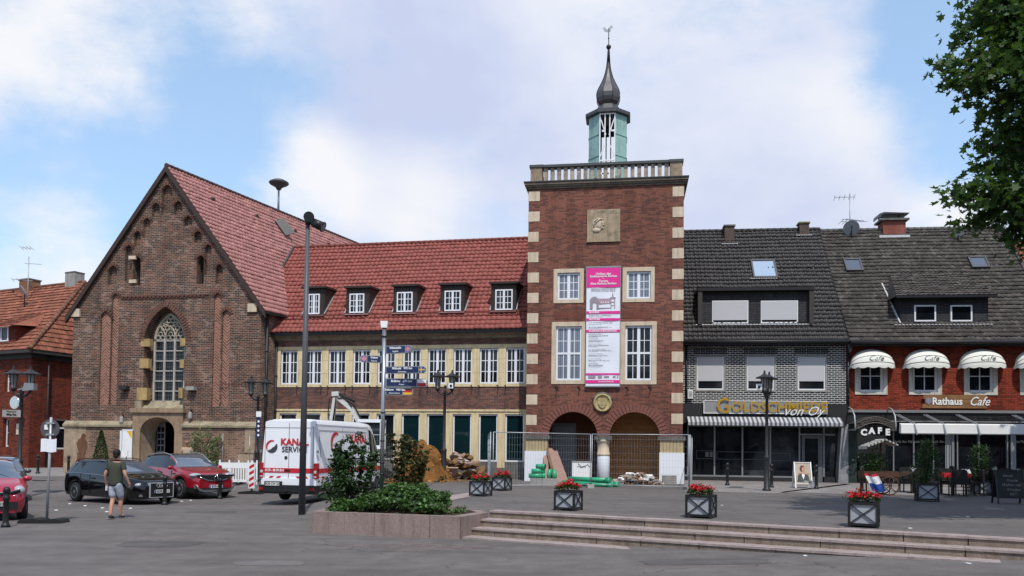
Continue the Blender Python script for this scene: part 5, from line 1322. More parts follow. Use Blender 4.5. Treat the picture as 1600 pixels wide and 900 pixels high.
def awning():
 F = GD; z0, z1 = F.z(1195, 665), F.z(1195, 652); ua, ub = F.u(1075, 658, -.6), F.u(1317, 658, -.6)
 root = fitem('striped_awning', F, 'grey and white striped awning above the goldsmith shop window', 'awning', org=(ua, -.13, z0)); L = ub-ua
 b = MB(); h = z1-z0; n = int(L*4.3*4)
 b.prism([(-.12, h), (-.6, .12), (-.6, .10), (-.12, h-.03)], 0, L, 'yz'); b.box(0, L, -.61, -.6, -.03, .12); b.build('canvas', M['stripe'], root)
 b = MB(); b.box(-.03, L+.03, -.66, -.612, -.09, -.03)
 for x in (.3, L/2, L-.3): b.beam((x, -.62, .02), (x, -.02, h-.1), .04)
 b.box(0, L, -.12, -.0, h-.08, h+.02); b.build('awning_frame', M['black'], root)
awning()
def dome_blinds():
 F = GD; first = None
 names = ['leftmost of the white arched café blinds, next to the downpipe', 'second arched white blind, left of the wooden café sign', 'third arched white blind, over the end of the wooden café sign', 'arched white café blind cut by the right picture edge']
 for k, r in enumerate(c_rs):
  c = (r[0]+r[1])/2; zb = F.z(1440, 573.5, -.4); H = F.z(1440, 545, -.1)-zb; W = .99
  if first is None:
   root = fitem('window_blind', F, '', 'blind', 'arched white café blinds', org=(c, 0, zb)); first = root
   b = MB(); b.smooth = True; n, m = 18, 8; idx = []
   for j in range(m+1):
    a = R(90*j/m); row = []
    for i in range(n+1):
     t = math.pi*i/n; row.append(b.av((W*math.cos(t)*(math.cos(a)*.06+.94 if j < m else .94), -.72*math.cos(a)*math.sin(t)**.6 if 0 < i < n else 0, .05+(H-.05)*math.sin(a)*math.sin(t)**.8 if 0 < i < n else .05)))
    idx.append(row)
   for j in range(m):
    for i in range(n): b.af((idx[j][i], idx[j][i+1], idx[j+1][i+1], idx[j+1][i]))
   canopy = b.build('canopy', M['canvas'], root, fix=True)
   b = MB()
   for j in (1, 3, 5):
    a = R(90*j/m); b.tube([(W*1.005*math.cos(math.pi*i/n)*(math.cos(a)*.06+.94), -.725*math.cos(a)*math.sin(math.pi*i/n)**.6, .055+(H-.05)*math.sin(a)*math.sin(math.pi*i/n)**.8) for i in range(1, n)], .012, 4)
   b.build('piping', M['grey_band'], canopy)
   b = MB(); N = 54
   for i in range(N):
    t0, t1 = math.pi*i/N, math.pi*(i+1)/N
    f = lambda t: (W*math.cos(t), -.725*math.sin(t)**.6 if .01 < t < math.pi-.01 else 0)
    s0 = .10-.06*abs(math.sin(6.5*t0*1.0)); s1 = .10-.06*abs(math.sin(6.5*t1))
    (xa, ya), (xb, yb) = f(t0), f(t1); b.poly([(xa, ya, .055), (xb, yb, .055), (xb, yb, .055-.17+s1), (xa, ya, .055-.17+s0)])
   b.build('scalloped_valance', M['canvas'], root, fix=False)
   b = MB(); text_mb(b, "Cafe", .36, (.0, -.64, H*.42), up=(0, .45, 1), bold=.0, shear=.5, depth=.02); b.build('lettering', M['print2'], root)
  else:
   root = copy_tree(first); root.location = F.m @ Vector((c, 0, zb))
  root['label'] = names[k]
M['canvas'] = plain('white_canvas', (.72, .72, .66), .8, .1, var=.06, scale=3); M['print2'] = plain('grey_lettering', (.1, .1, .1), .6, .2)
dome_blinds()
def cafe_sign():
 F = GD; r = F.rect(1441, 1542, 617, 638, -.15); root = fitem('wooden_sign', F, 'weathered wooden sign with white café lettering on the red brick front', 'sign', org=(r[0], -.1, r[2])); L, H = r[1]-r[0], r[3]-r[2]
 b = MB()
 for k in range(3): b.box([0, .12, .05][k], L-[0, .15, .02][k], -.06-.004*k, .0, H*k/3+.005, H*(k+1)/3-.005)
 b.build('boards', M['wood_old'], root)
 b = MB(); text_mb(b, "Rathaus", .46, (.42, -.075, H*.5), align='LEFT', bold=.012, sx=.9); b.build('sign_letters', M['white'], root); b = MB(); text_mb(b, "Cafe", .56, (2.0, -.075, H*.5), align='LEFT', bold=.004, shear=.4, sx=.85); b.build('sign_letters', M['white'], root)
 b = MB(); b.prism([(.15, H*.75), (.38, H*.75), (.38, H*.45), (.265, H*.25), (.15, H*.45)], -.085, -.069, 'xz'); b.build('emblem', M['emblem'], root)
M['wood_old'] = plain('old_sign_boards', (.24, .13, .06), .8, .1, var=.6, scale=2.5); M['emblem'] = plain('grey_emblem', (.22, .22, .3), .5, .3)
cafe_sign()
def white_awning():
 F = GD; z0, z1 = F.z(1500, 678, -1.4), F.z(1500, 664, -1.4); ua, ub = F.u(1408, 670, -1.4), F.u(1640, 670, -1.4)
 root = fitem('folded_awning', F, 'white retracted awning on slanting arms over the optician window', 'awning', org=(ua, -.1, z0)); L = ub-ua; h = z1-z0
 b = MB(); b.prism([(-1.3, 0), (-1.3, h), (-1.1, h+.06), (-1.05, .02)], 0, L, 'yz'); b.build('awning_cassette', M['white'], root)
 for x in (1405, 1449, 1500, 1588):
  u_ = F.u(x, 655, -.3)-ua
  b = MB()
  for e in (0, .12): b.beam((u_-.1+e, -.02, h+.5), (u_+.25+e, -1.2, h+.02), .045);
  b.beam((u_+.25, -1.3, h+.02), (u_+.35, -1.36, -.05), .05); b.build('awning_arm', M['zinc'], root)
 b = MB(); b.box(0, L, -1.32, -1.30, -.02, .02); b.box(-.1, L, -.05, .03, h+.16, h+.22); b.build('awning_rail', M['grey_band'], root)
white_awning()
def porch_canopy():
 F = GD; r = F.rect(1337, 1399, 646, 678, -1.1); root = fitem('porch_canopy', F, 'dark ornamental iron porch arch with white CAFE letters', 'canopy', org=(r[0], -.1, r[2])); L, H = r[1]-r[0], r[3]-r[2]
 b = MB(); n = 16; A = lambda k, z: (L*k/n, z+.32*math.sin(math.pi*k/n))
 for z in (H*.2, H*.48): b.tube([(A(k, z)[0], -1.0, A(k, z)[1]) for k in range(n+1)], .025, 5)
 b.box(0, L, -1.0, .0, H*.2, H*.2) if 0 else None
 o = b.build('arch_rails', M['iron_gl'], root)
 b = MB(); r_ = random.Random(4)
 for k in range(34):
  t = (k+.5)/34*n; x, z = A(t, H*.34); z += r_.uniform(-.05, .05); rr = r_.uniform(.05, .08)
  b.tube([(x+rr*math.cos(a), -1.0, z+rr*math.sin(a)) for a in [2*math.pi*q/7 for q in range(8)]], .014, 4)
 b.build('scrollwork', M['iron_gl'], root)
 b = MB()
 for x in (-.02, L+.02): b.tube([(x, .0, H*1.35), (x-.0, -.5, H*1.25), (x, -.9, H*.9), (x, -1.0, H*.45), (x, -1.0, H*.15)], .035, 6); b.tube([(x, 0, H*.2), (x, -1.0, H*.2)], .03, 6)
 b.build('brackets', M['zinc'], root, split=True)
 b = MB(); b.smooth = True; idx = []
 for j in range(2): idx.append([b.av((A(k, H*.5)[0], -1.0+j*1.0, A(k, H*.5)[1]+.02)) for k in range(n+1)])
 for k in range(n): b.af((idx[0][k], idx[0][k+1], idx[1][k+1], idx[1][k]))
 b.build('canopy_sheet', M['slate'], root, fix=False)
 for k, c in enumerate("CAFE"):
  b = MB(); text_mb(b, c, .38, (L*(.2+.2*k), -1.03, H*.06+[0, .07, .08, .02][k]), bold=.02); b.build('letter', M['white'], root)
M['iron_gl'] = plain('dull_iron', (.10, .085, .075), .5, .4)
porch_canopy()
def wall_lamp():
 F = GD; u_, z_ = F.hit(1078.5, 616, -.1); root = fitem('alarm_box', F, 'small white louvred alarm box on the black brick wall by the tower', 'alarm box', org=(u_, -.1, z_)); b = MB(); b.box(-.12, .12, -.06, .1, -.2, .2); b.build('housing', M['white'], root)
 b = MB()
 for k in range(5): b.box(-.09, .09, -.065, -.061, -.14+k*.06, -.115+k*.06)
 b.build('louvres', M['iron'], root)
wall_lamp()
# antennas, dishes, siren: things standing on the roofs
def antenna(p, h, arms, label, r=.03, rz=0):
 root = empty('roof_antenna', p, rz, label, 'antenna', 'aerials on the roofs'); b = MB(); b.cyl((0, 0, -.8), (0, 0, h), r, n=8); b.build('mast', M['zinc'], root)
 for z, L, a, n in arms:
  b = MB(); d = Vector((math.cos(a), math.sin(a), 0)); e = Vector((-d.y, d.x, 0)); b.beam(Vector((0, 0, z))-d*L*.3, Vector((0, 0, z+.06*L))+d*L, .03)
  for k in range(n): q = Vector((0, 0, z))+d*(L*(-.3+1.3*k/(n-1))); b.cyl(q-e*.28-Vector((0, 0, .05)), q+e*.28+Vector((0, 0, .08)), .012, n=5)
  b.build('aerial', M['zinc'], root)
def dish(p, r, label, rz=0, post=.5):
 root = empty('satellite_dish', p, rz, label, 'satellite dish'); b = MB(); b.M = Matrix.Translation((0, -.1, post)) @ Matrix.Rotation(R(28), 4, 'X') @ Matrix.Rotation(R(90), 4, 'X')
 b.smooth = True; prof = [(r*k/6, r*.22*(k/6)**2-.22*r) for k in range(0, 7)]; prof[0] = (.001, prof[0][1]); b.lathe(prof, n=22); b.build('reflector', M['dishgrey'], root)
 b = MB(); b.tube([(0, -.1-.05, post-r*.8), (0, -.1-r*1.0, post-r*.55), (0, -.1-r*1.05, post-r*.15)], .018, 5); b.cbox((0, -.1-r*1.05, post-.05), (.09, .14, .09)); b.build('feed_arm', M['iron'], root)
 b = MB(); b.tube([(0, 0, -.6), (0, 0, post-.05), (0, -.1, post)], .03, 6); b.build('bracket', M['iron'], root)
M['dishgrey'] = plain('dish_grey', (.30, .31, .32), .5, .3)
q = GD.m @ c_rp(1328, 366); antenna(q+Vector((0, 0, 0)), 2.15, [(1.95, .75, R(165), 5), (.75, .9, R(20), 6), (.62, .5, R(190), 4)], 'thin television aerial with two combs on the grey café roof', rz=0)
q = GD.m @ c_rp(1330, 372); dish(q, .40, 'round grey satellite dish at the foot of the aerial on the café roof', R(-20), .5)
q = GD.m @ c_rp(1497, 377); dish(q, .33, 'smaller round satellite dish on the café roof near the tree', R(20), .45)
def siren():
 Dr = Vector(ch_ridge); P = CH.m @ (Dr+Vector(ch_rd)*0); Q = CH.m @ (Dr+Vector(ch_rd)*21); best = min((abs(project(P.lerp(Q, t/200))[0]-434.5), t) for t in range(200))[1]; p = P.lerp(Q, best/200)
 top = None; z = p.z
 h = 0
 while project((p.x, p.y, p.z+h))[1] > 285: h += .02
 root = empty('roof_siren', p, 0, 'dark mushroom shaped siren on a mast above the church ridge', 'siren'); b = MB(); b.cyl((0, 0, -.3), (0, 0, h-.1), .07, .05, n=10); b.build('mast', M['grey'], root)
 b = MB(); b.smooth = True; b.lathe([(.12, h-.45), (.2, h-.3), (.5, h-.14), (.58, h-.06), (.56, h), (.35, h+.12), (.1, h+.17), (.04, h+.18)], n=20); b.build('siren_head', M['mast'], root)
siren()
# ================================================================== brick house on the left
def left_house():
 F = HS; root = froot('corner_house', F, 'bright red brick corner house with orange hipped roof left of the church', 'house')
 u0 = -16; ze = F.z(44, 552); D = 9.5; zb = -.5
 # windows of the street front (local xz plane) and of the side (yz plane)
 fr = []
 for x0, x1, y0, y1 in ((7, 15, 579, 612), (4.5, 13.5, 654, 698), (-14, -6, 579, 612)): a = F.rect(x0, x1, y0, y1); fr.append(a)
 b = MB(); b.holed(rc((u0, 0, zb, ze)), [rc(r) for r in fr], 0, .3)
 sw = F.plane(87, 680, (0, 0, 0), (1, 0, 0)); sw2 = F.plane(107, 680, (0, 0, 0), (1, 0, 0)); s0, s1 = sw.y, sw2.y; t0, t1 = F.plane(97, 702, (0, 0, 0), (1, 0, 0)).z, F.plane(97, 655, (0, 0, 0), (1, 0, 0)).z
 b.M = Matrix.Rotation(R(90), 4, 'Z'); b.holed(rc((0, D, zb, ze)), [rc((s0, s1, t0, t1))], 0, .3); b.M = None
 b.box(u0, 0, D, D+.02, zb, ze); b.box(u0, u0+.02, 0, D, zb, ze)
 b.build('wall', M['brick_house'], root)
 for r in fr: window(root, r, .2, 1, 1, 2, .08)
 sroot = empty('window', (0, 0, 0), R(90), parent=root)
 w_ = window(sroot, (s0, s1, t0, t1), .12, 1, 1, 1, .09);
 b = MB(); b.box(s0+.05, s1-.05, .11, .16, t1-(t1-t0)*.32, t1-(t1-t0)*.27); b.build('transom', M['frame_white'], sroot)
 # eaves and hipped roof
 ov = .45; vr = D/2; ap = F.plane(137, 439, (0, vr, 0), (0, 1, 0)); uh = -2.2; zr = F.z(134, 440, vr)
 b = MB(); b.box(u0-.2, ov, -ov, D+ov, ze-.02, ze+.16); b.box(u0, .1, -.1, D+.1, ze-.3, ze-.021); b.build('eave', M['eave'], root)
 E0, E1, E2, E3 = Vector((u0, -ov, ze+.17)), Vector((ov, -ov, ze+.17)), Vector((ov, D+ov, ze+.17)), Vector((u0, D+ov, ze+.17)); R0, R1 = Vector((u0, vr, zr)), Vector((uh, vr, zr))
 b = MB(); L = ov-u0
 tile_roof(b, E0, E1, (ov, vr, zr), R0, .22, .34, .0, .05, clip=lambda s, t: s*L < L-(ov-uh)*t, flat=True)
 W = D+2*ov; tile_roof(b, E1, E2, (uh, D+ov, zr), (uh, -ov, zr), .22, .34, .0, .05, clip=lambda s, t: t*.5 <= s <= 1-t*.5, flat=True)
 tile_roof(b, E2, E3, R0, (ov, vr, zr), .22, .34, .0, .05, clip=lambda s, t: s*L > (ov-uh)*t, flat=True)
 roof = b.build('roof', M['tile_orange'], root, fix=False)
 b = MB(); ridge_tiles(b, R0, R1, .1); ridge_tiles(b, E1, R1, .12, .3); ridge_tiles(b, E2, R1, .12, .3); b.build('hip_tiles', M['hip'], roof)
 rp = roof_plane(F, ze+.17, -ov, vr, zr)
 chimney(roof, (F.u(117, 432, vr)-0, vr, zr-.3), (.9, .7), F.z(117, 428, vr)-zr+.3, 'concrete', 'darkstone', over=.02)
 p = rp(31, 462); chimney(roof, (p.x, vr, zr-.6), (1.0, .8), F.z(31, 441, vr)-zr+.6, 'chim_or', 'darkstone')
 # dormer
 pd = rp(12, 536); vd = pd.y; r = F.rect(-16, 24, 511, 536, vd); b = MB(); b.box(r[0], r[1], vd, vd+2.5, r[2]-.3, r[3]); dm = b.build('dormer', M['brick_house'], root)
 window(dm, (F.u(-8, 520, vd), F.u(14, 520, vd), r[2]+.08, r[3]-.0), vd-.06, 2, 1, 1, .07)
 A, B = Vector((r[0]-.3, vd-.4, r[3])), Vector((r[1]+.35, vd-.4, r[3])); b = MB(); zt = r[3]+1.3; vt = vd+2.6
 tile_roof(b, A, B, (r[1]-.6, vt, zt), (r[0], vt, zt), .22, .3, 0, .04, flat=True); b.poly([B, (B.x+.1, vt+1, r[3]+.3), (r[1]-.6, vt, zt)], [(.5, .5)]*3); b.build('dormer_roof', M['tile_orange'], dm, fix=False)
 gutter_down(root, .2, zb, ze, .9, 'iron', .05)
 # boxed sign, wall plate
 b = MB(); a_ = F.rect(26.5, 31, 662, 679); b.box(a_[0], a_[1], -.05, -.0, a_[2], a_[3]); b.build('house_plate', M['cream2'], root)
 q = F.m @ rp(43, 470); antenna(q, (q.y/1240)*70, [(3.4, .5, R(180), 4), (2.4, .7, R(30), 5), (1.3, .9, R(190), 5)][:3], 'tall television aerial on the orange roof left of the church', rz=0)
 q = F.m @ rp(38, 480); dish(q, .5, 'grey satellite dish tilted up on the orange roof of the corner house', R(-55), 1.0)
M['eave'] = plain('dark_eave', (.05, .045, .042), .7, .2, var=.3); M['hip'] = stone('mossy_hip', (.20, .095, .06), .5); M['chim_or'] = brick('orange_chimney', (.3, .13, .06), (.35, .16, .08), (.2, .15, .1), bw=.2, bh=.07)
left_house()
def far_house():
 root = empty('far_house', (at_depth(10, 700, 62).x, 62, .4), R(-25), 'distant house with pale red roof at the far left behind the corner house', 'house')
 zt = (at_depth(20, 456, 64).z)-.4; b = MB(); b.box(-9, 5, 0, 9, -.5, zt-4.5); b.build('wall', M['brick_house'], root)
 b = MB(); tile_roof(b, (-9, -.4, zt-4.6), (5.5, -.4, zt-4.6), (5.5, 4.5, zt), (-9, 4.5, zt), .24, .34, .04, .03); tile_roof(b, (5.5, 9.4, zt-4.6), (-9, 9.4, zt-4.6), (-9, 4.5, zt), (5.5, 4.5, zt), .24, .34, .04, .03); b.build('roof', M['tile_pale'], root, fix=False)
 window(root, (1, 2.4, 3, 4.5), -.05, 2, 1, 1)
far_house()
# ================================================================== vehicles
def paint(name, c, rough=.25, metal=.0, coat=1):
 t = NT(name, rough, .5, metal); f = t.noise(t.obj(), 1.3, 4); t.color(t.mix(f, tuple(x*.93 for x in c), tuple(x*1.05 for x in c))); t.b.inputs['Coat Weight'].default_value = coat; t.b.inputs['Coat Roughness'].default_value = .03
 return t.mat
M['p_red'] = paint('dark_red_paint', (.30, .006, .016), .3, .25); M['p_red2'] = paint('crimson_paint', (.36, .008, .03), .3, .1); M['p_black'] = paint('black_car_paint', (.002, .002, .003), .08, coat=.2); M['p_grey'] = paint('graphite_paint', (.05, .052, .058), .3, .3)
M['p_white'] = paint('white_van_paint', (.80, .81, .84), .3, coat=.6)
M['carglass'] = NT('car_glass', .02, .45).mat; M['carglass'].node_tree.nodes['Principled BSDF'].inputs['Base Color'].default_value = (.02, .025, .03, 1)
M['screenglass'] = NT('windscreen', .03, 1.0).mat; M['screenglass'].node_tree.nodes['Principled BSDF'].inputs['Base Color'].default_value = (.07, .09, .12, 1); M['screenglass'].node_tree.nodes['Principled BSDF'].inputs['Coat Weight'].default_value = 1
M['trim'] = plain('black_trim', (.015, .015, .016), .6, .3); M['silver'] = plain('bright_silver', (.36, .37, .39), .3, .5, var=.03); M['lampcar'] = NT('headlamp', .08, 1).mat; M['lampcar'].node_tree.nodes['Principled BSDF'].inputs['Base Color'].default_value = (.34, .36, .39, 1); M['chrome'] = plain('chrome', (.6, .61, .63), .15, .5, metal=1, var=.02); M['lamp'] = NT('headlamp_glass', .05, 1).mat; M['lamp'].node_tree.nodes['Principled BSDF'].inputs['Base Color'].default_value = (.5, .53, .56, 1)
M['alloy'] = plain('alloy', (.32, .33, .34), .3, .5, metal=.8); M['tail'] = plain('tail_lamp', (.35, .01, .015), .15, .6); M['plate'] = plain('number_plate', (.7, .7, .68), .4, .4, var=.02); M['plateblue'] = plain('plate_band', (.01, .04, .35), .4, .4)
def interp(tab, x):
 if x <= tab[0][0]: return tab[0][1]
 for (a, va), (b, vb) in zip(tab, tab[1:]):
  if x <= b:
   t = (x-a)/(b-a); return va+(vb-va)*t
 return tab[-1][1]
def smooth_tab(tab, w=.12):
 return lambda x: sum(interp(tab, x+w*k/3) for k in range(-3, 4))/7
def car(name, L, top, belt, half, roofw, sill, wheels, R_, body_mat, winx, ws, rw, label, clad=None, hoodw=.14, bandz=(.3, .65), roof_mat=None, cat='car', wr=None, rim='alloy', group=None, W_off=.0):
 """top/belt/half/roofw: tables along x; winx: side window x-ranges; ws/rw: windscreen and rear window x-ranges"""
 root = empty(name, (0, 0, 0), 0, label, cat, group); T, B, H, RW = smooth_tab(top, .10), smooth_tab(belt, .12), smooth_tab(half, .10), smooth_tab(roofw, .2)
 n = int(L/.055); xs = [-L/2+L*k/n for k in range(n+1)]; secs = []
 for x in xs:
  w = H(x); zt = T(x); zb = min(B(x), zt-.012); zs = sill
  for wx in wheels:
   d = abs(x-wx); ra = R_+.055
   if d < ra: zs = max(zs, R_-.0+math.sqrt(ra*ra-d*d))
  zs = min(zs, zb-.1); rwid = min(RW(x), w-.05); k = min(1, (zt-zb)/.35)
  hw = (w-.06)*(1-k)+rwid*k
  y3, z3 = w-.025, zb; y4, z4 = hw, zt-.05*k-.004
  P = [(w-.06, zs), (w-.008, zs+(zb-zs)*bandz[0]), (w, zs+(zb-zs)*bandz[1]), (y3, z3), (y3+(y4-y3)*.10, z3+(z4-z3)*.10), (y3+(y4-y3)*.86, z3+(z4-z3)*.86), (y4, z4), (hw*.72, zt-.012*k), (hw*.36, zt-.002), (0, zt)]
  secs.append(P)
 np_ = len(secs[0])
 bm = {k: MB() for k in ('body', 'side', 'ws', 'rw', 'clad', 'roof')}
 ids = {k: {} for k in bm}
 def vid(k, i, j, s):
  key = (i, j, s if j < np_-1 else 1)
  if key not in ids[k]: ids[k][key] = bm[k].av((xs[i], s*secs[i][j][0], secs[i][j][1]))
  return ids[k][key]
 for i in range(n):
  xm = (xs[i]+xs[i+1])/2
  for j in range(np_-1):
   k = 'body'
   if j == 4 and any(a < xm < b for a, b in winx) and secs[i][6][1]-secs[i][3][1] > .16: k = 'side'
   elif j >= 6 and ws[0] < xm < ws[1]: k = 'ws'
   elif j >= 6 and rw and rw[0] < xm < rw[1]: k = 'rw'
   elif j >= 5 and roof_mat and rw[1] <= xm <= ws[0]: k = 'roof'
   elif j == 0 and clad: k = 'clad'
   for s in (1, -1):
    q = [vid(k, i, j, s), vid(k, i+1, j, s), vid(k, i+1, j+1, s), vid(k, i, j+1, s)]
    bm[k].smooth = True; bm[k].af(q if s < 0 else q[::-1])
 for i, f in ((0, 1), (n, 0)):   # end caps
  for j in range(np_-1):
   k = 'body' if not (clad and j == 0) else 'clad'
   q = [vid(k, i, j, 1), vid(k, i, j, -1), vid(k, i, j+1, -1), vid(k, i, j+1, 1)]
   if len(set(q)) == 3: q = list(dict.fromkeys(q))
   bm[k].smooth = False; bm[k].af(q if f else q[::-1])
 body = bm['body'].build('body', M[body_mat], root, fix=False)
 if bm['side'].f:
  bm['side'].build('side_window', M['carglass'], root, fix=False, split=True)
 bm['ws'].build('windscreen', M['screenglass'], root, fix=False)
 if bm['rw'].f: bm['rw'].build('rear_window', M['carglass'], root, fix=False)
 if bm['clad'].f: bm['clad'].build('lower_cladding', M[clad], root, fix=False)
 if bm['roof'].f: bm['roof'].build('roof_panel', M[roof_mat], root, fix=False)
 hw = max(h for _, h in half)
 b = MB(); b.box(-L/2+.25, L/2-.25, -hw+.16, hw-.16, sill-.02, .62); b.build('underbody', M['trim'], root)
 first = None
 for wx in wheels:
  for s in (-1, 1):
   if first is None:
    t = MB(); w_ = .2; t.smooth = True; t.lathe([(R_*.62, 0), (R_*.9, .0), (R_, .03), (R_, w_-.03), (R_*.9, w_), (R_*.62, w_)], n=28, ax='Y'); tyre = t.build('wheel', M['rubber'], root)
    t = MB(); t.lathe([(R_*.66, .03), (R_*.64, .0), (R_*.60, .01), (R_*.58, .07), (.001, .08)], n=28, ax='Y'); d = t.build('rim', M['trim'], tyre)
    t = MB(); t.lathe([(R_*.665, .02), (R_*.665, -.004), (R_*.60, -.004), (R_*.60, .02)], n=28, ax='Y')
    for k in range(10 if rim == 'alloy' else 5):
     a = 2*math.pi*k/(10 if rim == 'alloy' else 5); t.beam((0, .015, 0), (R_*.62*math.cos(a), .01, R_*.62*math.sin(a)), .035, .02, up=(0, 1, 0))
    t.cyl((0, -.006, 0), (0, .03, 0), .06, n=12); t.build('spokes', M[rim], tyre); first = tyre; o = tyre
   else: o = copy_tree(first, root)
   o.location = (wx, s*(hw-.015), R_) ; o.rotation_euler = (0, 0, 0 if s < 0 else math.pi)
 return root, dict(T=T, B=B, H=H, RW=RW, hw=hw, L=L, body=body)
def mirror(root, x, y, z, mat):
 for s in (-1, 1):
  b = MB(); b.ball((x, s*(y+.1), z), .11, 10, 6, (.55, 1.0, .68)); b.beam((x, s*(y-.05), z-.05), (x, s*(y+.08), z-.03), .05); b.build('door_mirror', M[mat], root)
def plate_on(root, x, z, txt, w=.52, tilt=0, y=0, blue=True):
 s = 1 if x > 0 else -1
 b = MB(); b.box(x-.01, x+.012*s, y-w/2, y+w/2, z-.055, z+.055); p = b.build('number_plate', M['plate'], root)
 if blue: b = MB(); b.box(x, x+.015*s, y-s*w/2, y-s*(w/2-.045), z-.054, z+.054); b.build('blue_band', M['plateblue'], p)
 b = MB(); text_mb(b, txt, .115, (x+.014*s, y+.02*s, z), right=(0, s, 0), depth=.004, bold=.002, sx=.82); b.build('characters', M['black'], p)
def door_lines(root, info, xs_, z0, mat='trim'):
 for s in (-1, 1):
  b = MB()
  for x in xs_:
   w = info['H'](x); zb = info['B'](x); pts = [(x, s*(w-.004), z0), (x, s*(w+.003), z0+(zb-z0)*.5), (x, s*(w-.012), zb)]
   b.tube(pts, .007, 4)
  b.build('door_seams', M[mat], root)
  b = MB()
  for x in xs_[1:]: b.box(x+.12, x+.30, s*(info['H'](x)-.01), s*(info['H'](x)+.025), info['B'](x)-.14, info['B'](x)-.105)
  b.build('door_handles', M[mat if mat != 'trim' else 'trim'], root)
def place(root, lx, ly, px, py, hd, z=None):
 p = on_ground(px, py); h = R(hd); root.rotation_euler.z = h
 x = p.x-(lx*math.cos(h)-ly*math.sin(h)); y = p.y-(lx*math.sin(h)+ly*math.cos(h))
 root.location = (x, y, gh(x, y) if z is None else z)
def halo(b, c, w, h, x): pass
def estate():
 L = 4.6
 top = [(-2.3, .86), (-2.22, 1.02), (-1.85, 1.38), (-1.5, 1.43), (-.3, 1.455), (.15, 1.42), (.42, 1.34), (1.12, .99), (1.3, .95), (1.9, .86), (2.15, .76), (2.3, .60)]
 belt = [(-2.3, .78), (-2.2, .93), (-1, .96), (1.1, .90), (1.5, .84), (2.1, .70), (2.3, .54)]
 half = [(-2.3, .66), (-2.15, .8), (-1.8, .87), (-1, .89), (1.2, .89), (1.8, .86), (2.1, .76), (2.3, .56)]
 rw = [(-2.3, .55), (-1.5, .57), (0, .6), (.5, .6), (1.0, .7), (2.3, .6)]
 root, I = car('estate_car', L, top, belt, half, rw, .22, (-1.33, 1.35), .32, 'p_black', [(-2.0, .62)], (.18, 1.15), (-2.25, -1.75), 'black estate car with silver framed grille, walked past by the man')
 b = MB(); b.box(2.2, 2.33, -.40, .40, .27, .72); g = b.build('grille', M['trim'], root)
 b = MB();
 for y in (-.41, .41): b.box(2.2, 2.342, y-.011, y+.011, .26, .72)
 for z in (.26, .72): b.box(2.2, 2.342, -.42, .42, z-.010, z+.010)
 for y in (-.13, -.045, .045, .13): b.lathe([(.06, 0), (.06, .012), (.045, .012), (.045, 0)], (0, 0, 0), 14) if 0 else b.tube([(2.345, y+.06*math.cos(a), .64+.06*math.sin(a)) for a in [2*math.pi*k/12 for k in range(13)]], .010, 4)
 b.build('grille_frame', M['silver'], g); plate_on(root, 2.35, .45, "BOR·NR 5")
 for s in (-1, 1):
  b = MB(); b.ball((2.06, s*.58, .66), .2, 12, 8, (.62, .95, .42)); b.build('headlight', M['lampcar'], root)
  b = MB(); b.box(2.1, 2.24, s*.45, s*.68, .29, .36); b.ball((2.18, s*.57, .33), .06, 8, 5, (.5, 1, .8)); b.build('fog_lamp', M['chrome'], root)
  b = MB(); b.tube([(x, s*(I['RW'](x)-.005), I['T'](x)+dz) for x, dz in ((-1.75, -.03), (-1.6, .02), (-1.0, .025), (-.4, .025), (.05, .02), (.2, -.03))], .016, 6); b.build('roof_rail', M['trim'], root)
  b = MB(); b.tube([(x, s*(I['H'](x)-.012), I['B'](x)+.01) for x in [-2.05+.2*k for k in range(15)]], .011, 5); b.build('window_trim', M['chrome'], root)
 mirror(root, .72, .82, .99, 'p_black'); door_lines(root, I, [-.95, -.38, .62], .3)
 place(root, -1.33, -.88, 115, 784, -33); return root
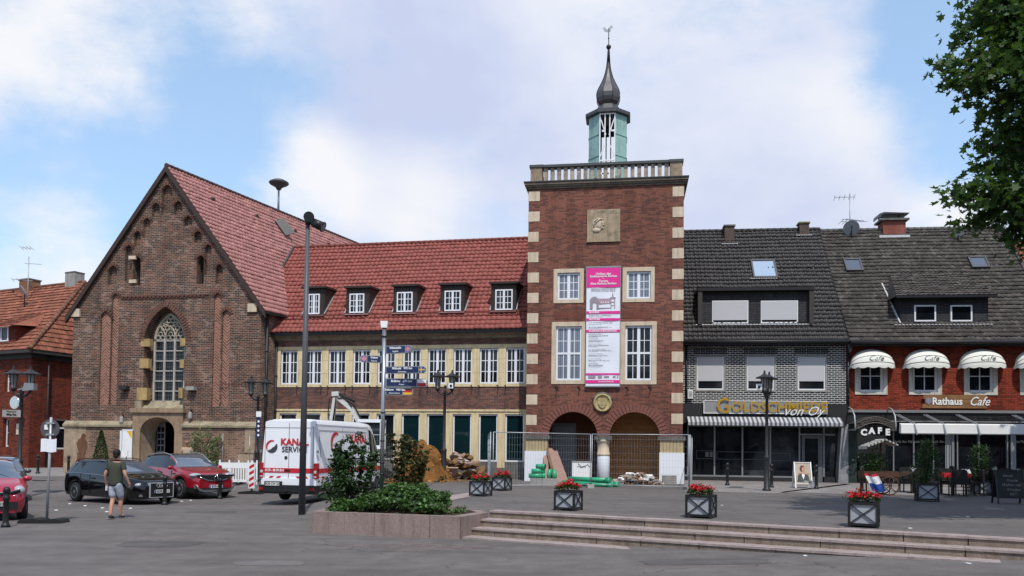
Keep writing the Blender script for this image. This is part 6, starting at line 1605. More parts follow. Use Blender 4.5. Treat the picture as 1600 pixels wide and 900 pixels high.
def suv():
 L = 4.45
 top = [(-2.22, .95), (-2.15, 1.15), (-1.85, 1.50), (-1.3, 1.58), (-.3, 1.61), (.1, 1.58), (.4, 1.48), (1.05, 1.10), (1.25, 1.07), (1.75, 1.0), (2.05, .90), (2.22, .72)]
 belt = [(-2.22, .9), (-2, 1.05), (-1, 1.05), (1.0, 1.0), (1.4, .97), (2.0, .84), (2.22, .66)]
 half = [(-2.22, .7), (-2.05, .84), (-1.7, .91), (1.5, .92), (1.9, .86), (2.1, .75), (2.22, .6)]
 rw = [(-2.22, .58), (0, .63), (.5, .63), (1, .72), (2.2, .62)]
 root, I = car('family_car', L, top, belt, half, rw, .24, (-1.3, 1.35), .35, 'p_red', [(-1.85, .72)], (.12, 1.08), (-2.2, -1.7), 'deep red high family car with chrome diamond emblem parked behind the black estate car', clad='trim', roof_mat='p_black')
 b = MB(); b.prism([(-.72, .86), (.72, .86), (.45, .68), (.0, .62), (-.45, .68)], 2.08, 2.23, 'yz'); b.box(2.05, 2.24, -.6, .6, .30, .40); g = b.build('grille', M['trim'], root)
 b = MB(); b.beam((2.235, -.70, .865), (2.235, .70, .865), .02); b.tube([(2.23, -.62, .80), (2.245, -.35, .68), (2.25, 0, .645), (2.245, .35, .68), (2.23, .62, .80)], .012, 5)
 b.tube([(2.26, 0, .86), (2.26, .085, .75), (2.26, 0, .64), (2.26, -.085, .75), (2.26, 0, .86)], .02, 4); b.build('emblem', M['chrome'], g)
 b = MB(); b.prism([(-.8, .52), (-.62, .40), (-.5, .34), (.5, .34), (.62, .40), (.8, .52), (.62, .30), (.4, .25), (-.4, .25), (-.62, .30)], 2.12, 2.25, 'yz'); b.build('skid_plate', M['alloy'], root)
 plate_on(root, 2.26, .45, "BOR·K 47")
 for s in (-1, 1):
  b = MB(); b.ball((2.0, s*.66, .85), .2, 12, 8, (.75, 1.15, .42)); b.build('headlight', M['lampcar'], root)
  b = MB(); b.ball((2.1, s*.68, .44), .085, 10, 6, (.5, 1.1, .9)); b.build('fog_lamp', M['chrome'], root)
  b = MB(); b.tube([(x, s*(I['RW'](x)-.0), I['T'](x)+dz) for x, dz in ((-1.8, -.05), (-1.6, .0), (-1.0, .01), (-.3, .01), (.15, -.01), (.45, -.045), (.75, -.06))], .02, 6); b.build('roof_rail', M['grey'], root)
 mirror(root, .78, .86, 1.1, 'p_red'); door_lines(root, I, [-.85, -.27, .75], .42)
 place(root, 1.35, .9, 352, 775.5, -40); return root
def hatch(mat, label, name='small_car', emblem=True):
 L = 3.7
 top = [(-1.85, .9), (-1.78, 1.15), (-1.55, 1.46), (-1.1, 1.54), (-.2, 1.56), (.15, 1.52), (.35, 1.46), (1.02, 1.06), (1.15, 1.02), (1.5, .92), (1.72, .80), (1.85, .62)]
 belt = [(-1.85, .85), (-1.6, 1.02), (-1, 1.02), (1.0, .96), (1.3, .90), (1.7, .74), (1.85, .56)]
 half = [(-1.85, .66), (-1.7, .78), (-1.3, .82), (1.2, .83), (1.55, .78), (1.75, .66), (1.85, .5)]
 rw = [(-1.85, .55), (0, .58), (.4, .58), (1, .66), (1.85, .5)]
 root, I = car(name, L, top, belt, half, rw, .22, (-1.22, 1.25), .31, mat, [(-1.5, .72)], (.15, 1.03), (-1.83, -1.5), label)
 b = MB(); b.box(1.7, 1.875, -.55, .55, .30, .50); g = b.build('lower_grille', M['trim'], root)
 b = MB(); b.tube([(1.78, -.6, .76), (1.85, -.3, .70), (1.875, 0, .685), (1.85, .3, .70), (1.78, .6, .76)], .035, 6); b.build('grille_bar', M['trim'], root)
 b = MB(); b.tube([(1.80, -.6, .80), (1.875, -.3, .74), (1.90, 0, .725), (1.875, .3, .74), (1.80, .6, .80)], .012, 5); b.build('chrome_strip', M['chrome'], root)
 if emblem: b = MB(); b.tube([(1.91, 0, .78), (1.915, .06, .71), (1.91, 0, .64), (1.91, -.06, .71), (1.91, 0, .78)], .014, 4); b.build('emblem', M['chrome'], root)
 plate_on(root, 1.89, .45, "BOR·B 120" if emblem else "BOR·A 31")
 for s in (-1, 1):
  b = MB(); b.ball((1.62, s*.6, .77), .17, 12, 8, (.75, .8, .72)); b.build('headlight', M['lampcar'], root)
  b = MB(); b.tube([(1.84+.0, s*.48+.05*math.cos(a), .6+.05*math.sin(a)) for a in [2*math.pi*k/10 for k in range(11)]], .012, 4); b.build('daytime_lamp', M['chrome'], root)
  b = MB(); b.beam((1.04, s*.55, 1.04), (.75, s*.05, 1.22), .015); b.build('wiper', M['trim'], root)
 mirror(root, .78, .77, 1.04, mat); door_lines(root, I, [-.95, -.15, .76], .32)
 return root
estate(); suv()
r_ = hatch('p_red2', 'crimson small car at the left picture edge, nose towards the sign pole'); place(r_, 1.25, .8, 40, 810, -52)
r_ = hatch('p_grey', 'dark grey car half hidden behind the crimson small car', 'parked_car', False); place(r_, 1.25, .8, 39, 783, -58)
def van():
 L = 6.1; W = 1.0
 top = [(-3.05, 2.66), (-2.95, 2.74), (1.0, 2.76), (1.45, 2.70), (1.75, 2.52), (2.45, 1.50), (2.6, 1.38), (2.9, 1.22), (3.05, 1.0)]
 belt = [(-3.05, 1.36), (1.2, 1.36), (2.2, 1.32), (2.6, 1.2), (3.05, .85)]
 half = [(-3.05, .985), (-2.9, 1.0), (1.8, 1.0), (2.5, .95), (2.85, .82), (3.05, .62)]
 rw = [(-3.05, .86), (1.2, .86), (1.8, .80), (2.4, .82), (3.05, .6)]
 root, I = car('white_van', L, top, belt, half, rw, .36, (-1.65, 2.05), .345, 'p_white', [(1.2, 2.12)], (1.62, 2.5), None, 'white high-roofed sewer service van with a red stripe and red lettering', cat='van', rim='alloy')
 xr = -3.05; rd = lambda *a: None
 b = MB(); b.box(xr-.12, xr+.3, -.99, .99, .36, .58); b.box(xr-.10, xr+.2, -.97, .97, .30, .42); b.build('rear_bumper', M['trim'], root)
 b = MB(); b.box(xr-.03, xr, -.93, .93, .585, .80); b.build('rear_sill', M['p_white'], root)
 b = MB(); b.box(xr-.012, xr-.002, -.008, .008, .6, 2.6)
 for s in (-1, 1): b.box(xr-.012, xr-.002, s*.86-.006, s*.86+.006, .8, 2.5)
 b.box(xr-.012, xr-.002, -.86, .86, 2.44, 2.45); b.build('door_seams', M['grey_band'], root)
 b = MB(); b.ball((xr-.01, .10, 1.47), .055, 10, 6, (.4, 1, 1)); b.box(xr-.03, xr, -.05, .12, 1.03, 1.09); b.build('rear_door_handle', M['trim'], root)
 b = MB(); b.box(xr-.014, xr-.001, -.93, .93, .98, 1.13);
 for s in (-1, 1): b.box(xr+.02, 2.2, s*.999, s*1.012, .98, 1.13)
 b.build('red_stripe', M['red'], root)
 b = MB()
 for y in (.78, .52, -.40, -.66):
  k = 1 if y > 0 else -1
  b.poly([(xr-.013, y, .74), (xr-.013, y-.13, .74), (xr-.013, y-.13-.14*k, .87), (xr-.013, y-.14*k, .87)])
 for x in (-2.75, -2.5): b.poly([(x, -1.013, .74), (x+.12, -1.013, .74), (x+.26, -1.013, .87), (x+.14, -1.013, .87)])
 b.build('warning_chevrons', M['red'], root, fix=False)
 for s in (-1, 1):
  b = MB(); b.box(xr-.03, xr+.14, s*.90, s*1.012, .80, 1.30); tl = b.build('tail_light', M['tail'], root)
  b = MB(); b.box(xr-.034, xr-.029, s*.91, s*1.0, .98, 1.06); b.box(xr-.034, xr-.029, s*.91, s*1.0, .84, .88); b.build('clear_lens', M['lamp'], tl)
  b = MB(); b.box(xr-.135, xr-.12, s*.84, s*.98, .42, .50); b.build('reflector', M['tail'], root)
  b = MB(); b.box(xr-.02, xr+.06, s*.985, s*1.03, 1.62, 1.72); b.build('door_hinge', M['grey'], root)
 b = MB(); b.box(xr-.125, xr-.0, .20, .80, .56, .70); pp = b.build('plate_holder', M['trim'], root); plate_on(root, xr-.13, .62, "BOR·CW 225", y=.5, blue=False)
 # lettering: rear and right side
 b = MB(); text_mb(b, "KANAL", .30, (xr-.012, -.20, 1.97), right=(0, -1, 0), bold=.012, depth=.006, sx=1.02); b.build('red_letters', M['red'], root)
 b = MB(); text_mb(b, "SERVICE", .25, (xr-.012, -.20, 1.73), right=(0, -1, 0), bold=.004, depth=.006); b.build('grey_letters', M['print_dk'], root)
 b = MB(); text_mb(b, "0170 - 88 09 814", .12, (xr-.018, .5, 1.055), right=(0, -1, 0), bold=.003, depth=.004, sx=.8); b.build('phone_number', M['white'], root)
 side_y = -1.0
 nz = Vector((0, -1, 0))
 def side_pt(x, z):   # right flank surface leans in above the belt
  t = (z-1.36)/(2.71-1.36); return Vector((x, -(.975+(.86-.975)*t)-.012, z))
 up = (side_pt(0, 2.2)-side_pt(0, 1.6)).normalized()
 b = MB(); text_mb(b, "KANAL", .44, side_pt(.30, 2.12), right=(1, 0, 0), up=up, bold=.012, depth=.006, sx=1.0); b.build('red_letters', M['red'], root)
 b = MB(); text_mb(b, "SERVICE", .38, side_pt(.30, 1.75), right=(1, 0, 0), up=up, bold=.004, depth=.006, sx=.92); b.build('grey_letters', M['print_dk'], root)
 b = MB(); text_mb(b, "Rohrreinigung - TV-Untersuchung", .12, (-1.2, -1.014, 1.055), right=(1, 0, 0), bold=.002, depth=.004, sx=.9); b.build('side_text', M['white'], root)
 def emblem(o, rt, up, rr, parent):
  o, rt, up = Vector(o), Vector(rt).normalized(), Vector(up).normalized(); nn = rt.cross(up)
  P = lambda r, a, k=0: o+rt*r*math.cos(a)+up*r*math.sin(a)+nn*(.004+k)
  for mt, a0, a1 in (('red', R(60), R(225)), ('print_dk', R(225), R(385))):
   b = MB(); n = 16
   for k in range(n):
    t0, t1 = k/n, (k+1)/n; q0, q1 = a0+(a1-a0)*t0, a0+(a1-a0)*t1
    w0, w1 = (.28*math.sin(math.pi*min(1, t0*1.0+.0))**.6+.04), (.28*math.sin(math.pi*t1)**.6+.04)
    if mt == 'print_dk': w0, w1 = w0*2.4, w1*2.4
    b.poly([P(rr, q0), P(rr, q1), P(rr*(1-w1), q1), P(rr*(1-w0), q0)])
   b.build('emblem', M[mt], parent, fix=False)
 emblem((xr-.012, .62, 1.83), (0, -1, 0), (0, 0, 1), .21, root); emblem(side_pt(-1.55, 1.92), (1, 0, 0), up, .42, root)
 b = MB();
 for x in (-1.0, 1.1): b.tube([side_pt(x, 2.5), side_pt(x, 1.4), (x, -1.006, 1.0), (x, -1.0, .55)], .009, 4)
 b.tube([side_pt(-2.75, 2.38), side_pt(1.0, 2.38)], .008, 4); b.tube([side_pt(-2.75, 2.38), side_pt(-2.75, 1.5)], .008, 4); b.tube([side_pt(-2.95, 2.56), side_pt(1.2, 2.56)], .008, 4); b.build('panel_seams', M['grey_band'], root)
 b = MB(); b.box(-2.3, .3, -1.03, -.99, 1.40, 1.45); b.build('slide_rail', M['trim'], root)
 b = MB();
 for s in (-1, 1): b.box(-2.7, -2.2, s*.97, s*1.012, .38, .60); b.box(-1.1, 1.5, s*.97, s*1.01, .36, .55)
 b.build('side_protection', M['trim'], root, split=True)
 b = MB(); b.ball((xr-.16, 0, .40), .04, 8, 5); b.beam((xr+.2, 0, .34), (xr-.16, 0, .36), .05); b.build('tow_bar', M['trim'], root)
 mirror(root, 2.05, 1.05, 1.55, 'trim')
 for s in (-1, 1): b = MB(); b.ball((2.82, s*.62, 1.0), .17, 10, 6, (.6, .9, 1)); b.build('headlight', M['lampcar'], root)
 # rear axle right wheel hidden by bush; left one seen under the bumper
 place(root, xr, -1.0, 494, 786, 90-13.5); return root
M['print_dk'] = plain('dark_grey_print', (.045, .05, .06), .5, .3)
van()
M['p_dirty'] = plain('dirty_white', (.55, .55, .52), .5, .3, var=.3)
def excavator():
 p = at_depth(565, 745, 35.0); root = empty('excavator', (p.x, p.y, gh(p.x, p.y)), R(0), 'white excavator with folded arm working behind the van', 'excavator')
 for s in (-1, 1):
  b = MB(); b.prism([(-1.2, .1), (-1.0, 0), (1.0, 0), (1.2, .1), (1.25, .35), (1.0, .6), (-1.0, .6), (-1.25, .35)], s*.75-.2, s*.75+.2, 'xz'); t = b.build('track', M['rubber'], root)
 b = MB(); b.box(-1.1, .9, -.85, .85, .75, 1.45); b.prism([(-1.1, 1.45), (-1.3, 1.2), (-1.3, .8), (-1.1, .75)], -.8, .8, 'xz'); b.box(-.5, .5, -.5, .5, .5, .75); b.build('upper_body', M['p_dirty'], root)
 b = MB(); b.box(.05, 1.0, -.9, .0, 1.451, 2.62);
 for x, y in ((-.5, -.9),): pass
 cab = b.build('cab', M['carglass'], root)
 b = MB()
 for x in (.02, .98):
  for y in (-.92, -.0): b.box(x-.05, x+.05, y-.04, y+.04, 1.46, 2.62)
 b.box(-.03, 1.04, -.96, .05, 2.6, 2.74); b.box(-.02, 1.03, -.93, -.91, 1.46, 1.62); b.build('cab_frame', M['p_white'], cab)
 pz = at_depth(519, 617, 34.6)-root.location; b = MB(); q0, q1, q2, q3 = Vector((.6, .3, 1.2)), Vector((pz.x+.75, .3, pz.z-.6)), Vector((pz.x, .3, pz.z)), Vector((pz.x-.22, .3, pz.z-1.6))
 b.beam(q0, q1, .18, .26, up=(0, 1, 0)); b.beam(q1, q2, .18, .2, up=(0, 1, 0)); b.build('boom', M['p_dirty'], root)
 b = MB(); b.beam(q2, q3, .18, .24, up=(0, 1, 0)); b.beam(q2+Vector((.15, 0, .1)), q2+Vector((-.15, 0, .08)), .2, .3, up=(0, 1, 0)); b.build('stick', M['p_dirty'], root)
 b = MB(); b.cyl(q1+Vector((.1, 0, .35)), q2+Vector((.15, 0, .1)), .05, n=8); b.tube([q0+Vector((0, -.12, .2)), q1+Vector((.1, -.14, .2)), q2+Vector((.2, -.12, .05))], .04, 5); b.tube([q2+Vector((.05, -.12, .05)), q2+Vector((-.02, -.13, -.7)), q3+Vector((.1, -.12, .2))], .035, 5); b.tube([q2+Vector((.1, -.12, 0)), q2+Vector((-.25, -.12, -.1)), q2+Vector((-.3, -.12, -.8)), q3+Vector((0, -.12, .3))], .025, 5); b.tube([q1+Vector((0, -.12, .1)), q1+Vector((-.3, -.12, .5)), q2+Vector((.1, -.12, -.1))], .025, 5); b.build('hydraulics', M['trim'], root)
 b = MB(); b.prism([(q3.x-.1, q3.z), (q3.x+.5, q3.z-.1), (q3.x+.55, q3.z-.6), (q3.x+.1, q3.z-.8), (q3.x-.2, q3.z-.5)], .0, .6, 'xz'); b.build('bucket', M['iron'], root)
excavator()
# ================================================================== street furniture
def bollard0():
 b = MB(); b.smooth = True; b.lathe([(.095, 0), (.095, .06), (.075, .08), (.062, .14), (.058, .62), (.075, .64), (.075, .70), (.058, .72), (.06, .80), (.078, .82), (.078, .88), (.05, .93), (.001, .94)], n=14)
 root = empty('bollard', (0, 0, 0), 0, '', 'bollard', 'black iron bollards round the square'); b.build('post', M['black'], root)
 b = MB(); b.lathe([(.12, -.02), (.12, .008), (.09, .012)], n=14); b.build('foot', M['iron'], root); return root
bl0 = None
for px, py, lab in ((8.5, 824, 'black iron bollard in front of the crimson car at the left picture edge'), (59, 740, 'black iron bollard at the foot of the corner house downpipe'), (106.5, 742, 'black iron bollard beside the left corner of the church'),
 (257, 789, 'black iron bollard right before the grille of the black estate car'), (343.5, 779.5, 'black iron bollard before the nose of the deep red family car'), (1136.5, 758.5, 'black iron bollard left of the lamp outside the goldsmith window'),
 (1205.5, 762, 'black iron bollard directly beside the foot of the lamp at the goldsmith shop'), (1275.5, 764, 'black iron bollard just right of the poster stand'), (1346.5, 768, 'black iron bollard beside the flower cart')):
 p = on_ground(px, py)
 if bl0 is None: bl0 = bollard0(); o = bl0
 else: o = copy_tree(bl0)
 o.location = p; o['label'] = lab
def lantern0():
 root = empty('street_lamp', (0, 0, 0), 0, '', 'street lamp', 'twin lantern street lamps')
 b = MB(); b.smooth = True; b.lathe([(.15, 0), (.15, .06), (.10, .1), (.095, 1.1), (.105, 1.14), (.105, 1.2), (.06, 1.25), (.05, 3.3), (.07, 3.32), (.05, 3.4), (.03, 3.6)], n=14); b.build('post', M['iron'], root)
 b = MB(); b.tube([(-.27, 0, 3.5), (-.27, 0, 3.38), (-.15, 0, 3.28), (0, 0, 3.25), (.15, 0, 3.28), (.27, 0, 3.38), (.27, 0, 3.5)], .035, 6); b.build('bracket', M['iron'], root)
 for s in (-1, 1):
  x = .27*s; b = MB(); b.lathe([(.06, 3.48), (.075, 3.52), (.12, 3.92), (.10, 3.93)], (x, 0, 0), 10, False); l = b.build('lantern', M['lampglass'], root)
  b = MB(); b.lathe([(.30, 3.93), (.30, 3.955), (.12, 4.03), (.09, 4.06), (.04, 4.09), (.03, 4.2)], (x, 0, 0), 12, False)
  for k in range(6): a = R(60*k); b.beam((x+.075*math.cos(a), .075*math.sin(a), 3.5), (x+.125*math.cos(a), .125*math.sin(a), 3.94), .018)
  b.lathe([(.05, 3.4), (.09, 3.48), (.08, 3.52)], (x, 0, 0), 10); b.build('lantern_cap', M['iron'], l)
 return root
M['lampglass'] = NT('lantern_glass', .1, .8).mat; M['lampglass'].node_tree.nodes['Principled BSDF'].inputs['Base Color'].default_value = (.22, .23, .22, 1)
l0 = lantern0()
for k, (px, pyb, pyt, Y, lab) in enumerate(((693, 752, 578, None, 'twin lantern lamp standing before the rubble heap and the long wing'), (400.5, 0, 588, 35, 'twin lantern lamp before the church corner, left of the white van'),
  (30, 0, 572, 29, 'twin lantern lamp on the far left before the corner house'), (1198, 767, 580, None, 'twin lantern lamp in front of the goldsmith shop'))):
 o = l0 if k == 0 else copy_tree(l0)
 if Y: p = at_depth(px, 740, Y); p.z = gh(p.x, p.y)
 else: p = on_ground(px, pyb)
 h = at_depth(px, pyt, p.y).z-p.z; s = h/4.2; o.location = p; o.scale = (s, s, s); o['label'] = lab; o.rotation_euler.z = R((0, 10, 0, 55)[k])
def lamp_signs():
 for px, py, Y, nm, lab, w_, h_, tx, rz in ((18, 646, 28.8, 'street_sign', 'white street name plate fixed to the far left lamp', .58, .26, 'Markt', 20), (405, 655, 34.8, 'parking_sign', 'small blue and white sign strip on the lamp by the church corner', .2, .0, '', 0)):
  p = at_depth(px, py, Y); root = empty(nm, p, R(rz), lab, 'sign')
  if tx:
   b = MB(); b.box(-w_/2, w_/2, -.01, .01, -h_/2, h_/2); b.build('plate', M['concrete'], root); b = MB(); text_mb(b, tx, .13, (0, -.011, -.04), bold=.003); text_mb(b, "Museum", .09, (0, -.011, .07)); b.build('lettering', M['black'], root)
  else:
   b = MB(); b.box(-.11, .11, -.08, -.07, -.12+.22, .12+.22); b.build('white_plate', M['white'], root); b = MB(); b.box(-.08, .08, -.08, -.07, -.85, .08)
   b.build('blue_strip', M['navy'], root); b = MB()
   for k in range(4): b.cyl((0, -.08, -.1-.2*k), (0, -.086, -.1-.2*k), .05, n=10)
   b.build('white_symbols', M['white'], root)
 p = at_depth(46, 607, 28.9); root = empty('floodlight', p, 0, 'grey box floodlight beside the lanterns of the far left lamp', 'floodlight'); b = MB(); b.prism([(-.2, -.1), (.22, -.05), (.22, .18), (-.12, .2)], -.12, .12, 'xz'); b.beam((-.2, 0, 0), (-.42, 0, -.05), .04); b.build('housing', M['grey'], root)
 # round hanging sign on the corner house
 q = HS.m @ Vector((F_u := HS.u(40, 630), -.6, HS.z(40, 630))); root = empty('hanging_sign', q, R(-20), 'round glass hanging sign on the brick corner house', 'sign'); b = MB(); b.lathe([(.36, -.05), (.36, .05), (.30, .06), (.30, -.06)], n=20, ax='Y'); b.build('ring', M['chrome'], root)
 b = MB(); b.cyl((0, -.03, 0), (0, .03, 0), .3, n=20); b.build('disc', M['display'], root); b = MB(); b.beam((0, 0, .36), (0, .0, .5), .03); b.beam((0, 0, .5), (.3, .6, .5), .03); b.build('bracket', M['grey'], root)
 for px, py in ((703, 603), (1187, 605)):
  near = px < 1000; p = on_ground(693, 752) if near else on_ground(1198, 767); q = at_depth(px, py, p.y-.15)
  root = empty('surveillance_camera', q, R(20 if near else -25), 'small white box camera on the lamp before the rubble' if near else 'small white box camera on the lamp at the goldsmith shop', 'camera'); b = MB(); b.box(-.1, .1, -.14, .14, -.11, .11); b.build('case', M['white'], root)
  b = MB(); b.cyl((0, -.14, 0), (0, -.17, 0), .05, n=10); b.build('lens', M['black'], root); b = MB(); b.beam((0, .1, 0), (-.2 if near else .2, .15, .0), .03); b.build('arm', M['iron'], root)
lamp_signs()
def mast():
 p = on_ground(471.5, 804); t = at_depth(484, 345, p.y); h = t.z-p.z; dx = 0
 root = empty('floodlight_mast', p, 0, 'tall dark grey mast with two black floodlights, standing left of the planter', 'light mast'); b = MB(); b.smooth = True; b.cyl((0, 0, -.1), (0, 0, h), .098, .058, 20); b.build('pole', M['mast'], root)
 b = MB(); z = h-.02; b.cyl((0, 0, z-.1), (0, 0, z+.05), .07, n=14); b.beam((0, 0, z), (.2, -.05, z-.05), .06); b.build('bracket', M['black'], root)
 for c, d, nm in (((.05, -.02, z+.1), (.12, -.95, -.1), 0), ((.30, -.05, z-.1), (.9, -.15, -.45), 1)):
  c = Vector(c); d = Vector(d).normalized(); b = MB(); L = .26 if nm == 0 else .3
  b.cyl(c-d*L*.5, c+d*L*.5, .12, .135, 18); b.cyl(c-d*L*.7, c-d*L*.5, .08, .12, 14); b.cyl(c+d*L*.5, c+d*L*.58, .15, .15, 18); fl = b.build('floodlight', M['black'], root)
  b = MB(); b.cyl(c+d*L*.581, c+d*L*.6, .12, n=18); b.build('lens', M['carglass'], fl)
mast()
def signpost():
 p = at_depth(596, 776, 18.9); p.z = .33; t = at_depth(603, 506, 18.9); h = t.z-p.z
 root = empty('signpost', p, 0, 'steel signpost in the planter with five dark blue direction arms', 'signpost'); b = MB(); b.smooth = True; b.cyl((0, 0, 0), (0, 0, h-.1), .048, n=16); b.build('pole', M['steel'], root)
 b = MB()
 for y in (527, 646, 690, 724, 742): z = at_depth(600, y, 18.9).z-p.z; b.cyl((0, 0, z), (0, 0, z+.035), .058, n=14)
 b.build('collars', M['black'], root)
 b = MB(); b.prism([(-.07, h-.1), (.07, h-.1), (.09, h+.06), (-.09, h+.06)], -.07, .07, 'xz'); b.build('top_cap', M['white'], root)
 for yy, px1, y1, hh, rot, flag, t1, t2, d_ in ((543, 632, 551, .19, -22, 'union', 'Whitstable', 'England', 1), (560, 566.5, 564, .17, 200, 'union', 'Grabow', 'Poland', -1), (575, 644, 582, .17, -14, 'swede', 'Mölndal   995 km', '-Schweden-', 1), (595, 671, 600.5, .20, 0, 'pol', 'Bolków   670 km', '-Polen-', 1), (610, 649, 612.5, .19, 0, 'ger', 'Grabow   440 km', '-Deutschland-', 1)):
  z = at_depth(602, (yy+y1)/2, 18.9).z-p.z; L = abs(px1-602)/1240*18.9/max(.6, math.cos(R(rot % 180 if rot < 180 else rot-180)))
  arm = empty('direction_arm', (0, 0, z), R(rot if d_ > 0 else rot-180), parent=root)
  s = d_; b = MB(); b.prism([(s*.05, -hh/2), (s*(L-.07), -hh/2), (s*L, -hh/4), (s*L, hh/4), (s*(L-.07), hh/2), (s*.05, hh/2)], -.022, .022, 'xz'); pl = b.build('panel', M['grey'], arm)
  b = MB(); fl = .24 if rot == 0 else .16; b.box(s*.08, s*(L-fl-.02), -.026, -.0225, -hh/2+.018, hh/2-.018); b.build('enamel', M['navy'], arm)
  b = MB(); c = s*(.08+L-fl-.02)/2
  text_mb(b, t1, .072, (c, -.027, .035), bold=.002, sx=1.0 if L > .7 else .72); text_mb(b, t2, .055, (c, -.027, -.045), sx=.9); b.build('lettering', M['white'], arm)
  x0, x1 = s*(L-fl), s*(L-.03)
  cols = {'pol': [('white', 0, .5), ('red', -.5, 0)], 'ger': [('black', .17, .5), ('red', -.17, .17), ('goldy', -.5, -.17)], 'swede': [('swb', -.5, .5)], 'union': [('swb', -.5, .5)]}[flag]
  for m_, a, c_ in cols: b = MB(); b.box(x0, x1, -.027, -.023, a*(hh-.04), c_*(hh-.04)); b.build('flag', M[m_], arm)
  b = MB()
  if flag == 'swede': b.box(x0, x1, -.0285, -.0275, -.015, .015); xc = x0+(x1-x0)*.4; b.box(xc-.012, xc+.012, -.0286, -.0276, -(hh-.04)/2, (hh-.04)/2); b.build('flag_cross', M['goldy'], arm)
  if flag == 'union':
   for k in (-1, 1): b.beam((x0, -.028, -k*(hh-.05)/2), (x1, -.028, k*(hh-.05)/2), .002, .018, up=(0, 0, 1)) if 0 else b.poly([(x0, -.0282, -k*(hh-.04)/2), (x0, -.0282, -k*(hh-.04)/2+.025*k), (x1, -.0282, k*(hh-.04)/2), (x1, -.0282, k*(hh-.04)/2-.025*k)])
   b.box(x0, x1, -.0292, -.0284, -.016, .016); xc = (x0+x1)/2; b.box(xc-.014, xc+.014, -.0294, -.0285, -(hh-.04)/2, (hh-.04)/2); b.build('flag_cross', M['pinkish'], arm)
M['goldy'] = plain('gold_yellow', (.75, .42, .02), .5, .3); M['swb'] = plain('flag_blue', (.02, .07, .3), .5, .3); M['pinkish'] = plain('flag_red_white', (.6, .25, .25), .5, .3)
signpost()
def sign_pole():
 p = on_ground(73, 817); t = at_depth(80, 652, p.y); h = t.z-p.z; root = empty('temporary_sign', p, 0, 'temporary traffic sign seen from behind, on a grey pole in a black rubber foot', 'traffic sign'); lean = (t.x-p.x)
 b = MB(); b.cyl((0, 0, .05), (lean, 0, h), .032, n=10); b.build('pole', M['zinc'], root)
 z = at_depth(78, 670, p.y).z-p.z; x = lean*z/h; b = MB(); b.lathe([(.30, -.0), (.30, .012)], (x-.04, -.04, z), 28, ax='Y');
 b = MB(); b.cyl((x-.04, .035, z), (x-.04, .05, z), .235, n=28); b.build('round_sign_back', M['mast'], root); b = MB(); b.box(x-.17, x-.08, .02, .034, z-.02, z+.1); b.build('sticker', M['white'], root)
 b = MB(); b.box(x-.1, x+.1, -.035, .034, z+.12, z+.16); b.box(x-.1, x+.1, -.035, .034, z-.16, z-.12); b.build('clamps', M['zinc'], root)
 z = at_depth(77, 696, p.y).z-p.z; x = lean*z/h; b = MB(); n = 12; idx = []
 for j in range(2): idx.append([b.av((x-.2+.39*k/n, -.045+.012*math.sin(k*.9), z-.16+.32*j+.01*math.sin(k*.6))) for k in range(n+1)])
 for k in range(n): b.af((idx[0][k], idx[0][k+1], idx[1][k+1], idx[1][k]))
 b.build('covering_sheet', M['wrap'], root, fix=False)
 b = MB()
 for x0, w_ in ((-.62, .62), (.02, .44)): b.prism([(x0, 0), (x0+w_, 0), (x0+w_-.05, .09), (x0+w_*.6, .12), (x0+.06, .09)], -.2, .22, 'xz')
 for k in range(3): b.box(.05+.13*k, .13+.13*k, -.202, -.16, .02, .1)
 b.build('rubber_foot', M['rubber'], root)
sign_pole()
# ---------------- flower boxes
def box0(w=.52, h=.46):
 root = empty('flower_box', (0, 0, 0), 0, '', 'flower box', 'square flower boxes with black crossed frames')
 b = MB(); o = w/2; b.box(-o+.03, o-.03, -o+.03, o-.03, .05, h-.02); b.build('panel', M['boxgrey'], root)
 b = MB(); t = .022
 for x in (-o+t, o-t):
  for y in (-o+t, o-t): b.box(x-t, x+t, y-t, y+t, 0, h)
 for z in (.06, h-.022):
  for s in (-1, 1): b.box(-o+2*t, o-2*t, s*(o-t)-t, s*(o-t)+t, z-.02, z+.02); b.box(s*(o-t)-t, s*(o-t)+t, -o+2*t, o-2*t, z-.02, z+.02)
 fr = b.build('frame', M['black'], root)
 for k in range(4):
  b = MB(); b.M = Matrix.Rotation(R(90*k), 4, 'Z'); q = o-.012
  b.beam((-o+.04, -q, .08), (o-.04, -q, h-.04), .016, .022, up=(0, 1, 0)); b.beam((-o+.04, -q-.004, h-.04), (o-.04, -q-.004, .08), .016, .022, up=(0, 1, 0)); b.build('cross_brace', M['black'], fr)
 b = MB(); b.box(-o+.05, o-.05, -o+.05, o-.05, h-.05, h-.015); b.build('soil', M['soil'], root); return root
M['boxgrey'] = plain('box_panel', (.33, .34, .36), .5, .3, var=.15)
def begonias(root, h, seed, w=.5):
 r = random.Random(seed); lv = []; fl = []
 for _ in range(34):
  a = r.uniform(0, 6.28); rr = w*.5*math.sqrt(r.random())*1.12; cx, cy = rr*math.cos(a), rr*math.sin(a); cz = h+.03+(.13+r.uniform(-.05, .10))*(1-rr/w*1.2)
  for _ in range(9): lv.append((cx+r.gauss(0, .035), cy+r.gauss(0, .035), cz+r.gauss(0, .03)-.03))
  if r.random() < .8:
   for _ in range(12): fl.append((cx+r.gauss(0, .028), cy+r.gauss(0, .028), cz+.03+r.gauss(0, .018)))
 foliage('leaves', [M['leaf'], M['leaf_dk'], M['leaf_ol']], lv, .075, root, 'hex', seed); foliage('blossoms', M['flower'], fl, .05, root, 'hex', seed+1)
bx0 = box0()
